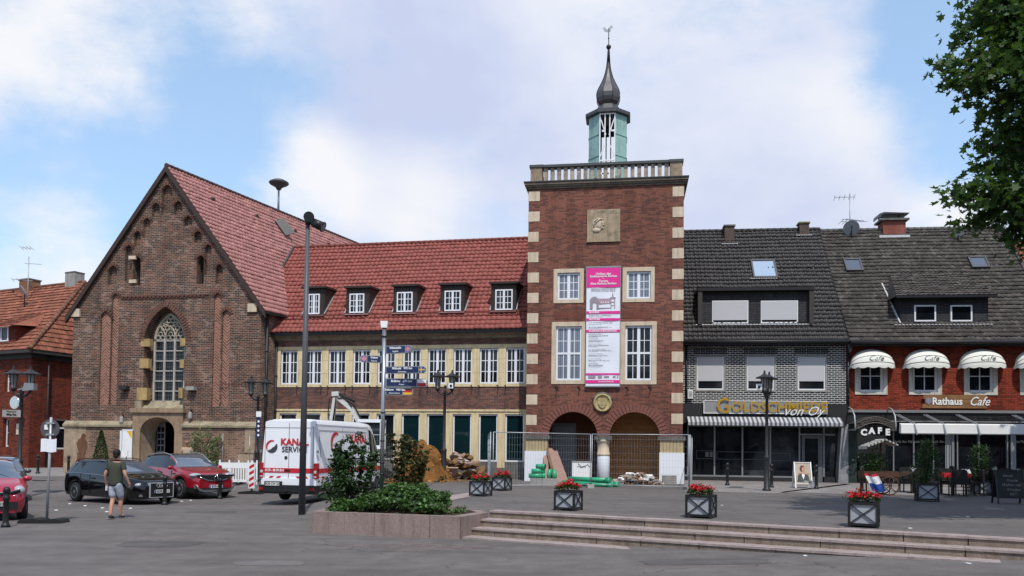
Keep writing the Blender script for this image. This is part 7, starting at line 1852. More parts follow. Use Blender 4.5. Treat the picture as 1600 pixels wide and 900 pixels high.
for k, (px, py, s, lab) in enumerate(((888, 797, 1, 'red begonia box nearest the steps, middle of the plaza edge'), (1095.5, 808.5, 1.06, 'red begonia box at the steps, before the right end of the site fence'), (1350, 823, 1.04, 'red begonia box nearest the café tables, at the top of the steps'), (751, 775, .98, 'red begonia box just right of the planter and nearer than its neighbour'), (784, 766.5, .98, 'smallest looking red begonia box, standing at the left end of the site fence'))):
 o = bx0 if k == 0 else copy_tree(bx0); p = on_ground(px, py); o.location = p; o.rotation_euler.z = R(-27); o.scale = (s, s, s); o['label'] = lab
 begonias(o, .46, 20+k) if k else None
begonias(bx0, .46, 3)
# ---------------- site fence
def fence_panel(name, A, B, h=2.0, label='', group=None, wires=True, rr=.017):
 A, B = Vector(A), Vector(B); d = B-A; L = d.length; rz = math.atan2(d.y, d.x); root = empty(name, A, rz, label, 'fence', group)
 b = MB(); pts = [(0, 0, .12), (0, 0, h-.0), (L, 0, h), (L, 0, .12)]
 for p, q in zip(pts, pts[1:]): b.cyl(p, q, rr, n=8)
 b.cyl(pts[0], pts[3], rr*.8, n=8); b.build('frame', M['zinc'], root)
 b = MB(); w = .0017; x = .1
 while x < L: b.box(x-w, x+w, -w, w, .12, h); x += .105
 z = .3
 while z < h: b.box(0, L, -w, w, z-w, z+w); z += .25
 b.build('wire_mesh', M['zinc'], root)
 return root
def blocks(p, rz, label):
 root = empty('fence_foot', p, rz, label, 'fence foot', 'concrete feet of the site fence'); b = MB(); b.prism([(-.36, 0), (.36, 0), (.33, .13), (-.33, .13)], -.12, .12, 'xz'); b.build('block', M['concrete'], root)
 b = MB();
 for x in (-.05, .05): b.cyl((x, 0, .131), (x, 0, .16), .03, n=8)
 b.build('sockets', M['black'], root)
f0, f1, f2 = on_ground(770, 764), on_ground(922, 762), on_ground(1076, 766)
for a, c, lab in ((f0, f1, 'left wire mesh panel of the building site fence before the tower'), (f1+Vector((.06, 0, 0)), f2, 'right wire mesh panel of the site fence before the two arches')): fence_panel('site_fence', a, c, 1.98, lab, 'wire mesh panels round the tower site')
f3 = TW.m @ Vector((TW.u(1071, 740)+.25, -.3, 0)); fence_panel('site_fence', f2+Vector((.05, .05, 0)), f3, 1.98, 'wire mesh panel running back to the right corner of the tower', 'wire mesh panels round the tower site')
f4 = TW.m @ Vector((TW.u(824, 740)-1.6, -.9, 0)); fence_panel('site_fence', f0+Vector((-.1, .15, 0)), f4, 1.98, 'wire mesh panel running back from the left begonia boxes to the wing', 'wire mesh panels round the tower site')
for p, rz, lab in ((f1, 90, 'concrete fence foot under the joint of the two front panels'), (f2, 90, 'concrete fence foot at the right end of the front panels'), (f0, 90, 'concrete fence foot at the left end of the front panels')): blocks(p, R(rz), lab)
a = at_depth(313, 740, 38.6); c = at_depth(347, 740, 38.0); a.z = gh(a.x, a.y); c.z = gh(c.x, c.y)
fence_panel('barrier_frame', a, (a.x+1.0, a.y+.2, a.z), 2.0, 'grey metal gate frame before the flowering climber at the church wall', None, rr=.035)
fence_panel('barrier_frame', (a.x+1.1, a.y-.5, a.z), c, 2.0, 'thin leaning mesh panel right of the metal gate frame at the church wall')
a = at_depth(389, 740, 36.8); c = at_depth(452, 740, 36.0); a.z = gh(a.x, a.y); c.z = gh(c.x, c.y); fence_panel('barrier_frame', a, c, 2.0, 'wire mesh fence panel standing behind the white van', None)
a = at_depth(590, 740, 34.3); c = at_depth(640, 740, 34.0); a.z = gh(a.x, a.y); c.z = gh(c.x, c.y); fence_panel('barrier_frame', a-Vector((2.3, 0, 0)), c-Vector((.4, 0, 0)), 2.05, 'wire mesh fence panel between excavator and wing windows', None)
def plastic_barrier():
 A, B = on_ground(343, 757), on_ground(402, 757); d = B-A; L = d.length; root = empty('plastic_barrier', A, math.atan2(d.y, d.x), 'white plastic picket barrier between the red family car and the van', 'barrier'); h = 1.0
 b = MB(); n = int(L/.11)
 for k in range(n): b.box(k*.11, k*.11+.06, -.02, .02, .22, h-.30)
 b.box(-.05, L, -.025, .025, h-.30, h-.06); b.box(-.05, L, -.03, .03, .12, .22)
 for x in (0, L*.25, L*.5, L*.75, L-.03): b.box(x-.03, x+.03, -.03, .03, .0, h+.05)
 b.build('pickets', M['white'], root); b = MB()
 for x in (.1, L*.5, L-.2): b.box(x-.12, x+.12, -.3, .3, 0, .1)
 b.build('feet', M['rubber'], root)
plastic_barrier()
def beacon():
 p = on_ground(393, 771); root = empty('beacon_board', p, R(-8), 'red and white striped beacon board on a black rubber foot beside the van', 'beacon'); b = MB(); b.box(-.125, .125, -.03, .03, .2, 1.2); b.box(-.04, .04, -.02, .02, 1.2, 1.28); b.build('board', M['white'], root)
 b = MB(); z = .22
 while z < 1.1:
  b.poly([(-.10, -.033, z), (.10, -.033, z+.11), (.10, -.033, min(1.18, z+.23)), (-.10, -.033, z+.12)]); z += .24
 b.build('red_stripes', M['red'], root, fix=False)
 b = MB(); b.prism([(-.5, 0), (.5, 0), (.44, .06), (.1, .1), (-.1, .1), (-.44, .06)], -.2, .2, 'xz'); b.cyl((0, 0, .08), (0, 0, .2), .04, n=8); b.build('rubber_foot', M['rubber'], root)
beacon()
# ---------------- banner on the tower
def banner():
 F = TW; u0, u1 = (F.u(916, 430)+F.u(916.5, 600))/2, (F.u(968.5, 430)+F.u(968.5, 600))/2; z0, z1 = F.z(942, 603), F.z(942, 419)
 root = fitem('banner', F, 'tall white and magenta building site banner hanging on the tower', 'banner', org=(u0, -.10, z0)); W, H = u1-u0, z1-z0
 b = MB(); n, m = 6, 30; idx = [[b.av((W*i/n, .012*math.sin(j*.7)*math.sin(i*1.1)-.008, H*j/m)) for i in range(n+1)] for j in range(m+1)]
 for j in range(m):
  for i in range(n): b.af((idx[j][i], idx[j][i+1], idx[j+1][i+1], idx[j+1][i]))
 b.box(0, W, .012, .03, 0, H); b.build('cloth', M['banner'], root, fix=False)
 Z = lambda y: H*(1-(y-37)/(872-37))   # from the close-up, 37..872
 b = MB()
 for a, c in ((40, 178), (346, 365), (396, 414), (478, 496), (784, 796), (832, 855)): b.box(.0, W, -.026, -.022, Z(c), Z(a))
 b.build('magenta_field', M['magenta'], root, split=True)
 b = MB(); b.box(-.04, W+.04, -.03, .03, H, H+.06); b.box(-.04, W+.04, -.03, .03, -.06, 0)
 b.box(-.03, -.005, -.01, .03, 0, H); b.box(W+.005, W+.03, -.01, .03, 0, H); b.build('battens', M['grey'], root)
 b = MB()
 for tx, y, s in (("Umbau des", 82, .155), ("Stadtmuseums Borken", 99, .138), ("–", 116, .1), ("Forum", 133, .155), ("Altes Rathaus Borken", 151, .138)): text_mb(b, tx, s, (W/2, -.028, Z(y)), bold=.003, sx=.93)
 for tx, y in (("BAUHERR", 355), ("ENTWURF", 405), ("PLANUNG & BAULEITUNG", 487)): text_mb(b, tx, .10, (.12, -.028, Z(y)), bold=.003, align='LEFT')
 text_mb(b, "www.borken.de", .1, (W*.6, -.028, Z(843)), bold=.001); b.build('white_print', M['white'], root)
 b = MB(); r = random.Random(11)
 for y in (186, 199): text_mb(b, "Stadtmuseum und Forum Altes Rathaus Borken"[:30], .075, (W/2, -.024, Z(y)), sx=1.0)
 for y0, ss in ((376, .09), (427, .09), (459, .09), (507, .06), (519, .09), (541, .06), (553, .09), (577, .06), (588, .09), (613, .06), (624, .09), (647, .06), (658, .09), (682, .06), (693, .09), (716, .06), (727, .09), (386, .055), (441, .055), (469, .055), (528, .05), (562, .05), (597, .05), (632, .05), (667, .05), (702, .05), (737, .05)):
  wds = "".join(r.choice("nmoeraistu") + (" " if r.random() < .12 else "") for _ in range(r.randint(14, 30) if ss < .08 else r.randint(16, 24)))
  x = .10; zz = Z(y0);
  for w_ in wds.split(" "):
   l = len(w_)*ss*.42
   if x+l > W-.1: break
   b.box(x, x+l, -.024, -.022, zz-ss*.10, zz+ss*.10); x += l+ss*.35
 for x0, x1 in ((.1, .42), (.52, .7), (.78, 1.0), (1.16, 1.28), (1.34, 1.5)): b.box(x0, min(x1, W-.05), -.024, -.022, Z(818), Z(803))
 b.build('grey_print', M['print'], root)
 # drawing of church, wing and tower
 b = MB(); s = W/240; X = lambda x: (x-27)*s
 P = lambda pts: b.prism([(X(x), Z(y)) for x, y in pts], -.027, -.0225, 'xz')
 P([(52, 330), (52, 262), (70, 245), (92, 243), (115, 265), (115, 330), (100, 330), (100, 290), (85, 280), (72, 290), (72, 330)])
 P([(196, 248), (235, 248), (235, 260), (196, 260)]); P([(200, 262), (206, 262), (206, 330), (200, 330)]); P([(226, 262), (232, 262), (232, 330), (226, 330)]); P([(206, 280), (226, 280), (226, 286), (206, 286)]); P([(206, 305), (226, 305), (226, 310), (206, 310)]); P([(211, 248), (211, 228), (215, 214), (219, 228), (219, 248)])
 P([(115, 322), (200, 322), (200, 328), (115, 328)]); b.build('drawing', M['print'], root)
 b = MB(); P2 = [(92, 243), (112, 257), (196, 257), (200, 295), (120, 295), (105, 265)]; b.prism([(X(x), Z(y)) for x, y in P2], -.0265, -.0222, 'xz')
 b.build('drawing_roof', M['mauve'], root)
 b = MB()
 for x in (130, 146, 162, 178): b.box(X(x), X(x+8), -.028, -.0268, Z(287), Z(279))
 b.build('drawing_dormers', M['banner'], root)
M['mauve'] = plain('mauve_print', (.42, .28, .33), .6, .2)
banner()
# ---------------- building site things
def jitter_rock(b, c, r, rn, sc=(1, 1, 1), n=2):
 import bmesh
 bm = bmesh.new(); bmesh.ops.create_icosphere(bm, subdivisions=n, radius=1); base = len(b.v); sm_ = b.smooth; b.smooth = False
 rot = Matrix.Rotation(rn.uniform(0, 6), 3, 'Z') @ Matrix.Rotation(rn.uniform(-.6, .6), 3, 'X')
 from mathutils import noise as mn
 off = Vector((rn.uniform(0, 50),)*3)
 for v in bm.verts:
  k = 1+.55*mn.noise(v.co*1.3+off); b.av(Vector(c)+rot @ Vector((v.co.x*k*r*sc[0], v.co.y*k*r*sc[1], v.co.z*k*r*sc[2])))
 for f in bm.faces: b.af([base+v.index for v in f.verts])
 bm.free(); b.smooth = sm_
def heaps():
 rn = random.Random(4)
 # earth mound
 p = on_ground(664, 752); p.y += .6; b = MB(); b.smooth = True; n = 34; from mathutils import noise as mn
 def hh(x, y): return 1.75*max(0, 1-((x+.0)/1.15)**2-(y/1.15)**2)**.7*(1-.28*max(-.6, x))
 idx = [[b.av((-1.7+3.4*i/n, -1.4+2.8*j/n, max(-.1, hh(-1.7+3.4*i/n, -1.4+2.8*j/n)*(.92+.24*mn.fractal(Vector((i*.17, j*.17, 1)), 1, 2, 4)) + .12*mn.noise(Vector((i*.9, j*.9, 5)))-.06))) for i in range(n+1)] for j in range(n+1)]
 for j in range(n):
  for i in range(n): b.af((idx[j][i], idx[j][i+1], idx[j+1][i+1], idx[j+1][i]))
 for _ in range(110):
  x, y = rn.gauss(0, .75), rn.gauss(-.3, .6); z = hh(x, y)*.82
  b.mi = rn.choice((0, 0, 1, 2)); b.smooth = False; jitter_rock(b, (x, y, z), rn.uniform(.03, .11), rn, (1.2, 1, .8), n=1); b.smooth = True
 b.build('earth_heap', [M['earth'], M['rub_brown'], M['earth2']], kind='stuff', loc=p, fix=False, label='rusty brown heap of dug earth behind the planter bushes', cat='earth heap')
 # broken slabs
 p = on_ground(718, 750); p.y += .5; b = MB()
 for k in range(95):
  x = rn.uniform(-1.05, 1.1); y = rn.uniform(-.5, .8); top = 1.25*max(0, 1-(x/1.15)**2)*(1-.5*(y/1)**2); z = rn.uniform(.02, max(.05, top)); b.mi = rn.choice((0, 0, 1, 1, 2, 3)); s = rn.uniform(.08, .26)
  if rn.random() < .5: jitter_rock(b, (x, y, z), s, rn, (1.3, 1, .55), 1)
  else:
   b.M = Matrix.Translation((x, y, z)) @ Matrix.Rotation(rn.uniform(0, 6), 4, 'Z') @ Matrix.Rotation(rn.uniform(-.9, .9), 4, 'X') @ Matrix.Rotation(rn.uniform(-.7, .7), 4, 'Y'); m_ = s*1.5
   q = [(m_*math.cos(a)*rn.uniform(.7, 1.1), m_*math.sin(a)*rn.uniform(.5, .9)) for a in [6.28*t/6 for t in range(6)]]; b.prism(q, -.04, .04, 'xy'); b.M = None
 b.M = Matrix.Translation((-.55, -.5, .3)) @ Matrix.Rotation(R(-55), 4, 'X'); b.mi = 1; b.prism([(-.35, -.3), (.5, -.3), (.42, .25), (.1, .36), (-.3, .2)], -.04, .04, 'xy'); b.M = None
 b.build('rubble_heap', [M['rub_brown'], M['rub_pink'], M['rub_grey'], M['earth']], kind='stuff', loc=p, fix=False, label='heap of broken paving slabs and brown lumps at the lamp before the wing', cat='rubble')
 p = on_ground(800, 750); p.y += 1.5; b = MB()
 for k in range(70): x = rn.gauss(0, .8); y = rn.uniform(-.5, .5); b.mi = rn.choice((0, 1, 1)); jitter_rock(b, (x, y, .03+.3*max(0, 1-abs(x)/1.2)*rn.random()), rn.uniform(.05, .15), rn, (1.3, 1, .5), 1)
 b.build('brick_debris', [M['rub_grey'], M['rub_pink']], kind='stuff', loc=p, fix=False, label='low scatter of pinkish debris at the foot of the wing behind the fence', cat='debris')
 p = TW.m @ Vector((TW.u(996, 752, -1.1), -1.1, 0)); b = MB()
 for k in range(260):
  x = rn.uniform(-1.0, 1.0); y = rn.uniform(-.4, .4); z = rn.uniform(0, .45*max(.05, 1-(x/1.0)**2)); b.mi = rn.choice((0, 1, 2, 2, 4))
  b.M = Matrix.Translation((x, y, z)) @ Matrix.Rotation(rn.uniform(0, 6), 4, 'Z') @ Matrix.Rotation(rn.uniform(-1, 1), 4, 'X'); s = rn.uniform(.03, .11); b.box(-s*1.4, s*1.4, -s, s, -s*.4, s*.4); b.M = None
 b.build('rubble', [M['rub_brown'], M['rub_pink'], M['rub_grey'], M['earth'], M['white']], kind='stuff', loc=p, fix=False, label='low pile of pale rubble chips before the right arch', cat='rubble')
M['rub_brown'] = stone('brown_lump', (.20, .115, .055), .5, rough=.95); M['rub_pink'] = stone('pinkish_slab', (.40, .27, .21), .3, rough=.95); M['rub_grey'] = stone('grey_chip', (.33, .30, .27), .3, rough=.95)
M['earth2'] = stone('yellow_earth', (.36, .19, .05), .5, rough=.95)
heaps()
def pipes():
 A, B = on_ground(893, 758), on_ground(966, 761); A.z = gh(A.x, A.y)
 specs = [(0, .0, .09), (.22, .0, .09), (.11, .16, .09), (-.2, .0, .07)]
 for k, (dy, dz, r) in enumerate(specs):
  a = A+Vector((-.1 if k != 1 else -.35, dy, r+dz)); c = B+Vector((.0 if k < 2 else -.3, dy-.1, r+dz)); c.z = a.z; d = c-a; L = d.length
  root = empty('green_pipe', a, math.atan2(d.y, d.x), ('long green drain pipe lying lowest and nearest the fence', 'long green drain pipe lying second, reaching farthest left', 'long green drain pipe lying on top of the others', 'thin green drain pipe lying in front, at the fence foot')[k], 'pipe', 'green drain pipes on the site')
  b = MB(); b.cyl((0, 0, 0), (L, 0, 0), r, n=14); b.build('tube', M['green_pipe'], root); b = MB(); b.cyl((L-.18, 0, 0), (L+.01, 0, 0), r*1.2, n=14); b.cyl((L+.011, 0, 0), (L+.012, 0, 0), r*.95, n=14); b.build('socket', M['green_pipe'], root)
 p = on_ground(850, 759.5); p.y += .35
 root = empty('concrete_slab', (p.x, p.y, p.z), R(-4), 'pale concrete slab block carrying green pipe bends', 'concrete block'); b = MB(); b.box(-.52, .52, -.25, .25, 0, .28); b.cyl((-.25, -.253, .15), (-.25, -.2505, .15), .03, n=10); b.build('block', M['concrete'], root)
 for k, (x, z, rz, L, lab) in enumerate(((-.27, .29, 0, .62, 'fat green pipe piece lying lowest on the concrete block'), (-.22, .47, 8, .5, 'green pipe piece in the middle of the small stack'), (-.12, .65, -25, .36, 'short green pipe piece topmost on the stack, open end seen'), (.2, .30, 60, .3, 'green pipe bend standing right of the small stack'), (.42, .29, 100, .28, 'small green pipe bend at the right end of the block'))):
  root = empty('pipe_piece', (p.x+x, p.y, p.z+z+.0), R(rz), lab, 'pipe', 'green pipe pieces on the concrete block'); b = MB(); r = .09
  if k < 3: b.cyl((-L/2, 0, r), (L/2, 0, r), r, n=14); b.cyl((L/2-.1, 0, r), (L/2+.01, 0, r), r*1.18, n=14)
  else: b.tube([(0, 0, 0), (0, 0, .14), (.04, 0, .22), (.12, 0, .28)], .085, 12)
  b.build('tube', M['green_pipe'], root); b = MB();
  b.cyl((L/2+.011, 0, r), (L/2+.013, 0, r), r*.95, n=14) if k < 3 else b.cyl((.115, 0, .278), (.125, 0, .285), .075, n=12); b.build('dark_bore', M['black'], root)
 # planks leaning on the pier
 F = TW
 for k, (x0, y0, x1, y1) in enumerate(((856, 746, 852, 712), (868, 748, 857, 700), (874, 749, 860, 701), (880, 749, 863, 704), (886, 749, 868, 705))):
  a = F.m @ Vector((F.u(x0, 745, -1.0), -1.0, .0)); a.z = .42; c = F.m @ Vector((F.u(x1, y1, -.14), -.14-.02*k, F.z(x1, y1, -.14))); d = c-a
  root = empty('plank', a, 0, ('short', 'tallest dark', 'tall grey', 'tall pale', 'outermost sloping')[k]+' weathered plank leaning on the white wrapped left pier', 'plank', 'planks leaning by the left arch'); b = MB(); b.beam((0, 0, .0), d, .17, .035, up=(0, 1, 0)); b.build('board', M['wood_red' if k != 1 else 'rub_brown'], root)
 # white cabinet with graffiti
 a, c = TW.m @ Vector((TW.u(894, 751, -1.0), -1.0, 0)), TW.m @ Vector((TW.u(925, 751, -1.0), -1.0, 0)); root = empty('white_cabinet', a, 0, 'white box cabinet with black scribbled graffiti before the column', 'cabinet'); w_ = c.x-a.x; h = at_depth(910, 720.5, a.y).z-a.z
 b = MB(); b.box(0, w_, 0, .4, 0, h-.04); b.build('body', M['white'], root); b = MB(); b.box(-.02, w_+.02, -.02, .42, h-.04, h); b.build('lid', M['concrete'], root)
 b = MB(); rn = random.Random(8); z = h*.8; pts = [(.25+.07*k+rn.uniform(-.03, .03), -.006, z+rn.uniform(-.09, .09)) for k in range(9)]; b.tube(pts, .012, 4); pts = [(.2+.06*k, -.006, z-.06+rn.uniform(-.05, .05)) for k in range(7)]; b.tube(pts, .009, 4); b.build('graffiti', M['black'], root)
 a = TW.m @ Vector((TW.u(1036, 754, -.9), -.9, 0)); root = empty('grey_crate', a, R(-5), 'small grey crate beside the right white wrapped pier', 'crate'); b = MB(); b.box(0, .55, 0, .4, 0, .34); b.build('box', M['sand'], root); b = MB()
 for k in range(4): b.box(-.01, .56, -.01, .0, .02+.085*k, .085+.08*k)
 b.box(-.015, .565, -.015, .41, .34, .37); b.build('slats', M['concrete'], root)
pipes()
# ---------------- poster stand, chalk board
def a_board(px, py, w, h, label, name, chalk=False, rz=0):
 p = on_ground(px, py); root = empty(name, p, R(rz), label, 'sign stand'); t = .28
 fm = 'white' if not chalk else 'black'
 for s in (-1, 1):
  b = MB(); top = Vector((0, 0, h)); y = s*t
  P = lambda x, z: (x, y*(1-z/h)-.012*0, z)
  for x in (-w/2, w/2): b.beam(P(x, 0), P(x, h), .045, .03)
  for z in (.18, h-.02): b.beam(P(-w/2, z), P(w/2, z), .045, .03)
  fr = b.build('frame', M[fm], root)
  b = MB(); n_ = 1; i = [b.av(q) for q in (P(-w/2+.03, .2), P(w/2-.03, .2), P(w/2-.03, h-.04), P(-w/2+.03, h-.04))]; b.af(i)
  pn = b.build('panel', M['poster' if not chalk else 'slateboard'], fr, fix=False)
 n = Vector((0, -h, t)).normalized()*-1; up = Vector((0, t, h)).normalized(); rt = Vector((1, 0, 0)); nn = rt.cross(up)
 def on(x, z): return Vector((x, -t*(1-z/h), z))+nn*.008
 if not chalk:
  def disk(b, cx, cz, rx, rz_, k=0, n=18):
   o = on(cx, cz)+nn*.003*k; b.af([b.av(o+rt*rx*math.cos(6.283*q/n)+up*rz_*math.sin(6.283*q/n)) for q in range(n)])
  # a portrait poster: figure in a dark jacket with pale shirt
  b = MB(); i = [b.av(on(x, z)) for x, z in ((-.24, .24), (.24, .24), (.2, .48), (.05, .60), (-.05, .60), (-.2, .5))]; b.af(i); b.build('poster_jacket', M['jacket'], root, fix=False)
  b = MB(); i = [b.av(on(x, z)+nn*.003) for x, z in ((0, .34), (.06, .5), (.03, .62), (-.05, .62), (-.05, .48))]; b.af(i); b.build('poster_shirt', M['white'], root, fix=False)
  b = MB(); disk(b, -.02, .76, .10, .13, 1); b.build('poster_hair', M['hairbrown'], root, fix=False); b = MB(); disk(b, .02, .735, .065, .09, 2); i = [b.av(on(x, z)+nn*.004) for x, z in ((-.03, .6), (.04, .6), (.05, .68), (-.03, .68))]; b.af(i)
  i = [b.av(on(x, z)+nn*.008) for x, z in ((-.2, .57), (.2, .53), (.22, .58), (-.1, .62))]; b.af(i); b.build('poster_face', M['skin'], root, fix=False)
  b = MB(); text_mb(b, "Schmuck", .07, on(.12, .27)+nn*.005, right=rt, up=up, depth=.003, shear=.3); b.build('poster_text', M['white'], root)
 else:
  b = MB();
  for k, tx in enumerate(("Heute", "Frische", "Waffeln mit", "Kirschen", "Eis")): text_mb(b, tx, .1, on((-.06, .04, 0, .06, .0)[k], h-.18-.13*k), right=rt, up=up, depth=.003, shear=.4, bold=-.001)
  b.build('chalk_writing', M['chalk'], root)
M['poster'] = plain('poster_ground', (.42, .35, .28), .5, .3, var=.4, scale=5); M['slateboard'] = plain('slate_board', (.012, .014, .014), .6, .3); M['jacket'] = plain('poster_dark', (.05, .065, .06), .5, .3, var=.3); M['hairbrown'] = plain('poster_brown', (.12, .045, .03), .6, .2); M['skin'] = plain('skin', (.48, .25, .17), .6, .3, var=.1); M['chalk'] = plain('chalk', (.3, .3, .3), .8, .1)
a_board(1253.5, 762.5, .62, 1.02, 'white framed folding poster stand showing a portrait before the goldsmith door', 'poster_stand', rz=-6)
a_board(1577, 787, .72, .98, 'black chalk board stand with white handwriting beside the café tables', 'chalk_board', True, rz=-14)
# ---------------- café terrace
def chair0():
 root = empty('cafe_chair', (0, 0, 0), 0, '', 'chair', 'dark woven café chairs')
 b = MB(); b.box(-.24, .24, -.24, .24, .42, .47); b.build('seat', M['rattan'], root)
 b = MB(); b.prism([(-.25, .47), (.25, .47), (.23, .86), (.15, .90), (-.15, .90), (-.23, .86)], .2, .25, 'xz'); b.build('backrest', M['rattan'], root)
 for x in (-.22, .22):
  for y in (-.22, .22): b = MB(); b.box(x-.018, x+.018, y-.018, y+.018, 0, .42); b.build('leg', M['black'], root)
 for s in (-1, 1): b = MB(); b.tube([(s*.25, -.2, .46), (s*.27, -.2, .66), (s*.27, .2, .68)], .02, 5); b.build('armrest', M['rattan'], root)
 return root
def table0():
 root = empty('cafe_table', (0, 0, 0), 0, '', 'table', 'café tables')
 b = MB(); b.box(-.38, .38, -.38, .38, .72, .75); b.build('table_top', M['tabletop'], root)
 b = MB(); b.cyl((0, 0, .03), (0, 0, .72), .035, n=10); b.build('stem', M['black'], root); b = MB(); b.beam((-.28, -.28, .015), (.28, .28, .015), .06, .03); b.beam((-.28, .28, .016), (.28, -.28, .016), .06, .028); b.build('base', M['black'], root); return root
M['rattan'] = plain('woven_rattan', (.022, .02, .02), .8, .2, var=.4, scale=30, bump=.3); M['tabletop'] = plain('table_top', (.06, .05, .045), .4, .4)
tb, chs = table0(), chair0();
tabs = [(1428, 770, 'square café table left of the tall café shrub'), (1490, 774, 'square café table with white cloth and red runner, centre of the terrace'), (1555, 768, 'square café table behind the chalk board'), (1592, 776, 'square café table at the right picture edge'), (1520, 762, 'square café table close to the shop glass behind the chairs')]
ft = fc = True
tpos = []
for px, py, lab in tabs:
 p = on_ground(px, py); o = tb if ft else copy_tree(tb); ft = False; o.location = p; o['label'] = lab; o.rotation_euler.z = R(-10); tpos.append(p)
words = (('left', 'right', 'near', 'far'),)
tn = ('left of the tall shrub', 'with the red runner', 'behind the chalk board', 'at the right picture edge', 'close to the shop glass')
for ti, p in enumerate(tpos):
 for a, wd in ((0, 'right'), (180, 'left'), (-90, 'near'), (90, 'far')):
  if ti == 0 and a == 180: continue
  if ti == 4 and a in (90,): continue
  aa = R(a-10+rnd.uniform(-8, 8)); d = .62+rnd.uniform(-.05, .08); o = chs if fc else copy_tree(chs); fc = False
  o.location = (p.x+d*math.cos(aa), p.y+d*math.sin(aa), gh(p.x, p.y)); o.rotation_euler.z = aa-R(90); o['label'] = 'dark woven chair on the '+wd+' side of the café table '+tn[ti]
def table_things():
 p = tpos[1]; root = empty('table_runner', (p.x, p.y, p.z+.752), R(-10), 'red runner across the centre café table', 'cloth'); b = MB(); b.box(-.42, .42, -.2, .2, 0, .006); b.box(-.43, -.42, -.2, .2, -.12, .006); b.box(-.42, .42, -.385, -.38, -.13, .003); b.build('cloth', M['red'], root)
 root = empty('white_napkins', (p.x+.25, p.y-.15, p.z+.76), 0, 'folded white napkins at the end of the red runner', 'napkins'); b = MB()
 for k in range(3): b.prism([(-.1+.1*k, 0), (.05+.1*k, 0), (-.02+.1*k, .14)], -.05, .05, 'xz')
 b.build('folds', M['white'], root)
 for k, ti in enumerate((0, 2, 3)):
  q = tpos[ti]; root = empty('table_vase', (q.x, q.y, q.z+.752), 0, 'small white pot with flowers on the café table '+tn[ti], 'flower pot', 'white pots on the café tables'); b = MB(); b.lathe([(.05, 0), (.065, .1), (.06, .1)], n=10); b.build('pot', M['white'], root); r = random.Random(k); foliage('flowers', [M['leaf'], M['white']], [(r.gauss(0, .05), r.gauss(0, .05), .15+r.gauss(0, .03)) for _ in range(40)], .05, root, 'hex', k)
table_things()
def shrub_box(px, py, hgt, label, s=1.05, seed=1, wid=.34, mats=None, n=2600):
 o = copy_tree(bx0)
 for c in [c for c in bpy.data.objects if c.parent == o and c.name.split('.')[0] in ('leaves', 'blossoms')]: bpy.data.objects.remove(c)
 p = on_ground(px, py); o.location = p; o.scale = (s, s, s); o.rotation_euler.z = R(-20); o['label'] = label; o['group'] = 'terrace boxes with tall shrubs'; o['category'] = 'planter'; o.name = 'shrub_box'
 sh = empty('tall_shrub', (p.x, p.y, p.z+.44*s), 0, label.replace('black framed box under', 'leafy').replace('box', 'shrub'), 'shrub', 'tall shrubs on the café terrace')
 r = random.Random(seed); pts = []
 H = hgt
 for _ in range(70):
  z = H*r.uniform(.05, 1); rad = wid*(1-.5*(z/H)**2)*r.uniform(.3, 1.1); a = r.uniform(0, 6.28); c = (rad*math.cos(a), rad*math.sin(a), z)
  for _ in range(n//70): pts.append((c[0]+r.gauss(0, .07), c[1]+r.gauss(0, .07), c[2]+r.gauss(0, .08)))
 foliage('foliage', mats or [M['leaf_dk'], M['leaf']], pts, .06, sh, 'quad', seed); b = MB()
 for k in range(5): b.tube([(0, 0, 0), (r.gauss(0, .05), r.gauss(0, .05), H*.4), (r.gauss(0, .15), r.gauss(0, .15), H*.9)], .018, 5, .006)
 b.build('stems', M['twig'], sh)
shrub_box(1448, 783, 1.25, 'black framed box under the tall shrub left on the café terrace', 1.15, 5); shrub_box(1533, 774, 1.15, 'black framed box under the tall shrub behind the terrace chairs', 1.1, 6)
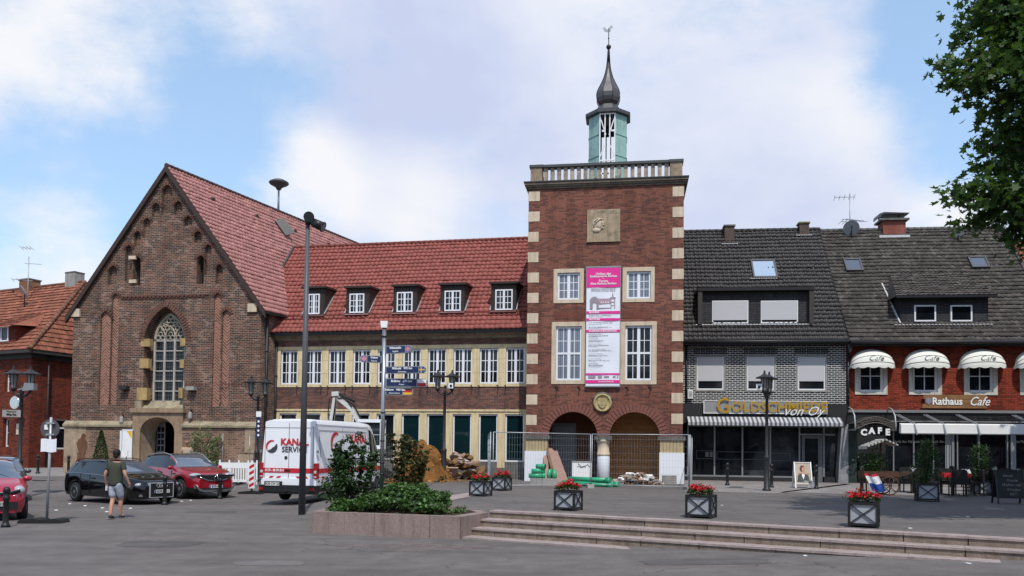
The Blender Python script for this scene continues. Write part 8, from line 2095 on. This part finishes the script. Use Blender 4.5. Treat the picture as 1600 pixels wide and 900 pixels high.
def flower_cart():
 p = on_ground(1372, 773); root = empty('flower_cart', p, R(-8), 'wooden flower cart with striped little roof beside the café door', 'cart')
 b = MB(); b.box(-.55, .55, -.32, .32, .55, .62); b.box(-.55, .55, -.34, -.3, .62, .8); b.box(-.55, .55, .3, .34, .62, .8); b.box(-.57, -.53, -.3, .3, .62, .8); b.box(.53, .57, -.3, .3, .62, .8); b.build('tray', M['cartwood'], root)
 for s in (-1, 1):
  b = MB(); b.tube([(.25+.3*math.cos(a), s*.37, .32+.3*math.sin(a)) for a in [6.283*k/16 for k in range(17)]], .022, 5)
  for k in range(8): b.beam((.25, s*.37, .32), (.25+.3*math.cos(k*.785), s*.37, .32+.3*math.sin(k*.785)), .02)
  b.build('wheel', M['cartwood'], root)
 for s in (-1, 1): b = MB(); b.box(-.48, -.44, s*.28-.02, s*.28+.02, 0, .55); b.build('leg', M['cartwood'], root); b = MB(); b.beam((.5, s*.28, .62), (1.0, s*.28, .78), .04); b.build('shaft', M['cartwood'], root)
 b = MB(); b.box(.06, .11, -.03, .03, .62, 1.85)
 b.build('post', M['cartwood'], root)
 b = MB(); b.prism([(-.5, 1.64), (-.48, 1.60), (.0, 1.78), (.1, 1.85), (.2, 1.8), (.52, 1.66), (.52, 1.7), (.1, 1.9), (-.0, 1.85)], -.45, .45, 'xz'); b.box(-.50, -.48, -.45, .45, 1.54, 1.64); b.build('little_roof', M['stripe2'], root)
 o = empty('striped_cloth', (p.x-.42, p.y-.40, p.z+.2), R(-25), 'red, white and blue cloth draped over the flower cart', 'flag')
 b = MB()
 bands = [('red', .56, .48), ('white', .48, .24), ('swb', .24, -.02)]
 for nm, z1, z0 in bands:
  b = MB(); n = 8; f = lambda k, z: (-.2+.40*k/n+(.55-z)*.45, -.02+.03*math.sin(k*1.1), z-.05+(0.02*math.sin(k)))
  i0 = [b.av(f(k, z0)) for k in range(n+1)]; i1 = [b.av(f(k, z1)) for k in range(n+1)]
  for k in range(n): b.af((i0[k], i0[k+1], i1[k+1], i1[k]))
  b.build('band', M[nm], o, fix=False)
 r = random.Random(31); sh = empty('cart_plant', (p.x-.15, p.y, p.z+.62), 0, 'dense leafy plant growing out of the flower cart', 'plant'); pts = [(r.gauss(0, .2), r.gauss(0, .14), abs(r.gauss(.4, .28))) for _ in range(1400)]; foliage('foliage', [M['leaf_dk'], M['leaf']], pts, .07, sh, 'hex', 3); b = MB(); b.tube([(0, 0, 0), (.05, 0, .3), (0, 0, .8)], .02, 5); b.build('stem', M['twig'], sh)
M['cartwood'] = plain('cart_wood', (.09, .045, .03), .7, .2, var=.3)
flower_cart()
# ---------------- things at the church wall
def church_things():
 F = CH
 q = F.m @ Vector((F.u(157, 730, -.9), -.9, 0)); q.z = gh(q.x, q.y); h = at_depth(158, 672, q.y).z-q.z; r = random.Random(2); pts = []
 for _ in range(4200): z = r.random()**1.4; rad = .46*(1-z)**.8*(.75+.25*r.random())+.02; a = r.uniform(0, 6.28); pts.append((rad*math.cos(a), rad*math.sin(a), .25+z*(h-.25)))
 root = empty('conical_shrub', q, 0, 'clipped dark green conical shrub before the church plinth', 'shrub'); foliage('foliage', [M['leaf'], M['leaf_dk']], pts, .07, root, 'quad', 4); b = MB(); b.cyl((0, 0, 0), (0, 0, h*.8), .04, .01, 8); b.build('trunk', M['bark'], root); b = MB(); b.lathe([(.2, -.1), (.26, .3), (.22, .3)], n=14); b.build('pot', M['darkstone'], root)
 for px, ht, lab, sd in ((303, 672, 'slender young climber left of the metal gate frame', 7), (322, 670, 'taller pale flowering climber behind the metal gate frame', 8), (336, 682, 'thin pale climber right of the metal gate frame', 9)):
  q = F.m @ Vector((F.u(px, 730, -.5), -.5, 0)); q.z = gh(q.x, q.y); h = at_depth(px, ht, q.y).z-q.z; r = random.Random(sd); pts = []; w_ = .35 if sd == 8 else .2
  for _ in range(36):
   z = h*r.uniform(.15, 1); c = (r.gauss(0, w_*.55), r.gauss(0, .12), z)
   for _ in range(26): pts.append((c[0]+r.gauss(0, .07), c[1]+r.gauss(0, .07), c[2]+r.gauss(0, .08)))
  root = empty('climbing_shrub', q, 0, lab, 'shrub', 'young climbers at the church wall'); foliage('foliage', [M['leaf_lt'], M['leaf'], M['leaf_pale']], pts, .075, root, 'hex', sd); b = MB()
  for k in range(3): b.tube([(0, 0, 0), (r.gauss(0, .08), 0, h*.5), (r.gauss(0, .12), 0, h*.95)], .012, 5, .005)
  b.build('stems', M['twig'], root)
 # rusty steel figure
 q = F.m @ Vector((F.u(120, 735, -1.2), -1.2, 0)); q.z = gh(q.x, q.y); root = empty('steel_figure', q, R(-12), 'flat rusted steel silhouette figure at the left church corner', 'sculpture')
 Q = lambda x, y: ((x-118)/1240*q.y, at_depth(x, y, q.y).z-q.z)
 pts = [Q(*p) for p in ((105, 750), (113, 728), (118, 716), (121, 706), (118, 700), (116, 693), (120, 686), (124, 684), (125, 679), (129, 677), (132, 680), (131, 686), (135, 690), (135, 700), (132, 706), (131, 716), (134, 730), (136, 750), (126, 750), (122, 733), (112, 750))]
 b = MB(); b.prism(pts, -.012, .012, 'xz'); b.build('plate_figure', M['rust'], root); b = MB(); b.box(-.45, .6, -.2, .2, -.05, .02); b.build('base_plate', M['rust'], root)
 # white display panel
 r_ = F.rect(190.5, 209, 673, 728, -.1); root = fitem('display_panel', F, 'tall white display panel with coloured corner left of the church door', 'panel', org=(r_[0], -.22, 0)); W = r_[1]-r_[0]; z1 = r_[3]; b = MB(); b.box(.12, W, -.03, .0, -.2, z1); b.build('panel', M['white'], root); b = MB(); b.box(0, .1, -.06, .03, -.2, z1+.0); b.box(.1, W+.03, -.04, .02, z1, z1+.06); b.build('frame', M['frame_white'], root)
 b = MB(); b.poly([(W*.55, -.033, z1-.02), (W-.02, -.033, z1-.02), (W-.02, -.033, z1-.4)]); b.build('colour_corner', M['goldy'], root, fix=False)
 for px, py, lab in ((191, 657, 'small white wall lantern left of the church portal'), (298, 650, 'white bracket lantern right of the church portal'), (300, 607, 'white spotlight box high on the church wall right of the window'), (195, 606, 'dark spotlight on the church wall left of the window')):
  u_, z_ = F.hit(px, py, -.1); root = fitem('wall_light', F, lab, 'wall light', 'lights on the church front', (u_, -.1, z_)); b = MB()
  if py > 640: b.lathe([(.07, -.16), (.10, -.08), (.09, .14), (.04, .2)], (0, -.06, 0), 8, False); b.box(-.03, .03, -.02, .1, -.1, .1)
  else: b.box(-.22, .2, -.18, .1, -.09, .09)
  b.build('housing', M['concrete' if px != 195 else 'iron'], root); b = MB(); b.tube([(0, .09, .2), (.04, -.05, .34), (0, -.06, .3)] if py > 640 else [(0, .09, -.1), (0, -.1, -.2), (0, -.14, -.3)], .03, 5); b.build('bracket', M['iron'], root)
M['leaf_pale'] = leafmat('pale_blossom', (.35, .36, .22), .3)
church_things()
def taxi_sign():   # white car roof seen between the black car and the man
 pass
def litter():
 m = None
 for k, (px, py) in enumerate(((905, 848), (903, 843), (948, 851), (1258, 869), (1513, 881), (1422, 826), (1512, 808), (1050, 855), (1128, 790))):
  p = on_ground(px, py)
  if m is None: b = MB(); b.prism([(-.05, -.02), (.01, -.035), (.05, .0), (.02, .03), (-.03, .025)], 0, .010, 'xy'); o = b.build('litter', M['white']); m = o
  else: o = m.copy(); COL.objects.link(o)
  o.location = (p.x, p.y, p.z+.005); o.rotation_euler.z = k*1.3; tag(o, 'small pale scrap of litter lying on the asphalt near the steps', 'litter', 'scraps of litter on the asphalt')
litter()
def white_panel():
 p = at_depth(190, 712, 32); g = gh(p.x, p.y); z1 = at_depth(190, 704, 32).z-g; z0 = at_depth(190, 713, 32).z-g; root = empty('white_board', (p.x, p.y, g), R(8), 'small white board on thin legs, showing just above the roof of the black estate car', 'board')
 b = MB(); b.box(-.24, .24, -.03, .03, z0, z1); b.build('board', M['white'], root)
 for s in (-1, 1): b = MB(); b.box(s*.18-.015, s*.18+.015, -.01, .02, 0, z0+.02); b.build('leg', M['grey'], root)
white_panel()
# ================================================================== people
def skin_into(mb, verts, edges, root=0, sub=2):
 me = bpy.data.meshes.new('s'); me.from_pydata([v[0] for v in verts], edges, []); ob = bpy.data.objects.new('s', me); COL.objects.link(ob)
 md = ob.modifiers.new('skin', 'SKIN'); md.use_smooth_shade = True
 for i, v in enumerate(verts): me.skin_vertices[0].data[i].radius = v[1] if isinstance(v[1], tuple) else (v[1], v[1]); me.skin_vertices[0].data[i].use_root = i == root
 if sub: sb = ob.modifiers.new('sub', 'SUBSURF'); sb.levels = sub
 dg = bpy.context.evaluated_depsgraph_get(); em = bpy.data.meshes.new_from_object(ob.evaluated_get(dg)); base = len(mb.v)
 for v in em.vertices: mb.av(v.co)
 s0 = mb.smooth; mb.smooth = True
 for p in em.polygons: mb.af([base+k for k in p.vertices])
 mb.smooth = s0; bpy.data.objects.remove(ob); bpy.data.meshes.remove(me); bpy.data.meshes.remove(em)
def person(label, p, rz, shirt, bottoms, hair, J, cap=None, k=1.0, shorts=True, item=False):
 root = empty('person', p, R(rz), label, 'person'); root.scale = (k, k, k)
 b = MB(); V = []; E = []
 def add(pos, r, par=None): V.append((pos, r)); i = len(V)-1; (E.append((par, i)) if par is not None else None); return i
 pel = add((0, 0, .93), (.145, .11)); sp = add((0, .01, 1.12), (.14, .10), pel); ch = add((0, .02, 1.32), (.165, .11), sp); nk0 = add((0, .02, 1.44), .07, ch); nk = add((0, .03, 1.50), .052, nk0)
 h1 = add((0, .05, 1.57), (.072, .085), nk); h2 = add((0, .045, 1.655), (.078, .095), h1); h3 = add((0, .04, 1.72), (.055, .07), h2)
 for s, q in ((-1, J['L']), (1, J['R'])):
  hp = add((s*.09, 0, .86), .09, pel); kn = add(q['knee'], .058, hp); cf = add(tuple(Vector(q['knee']).lerp(Vector(q['ankle']), .35)+Vector((0, -.015, 0))), .056, kn); an = add(q['ankle'], .036, cf); toe = add(q['toe'], .032, an)
  sh = add((s*.17, .02, 1.40), .062, ch); el = add(q['elbow'], .042, sh); wr = add(q['wrist'], .028, el); d = (Vector(q['wrist'])-Vector(q['elbow'])).normalized(); pm = add(tuple(Vector(q['wrist'])+d*.07), (.036, .022), wr)
 skin_into(b, V, E)
 for s, q in ((-1, J['L']), (1, J['R'])):
  d = (Vector(q['wrist'])-Vector(q['elbow'])).normalized(); pm = Vector(q['wrist'])+d*.075; fw = Vector((0, 1, 0)); fw = (fw-d*fw.dot(d)).normalized(); inn = Vector((-s, 0, 0))
  for f, (off, L) in enumerate(((.028, .072), (.010, .082), (-.009, .076), (-.027, .060))):
   a = pm+fw*off; pts = [(tuple(a), .010), (tuple(a+d*L*.45+inn*.006), .009), (tuple(a+d*L*.8+inn*.022), .008), (tuple(a+d*L*.95+inn*.04), .007)]; skin_into(b, pts, [(0, 1), (1, 2), (2, 3)], sub=1)
  a = pm-d*.045+fw*.02; skin_into(b, [(tuple(a), .012), (tuple(a+fw*.035+d*.03), .011), (tuple(a+fw*.04+d*.06+inn*.01), .009)], [(0, 1), (1, 2)], sub=1)
 b.smooth = True
 for s in (-1, 1): b.ball((s*.078, .045, 1.63), .028, 8, 6, (.4, .8, 1.15))
 b.ball((0, .14, 1.615), .018, 6, 5, (.8, 1.2, 1.2)); b.ball((0, .125, 1.57), .022, 8, 4, (1.3, .5, .35))
 b.build('body', M['skin'], root, fix=False)
 e = MB()
 for s in (-1, 1): e.ball((s*.032, .125, 1.64), .012, 6, 5)
 e.build('eyes', M['black'], root)
 b = MB(); b.smooth = True
 if cap: b.ball((0, .03, 1.69), .098, 14, 8, (.95, 1.1, .75)); b.ball((0, .13, 1.665), .07, 10, 5, (1, 1.1, .15)); b.build('cap', M[cap], root)
 else: b.ball((0, .015, 1.675), .104, 16, 10, (.88, 1.0, .98)); b.ball((0, -.02, 1.60), .075, 12, 8, (.95, .75, .9)); b.build('hair', M[hair], root)
 # shirt
 b = MB(); V = []; E = []
 a = add((0, -.0, .80), (.15, .12)); a0 = add((0, 0, .88), (.19, .15), a); a1 = add((0, .005, 1.03), (.192, .145), a0); a2 = add((0, .012, 1.2), (.198, .14), a1); a3 = add((0, .02, 1.34), (.215, .135), a2); a4 = add((0, .02, 1.435), (.10, .08), a3)
 for s, q in ((-1, J['L']), (1, J['R'])):
  s1 = add((s*.175, .02, 1.395), .078, a3); S = Vector((s*.175, .02, 1.395)); s2 = add(tuple(S.lerp(Vector(q['elbow']), .7)), .070, s1)
 skin_into(b, V, E, sub=2); b.build('t_shirt', M[shirt], root, fix=False)
 b = MB(); V = []; E = []
 a = add((0, 0, .97), (.165, .125)); a1 = add((0, 0, .88), (.165, .13), a)
 for s, q in ((-1, J['L']), (1, J['R'])):
  t_ = .95 if shorts else 1; h_ = add((s*.088, .0, .83), .103, a1); kn = Vector(q['knee']); hv = Vector((s*.088, 0, .83)); m_ = add(tuple(hv.lerp(kn, .5)), .098, h_); k_ = add(tuple(hv.lerp(kn, t_)), .088, m_)
  if not shorts: add(tuple(Vector(q['ankle'])+Vector((0, 0, .03))), .065, k_)
 skin_into(b, V, E, sub=2); b.build('shorts' if shorts else 'trousers', M[bottoms], root, fix=False)
 for s, q in ((-1, J['L']), (1, J['R'])):
  an, toe = Vector(q['ankle']), Vector(q['toe']); b = MB(); heel = an+Vector((0, -.05, -.05)); skin_into(b, [(tuple(heel+Vector((0, 0, .01))), (.042, .04)), (tuple(an.lerp(toe, .5)+Vector((0, 0, -.01))), (.048, .04)), (tuple(toe), (.046, .032))], [(0, 1), (1, 2)], sub=2); sh = b.build('shoe', M['shoe'], root, fix=False)
  b = MB(); d = (toe-heel); b.beam(heel+Vector((0, -.04, -.028)), toe+Vector((0, .03, -.02)), .07, .018); b.build('sole', M['grey'], sh)
 if item: b = MB(); q = J['L']; c = Vector(q['wrist'])+Vector((-.0, .03, -.12)); o = empty('phone', root.matrix_basis @ c, R(rz), 'pale phone held in the left hand of the walking man', 'phone'); b.box(-.012, .012, -.035, .035, -.07, .06); b.build('case', M['wrap'], o); b = MB(); b.box(-.0135, -.0125, -.03, .03, -.06, .05); b.build('screen', M['glass'], o)
 return root
M['shirt_green'] = plain('olive_shirt', (.055, .06, .045), .9, .1, var=.15, bump=.3); M['shorts_grey'] = plain('pale_check_shorts', (.40, .43, .50), .9, .1, var=.4, scale=14); M['hair_dk'] = plain('black_hair', (.012, .01, .009), .7, .3); M['shoe'] = plain('dark_trainers', (.03, .03, .035), .7, .3)
M['shirt_beige'] = plain('beige_shirt', (.40, .30, .22), .9, .1); M['trousers'] = plain('dark_trousers', (.05, .05, .06), .9, .1); M['cap_beige'] = plain('brown_cap', (.26, .17, .12), .9, .1)
Jm = {'L': dict(knee=(-.075, .02, .50), ankle=(-.04, -.12, .11), toe=(-.06, .04, .035), elbow=(-.27, -.03, 1.13), wrist=(-.30, .06, .90)), 'R': dict(knee=(.07, .14, .50), ankle=(.03, .18, .09), toe=(.07, .31, .035), elbow=(.27, -.03, 1.14), wrist=(.31, .07, .93))}
p = on_ground(179, 811); person('man in an olive t-shirt and pale shorts walking away past the black estate car', p, -8, 'shirt_green', 'shorts_grey', 'hair_dk', Jm, k=1.02, item=True)
Js = {'L': dict(knee=(-.10, .02, .48), ankle=(-.10, 0, .09), toe=(-.11, .14, .035), elbow=(-.25, .0, 1.14), wrist=(-.16, .16, 1.08)), 'R': dict(knee=(.10, .02, .48), ankle=(.10, 0, .09), toe=(.11, .14, .035), elbow=(.25, .0, 1.14), wrist=(.16, .16, 1.08))}
q = at_depth(291, 735, 36.2); q.z = gh(q.x, q.y); person('person in a cap and beige shirt standing behind the deep red family car', q, 200, 'shirt_beige', 'trousers', 'hair_dk', Js, cap='cap_beige', k=1.0, shorts=False)
M['leaf_br'] = leafmat('bronze_leaf', (.13, .07, .03))
# ================================================================== planter plants
def bush(name, label, base, clumps, mats, leaf, seed, stems=9, n=70, shape='hex', group=None, cat='bush', stemr=.014):
 root = empty(name, base, 0, label, cat, group); r = random.Random(seed); pts = []
 for c, s in clumps:
  for _ in range(n): pts.append((c[0]+r.gauss(0, s), c[1]+r.gauss(0, s), c[2]+r.gauss(0, s*.75)))
 foliage('foliage', mats, pts, leaf, root, shape, seed, norm_c=(0, 0, -.3)); b = MB()
 for c, s in r.sample(clumps, min(stems, len(clumps))): c = Vector(c); b.tube([(r.gauss(0, .05), r.gauss(0, .05), -.05), tuple(c*.5+Vector((0, 0, .12))), tuple(c)], stemr, 5, .004)
 b.build('stems', M['twig'], root); return root
def planter_plants():
 Y = 19.3
 # left dense bush: outline sampled from the photograph in metres
 def W(px, py, y): q = at_depth(px, py, y); return q
 r = random.Random(12); base = W(545, 780, Y); base.z = .34
 def cl(poly, n, s, dy, base):
  out = []; xs_ = [p[0] for p in poly]; ys_ = [p[1] for p in poly]
  def inside(x, y):
   c = False
   for i in range(len(poly)):
    (x1, y1), (x2, y2) = poly[i], poly[i-1]
    if (y1 > y) != (y2 > y) and x < (x2-x1)*(y-y1)/(y2-y1)+x1: c = not c
   return c
  while len(out) < n:
   x, y = r.uniform(min(xs_), max(xs_)), r.uniform(min(ys_), max(ys_))
   if inside(x, y): q = W(x, y, Y); out.append(((q.x-base.x, r.uniform(-dy, dy), q.z-base.z), s*r.uniform(.6, 1.3)))
  return out
 c1 = cl([(512, 775), (505, 752), (518, 735), (524, 712), (540, 698), (556, 690), (572, 702), (584, 712), (588, 735), (590, 762), (585, 785), (530, 785)], 62, .07, .5, base)
 c1 += [((W(x, y, Y).x-base.x, r.uniform(-.3, .3), W(x, y, Y).z-base.z), .045) for x, y in ((527, 696), (545, 684), (575, 692), (506, 765), (516, 728), (590, 720), (560, 680), (536, 690), (500, 772))]
 def shoots(base, n, x0, x1, ytop, seed):
  q = random.Random(seed); out = []
  for _ in range(n):
   px = q.uniform(x0, x1); e = W(px+q.uniform(-14, 14), ytop(px)-q.uniform(0, 16), Y)-base; s_ = Vector(((W(px, 760, Y).x-base.x)*.5, q.uniform(-.2, .2), .1)); e = Vector((e.x, q.uniform(-.35, .35), e.z))
   for t in range(5, 21):
    c = s_.lerp(e, t/20)+Vector((0, 0, .05*math.sin(t/20*3.1))); out.append(((c.x, c.y, c.z), .028))
  return out
 sh1 = shoots(base, 16, 512, 590, lambda x: 694+abs(x-560)*.6, 71); c1 += sh1[::2]
 bush('dense_bush', 'dense dark green bush at the left of the planter', base, c1, [M['leaf_dk'], M['leaf_dk'], M['leaf']], .078, 41, 20, 46)
 b2 = W(632, 780, Y+.3); b2.z = .34
 c2 = cl([(600, 775), (606, 740), (604, 705), (618, 692), (634, 690), (648, 705), (660, 722), (676, 745), (672, 772), (640, 785)], 42, .065, .4, b2)
 c2 += [((W(x, y, Y).x-b2.x, r.uniform(-.3, .3), W(x, y, Y).z-b2.z), .04) for x, y in ((612, 690), (640, 690), (655, 712), (682, 752), (690, 748), (608, 684), (645, 695), (668, 735), (630, 684))]
 c2 += shoots(b2, 20, 604, 672, lambda x: 690+max(0, x-640)*1.1, 72)[::2]
 bush('loose_bush', 'loose olive green bush right of the signpost with reddish twigs', b2, c2, [M['leaf_ol'], M['leaf'], M['leaf_ol'], M['leaf_br']], .075, 42, 30, 30, stemr=.012)
 # low leafy cover: dense carpet, one mass
 pts = []; c = Vector((sum(p[0] for p in PL)/5, sum(p[1] for p in PL)/5)); inn = [c+(Vector(p)-c)*.88 for p in PL]
 def ins(x, y):
  k = False
  for i in range(5):
   (x1, y1), (x2, y2) = inn[i], inn[i-1]
   if (y1 > y) != (y2 > y) and x < (x2-x1)*(y-y1)/(y2-y1)+x1: k = not k
  return k
 nc = 0
 while nc < 900:
  x, y = r.uniform(-4.3, -1.4), r.uniform(17, 20.3)
  if not ins(x, y) or x > -1.55: continue
  nc += 1; h = .42+.12*math.sin(x*5.1)*math.sin(y*4.3)+.44*math.exp(-((x+2.5)/.8)**2)*min(1, max(.35, (y-16.9)/1.2))+.10*r.random()
  for _ in range(22): pts.append((x+r.gauss(0, .05), y+r.gauss(0, .05), h-abs(r.gauss(0, .07))))
 foliage('low_leaves', [M['leaf_lt'], M['leaf'], M['leaf_dk'], M['leaf']], pts, .09, None, 'hex', 51, kind='stuff', label='fresh green low leafy cover along the front of the planter', cat='ground cover')
 for k, (x, y) in enumerate(((-1.62, 17.45), (-1.42, 17.7), (-1.25, 17.95))):
  q = (x, y, .36); cc = [((r.gauss(0, .1), r.gauss(0, .08), abs(r.gauss(.08, .06))), .04) for _ in range(9)]
  bush('small_plant', ('small pale plant at the right tip of the planter, leftmost of three', 'small pale plant at the right tip of the planter, middle of three', 'small pale plant nearest the steps in the planter')[k], q, cc, [M['leaf_lt'], M['leaf_ol'], M['leaf']], .05, 60+k, 4, 26, group='small plants at the planter tip', cat='plant')
planter_plants()
# ================================================================== trees
def tree(name, label, base, crown, seed, nleaf, leaf, extra=(), trunk_r=.28, sparse=0):
 """crown: list of (centre, radius) lobes in world space; twigs with leaf sprays fill them"""
 r = random.Random(seed); root = empty(name, base, 0, label, 'tree', None); B = Vector(base); fork = Vector((0, 0, 3.6)); b = MB()
 b.smooth = True; b.tube([(0, 0, -.3), (.02, 0, 1.2), (-.03, .02, 2.4), fork], trunk_r, 12, trunk_r*.75)
 pts = []; sprays = []
 for c, rad in crown:
  C = Vector(c)-B; m_ = fork.lerp(C, .55)+Vector((r.gauss(0, .3), r.gauss(0, .3), .3)); b.tube([fork, m_, C], trunk_r*.42, 7, .05)
  for _ in range(int(9*rad)):
   d = Vector((r.gauss(0, 1), r.gauss(0, 1), r.gauss(0, .8))).normalized()*rad*r.uniform(.45, 1.0); e = C+d; b.tube([C, C+d*.5+Vector((0, 0, .15)), e], .035, 5, .010); sprays.append((e, .30)); sprays.append((C+d*.6, .32))
 for path in extra:
  P = [Vector(q)-B for q in path]; b.tube(P, .04, 5, .008)
  for t in range(1, len(P)):
   L = (P[t]-P[t-1]).length
   for q in range(max(1, int(L/.16))): s_ = P[t-1].lerp(P[t], (q+r.random())*.16/L); sprays.append((s_, .13))
 b.build('trunk', M['bark'], root)
 tot = sum(s for _, s in sprays)
 for c, s in sprays:
  for _ in range(int(nleaf*s/tot)): pts.append((c.x+r.gauss(0, s), c.y+r.gauss(0, s), c.z+r.gauss(0, s*.8)-.05))
 foliage('crown', [M['leaf_tree'], M['leaf_tree2'], M['leaf_tree']], pts, leaf, root, 'star', seed); return root
def big_tree():
 Y = 15.0; w = lambda px, py, y=Y: tuple(at_depth(px, py, y)); base = (12.4, 15.6, .42)
 crown = [(w(1640, 60), 1.1), (w(1610, 130, 14.5), .72), (w(1620, 230, 15.5), .65), (w(1625, 320, 14.6), .62), (w(1600, 20, 15.5), .75), (w(1690, 180, 15.5), 1.3), (w(1700, 300, 15), 1.1), (w(1575, -30, 15.3), .7), (w(1700, 40, 16), 1.5), (w(1760, 120, 15), 1.8), (w(1850, 250, 15), 1.6), (w(1720, -120, 15.5), 2.2), (w(1850, -80, 15), 2.4), (w(1800, -300, 15.5), 2.4), (w(1950, 100, 15.5), 2.2), (w(2000, -150, 15), 2.3), (w(1900, -10, 17.5), 2.3), (w(1800, 100, 17.5), 2.0)]
 ex = [[w(1640, 95), w(1580, 80), w(1530, 88, 14.8), w(1490, 100, 14.8), w(1462, 102, 14.7)], [w(1580, 80), w(1540, 112, 14.7), w(1498, 128, 14.6), w(1470, 122, 14.6)], [w(1600, 20), w(1550, 22), w(1515, 40, 15.2), w(1497, 60, 15.2)], [w(1600, 50), w(1556, 54), w(1520, 66)],
          [w(1620, 200), w(1580, 170), w(1556, 172), w(1532, 182)], [w(1620, 240), w(1570, 230), w(1540, 226), w(1520, 230)], [w(1640, 290), w(1570, 262), w(1530, 262), w(1512, 268)], [w(1640, 300), w(1570, 290, 14.6), w(1520, 290, 14.4), w(1482, 303, 14.3)], [w(1570, 290, 14.6), w(1530, 310, 14.5), w(1500, 318, 14.4)], [w(1570, 300), w(1550, 330), w(1512, 348), w(1500, 346)],
          [w(1630, 330), w(1590, 350), w(1560, 372)], [w(1640, 340), w(1600, 370), w(1590, 400)], [w(1560, 100), w(1520, 150, 14.9), w(1500, 145, 14.9)], [w(1600, 150), w(1560, 140), w(1540, 138)], [w(1590, 0), w(1560, -5), w(1528, 10)], [w(1600, 200), w(1560, 205), w(1545, 205)], [w(1610, 300), w(1560, 325), w(1540, 345)]]
 tree('plane_tree', 'large dark leaved plane tree reaching in at the top right corner', base, crown, 5, 36000, .16, ex, .34)
big_tree()
def shade_tree(x, y, s, seed, label):
 r = random.Random(seed); cr = []
 for _ in range(16): a = r.uniform(0, 6.28); q = r.uniform(0, 3.0)*s; cr.append(((x+q*math.cos(a), y+q*math.sin(a), .42+5.5+r.uniform(0, 6.5)), r.uniform(1.3, 2.0)))
 tree('plane_tree', label, (x, y, .42), cr, seed, 15000, .42, (), .3)
shade_tree(21.3, 23.5, 1.0, 8, 'plane tree beyond the right picture edge whose shade falls on the café terrace')
shade_tree(24.5, 29.0, 1.0, 9, 'second plane tree beyond the right picture edge near the café house')
shade_tree(18.9, 19.6, .75, 10, 'plane tree just beyond the right picture edge nearest the steps')
def reflection_houses():
 # unseen houses added behind the camera to darken reflections in glass and paint
 for k, (x0, x1, h, y, mat, tl) in enumerate(((-62, -30, 8.5, -34, 'brick_house', 'tile_orange'), (-28, -2, 9.5, -38, 'brick_wing', 'tile_dark'), (1, 30, 8, -38, 'concrete', 'tile_wing'), (34, 66, 9, -30, 'brick_cafe', 'tile_grey'))):
  root = empty('reflection_house', ((x0+x1)/2, y, 0), math.pi, ('orange roofed brick house', 'dark roofed brick house', 'pale rendered house', 'grey roofed red house')[k]+' on the opposite side of the square, added unseen behind the viewer for reflections', 'house'); W = (x1-x0)/2
  wins = [(-W+1.5+2.6*i, -W+2.8+2.6*i, z, z+1.6) for i in range(int((2*W-2.5)/2.6)) for z in (1.0, 4.6)]
  b = MB(); b.holed(rc((-W, W, -.5, h)), [rc(w_) for w_ in wins], 0, .2); b.box(-W, W, 9, 9.1, -.5, h); b.box(-W, -W+.1, .01, 9, -.5, h); b.box(W-.1, W, .01, 9, -.5, h); b.build('wall', M[mat], root)
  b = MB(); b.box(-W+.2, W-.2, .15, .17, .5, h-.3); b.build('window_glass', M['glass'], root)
  b = MB(); b.prism([(-.5, h), (4.5, h+5), (9.5, h)], -W-.2, W+.2, 'yz'); b.build('roof', M['slate' if k % 2 else 'roof_plain'], root)
M['roof_plain'] = plain('plain_tiles', (.22, .07, .045), .8, .2, var=.3)
reflection_houses()
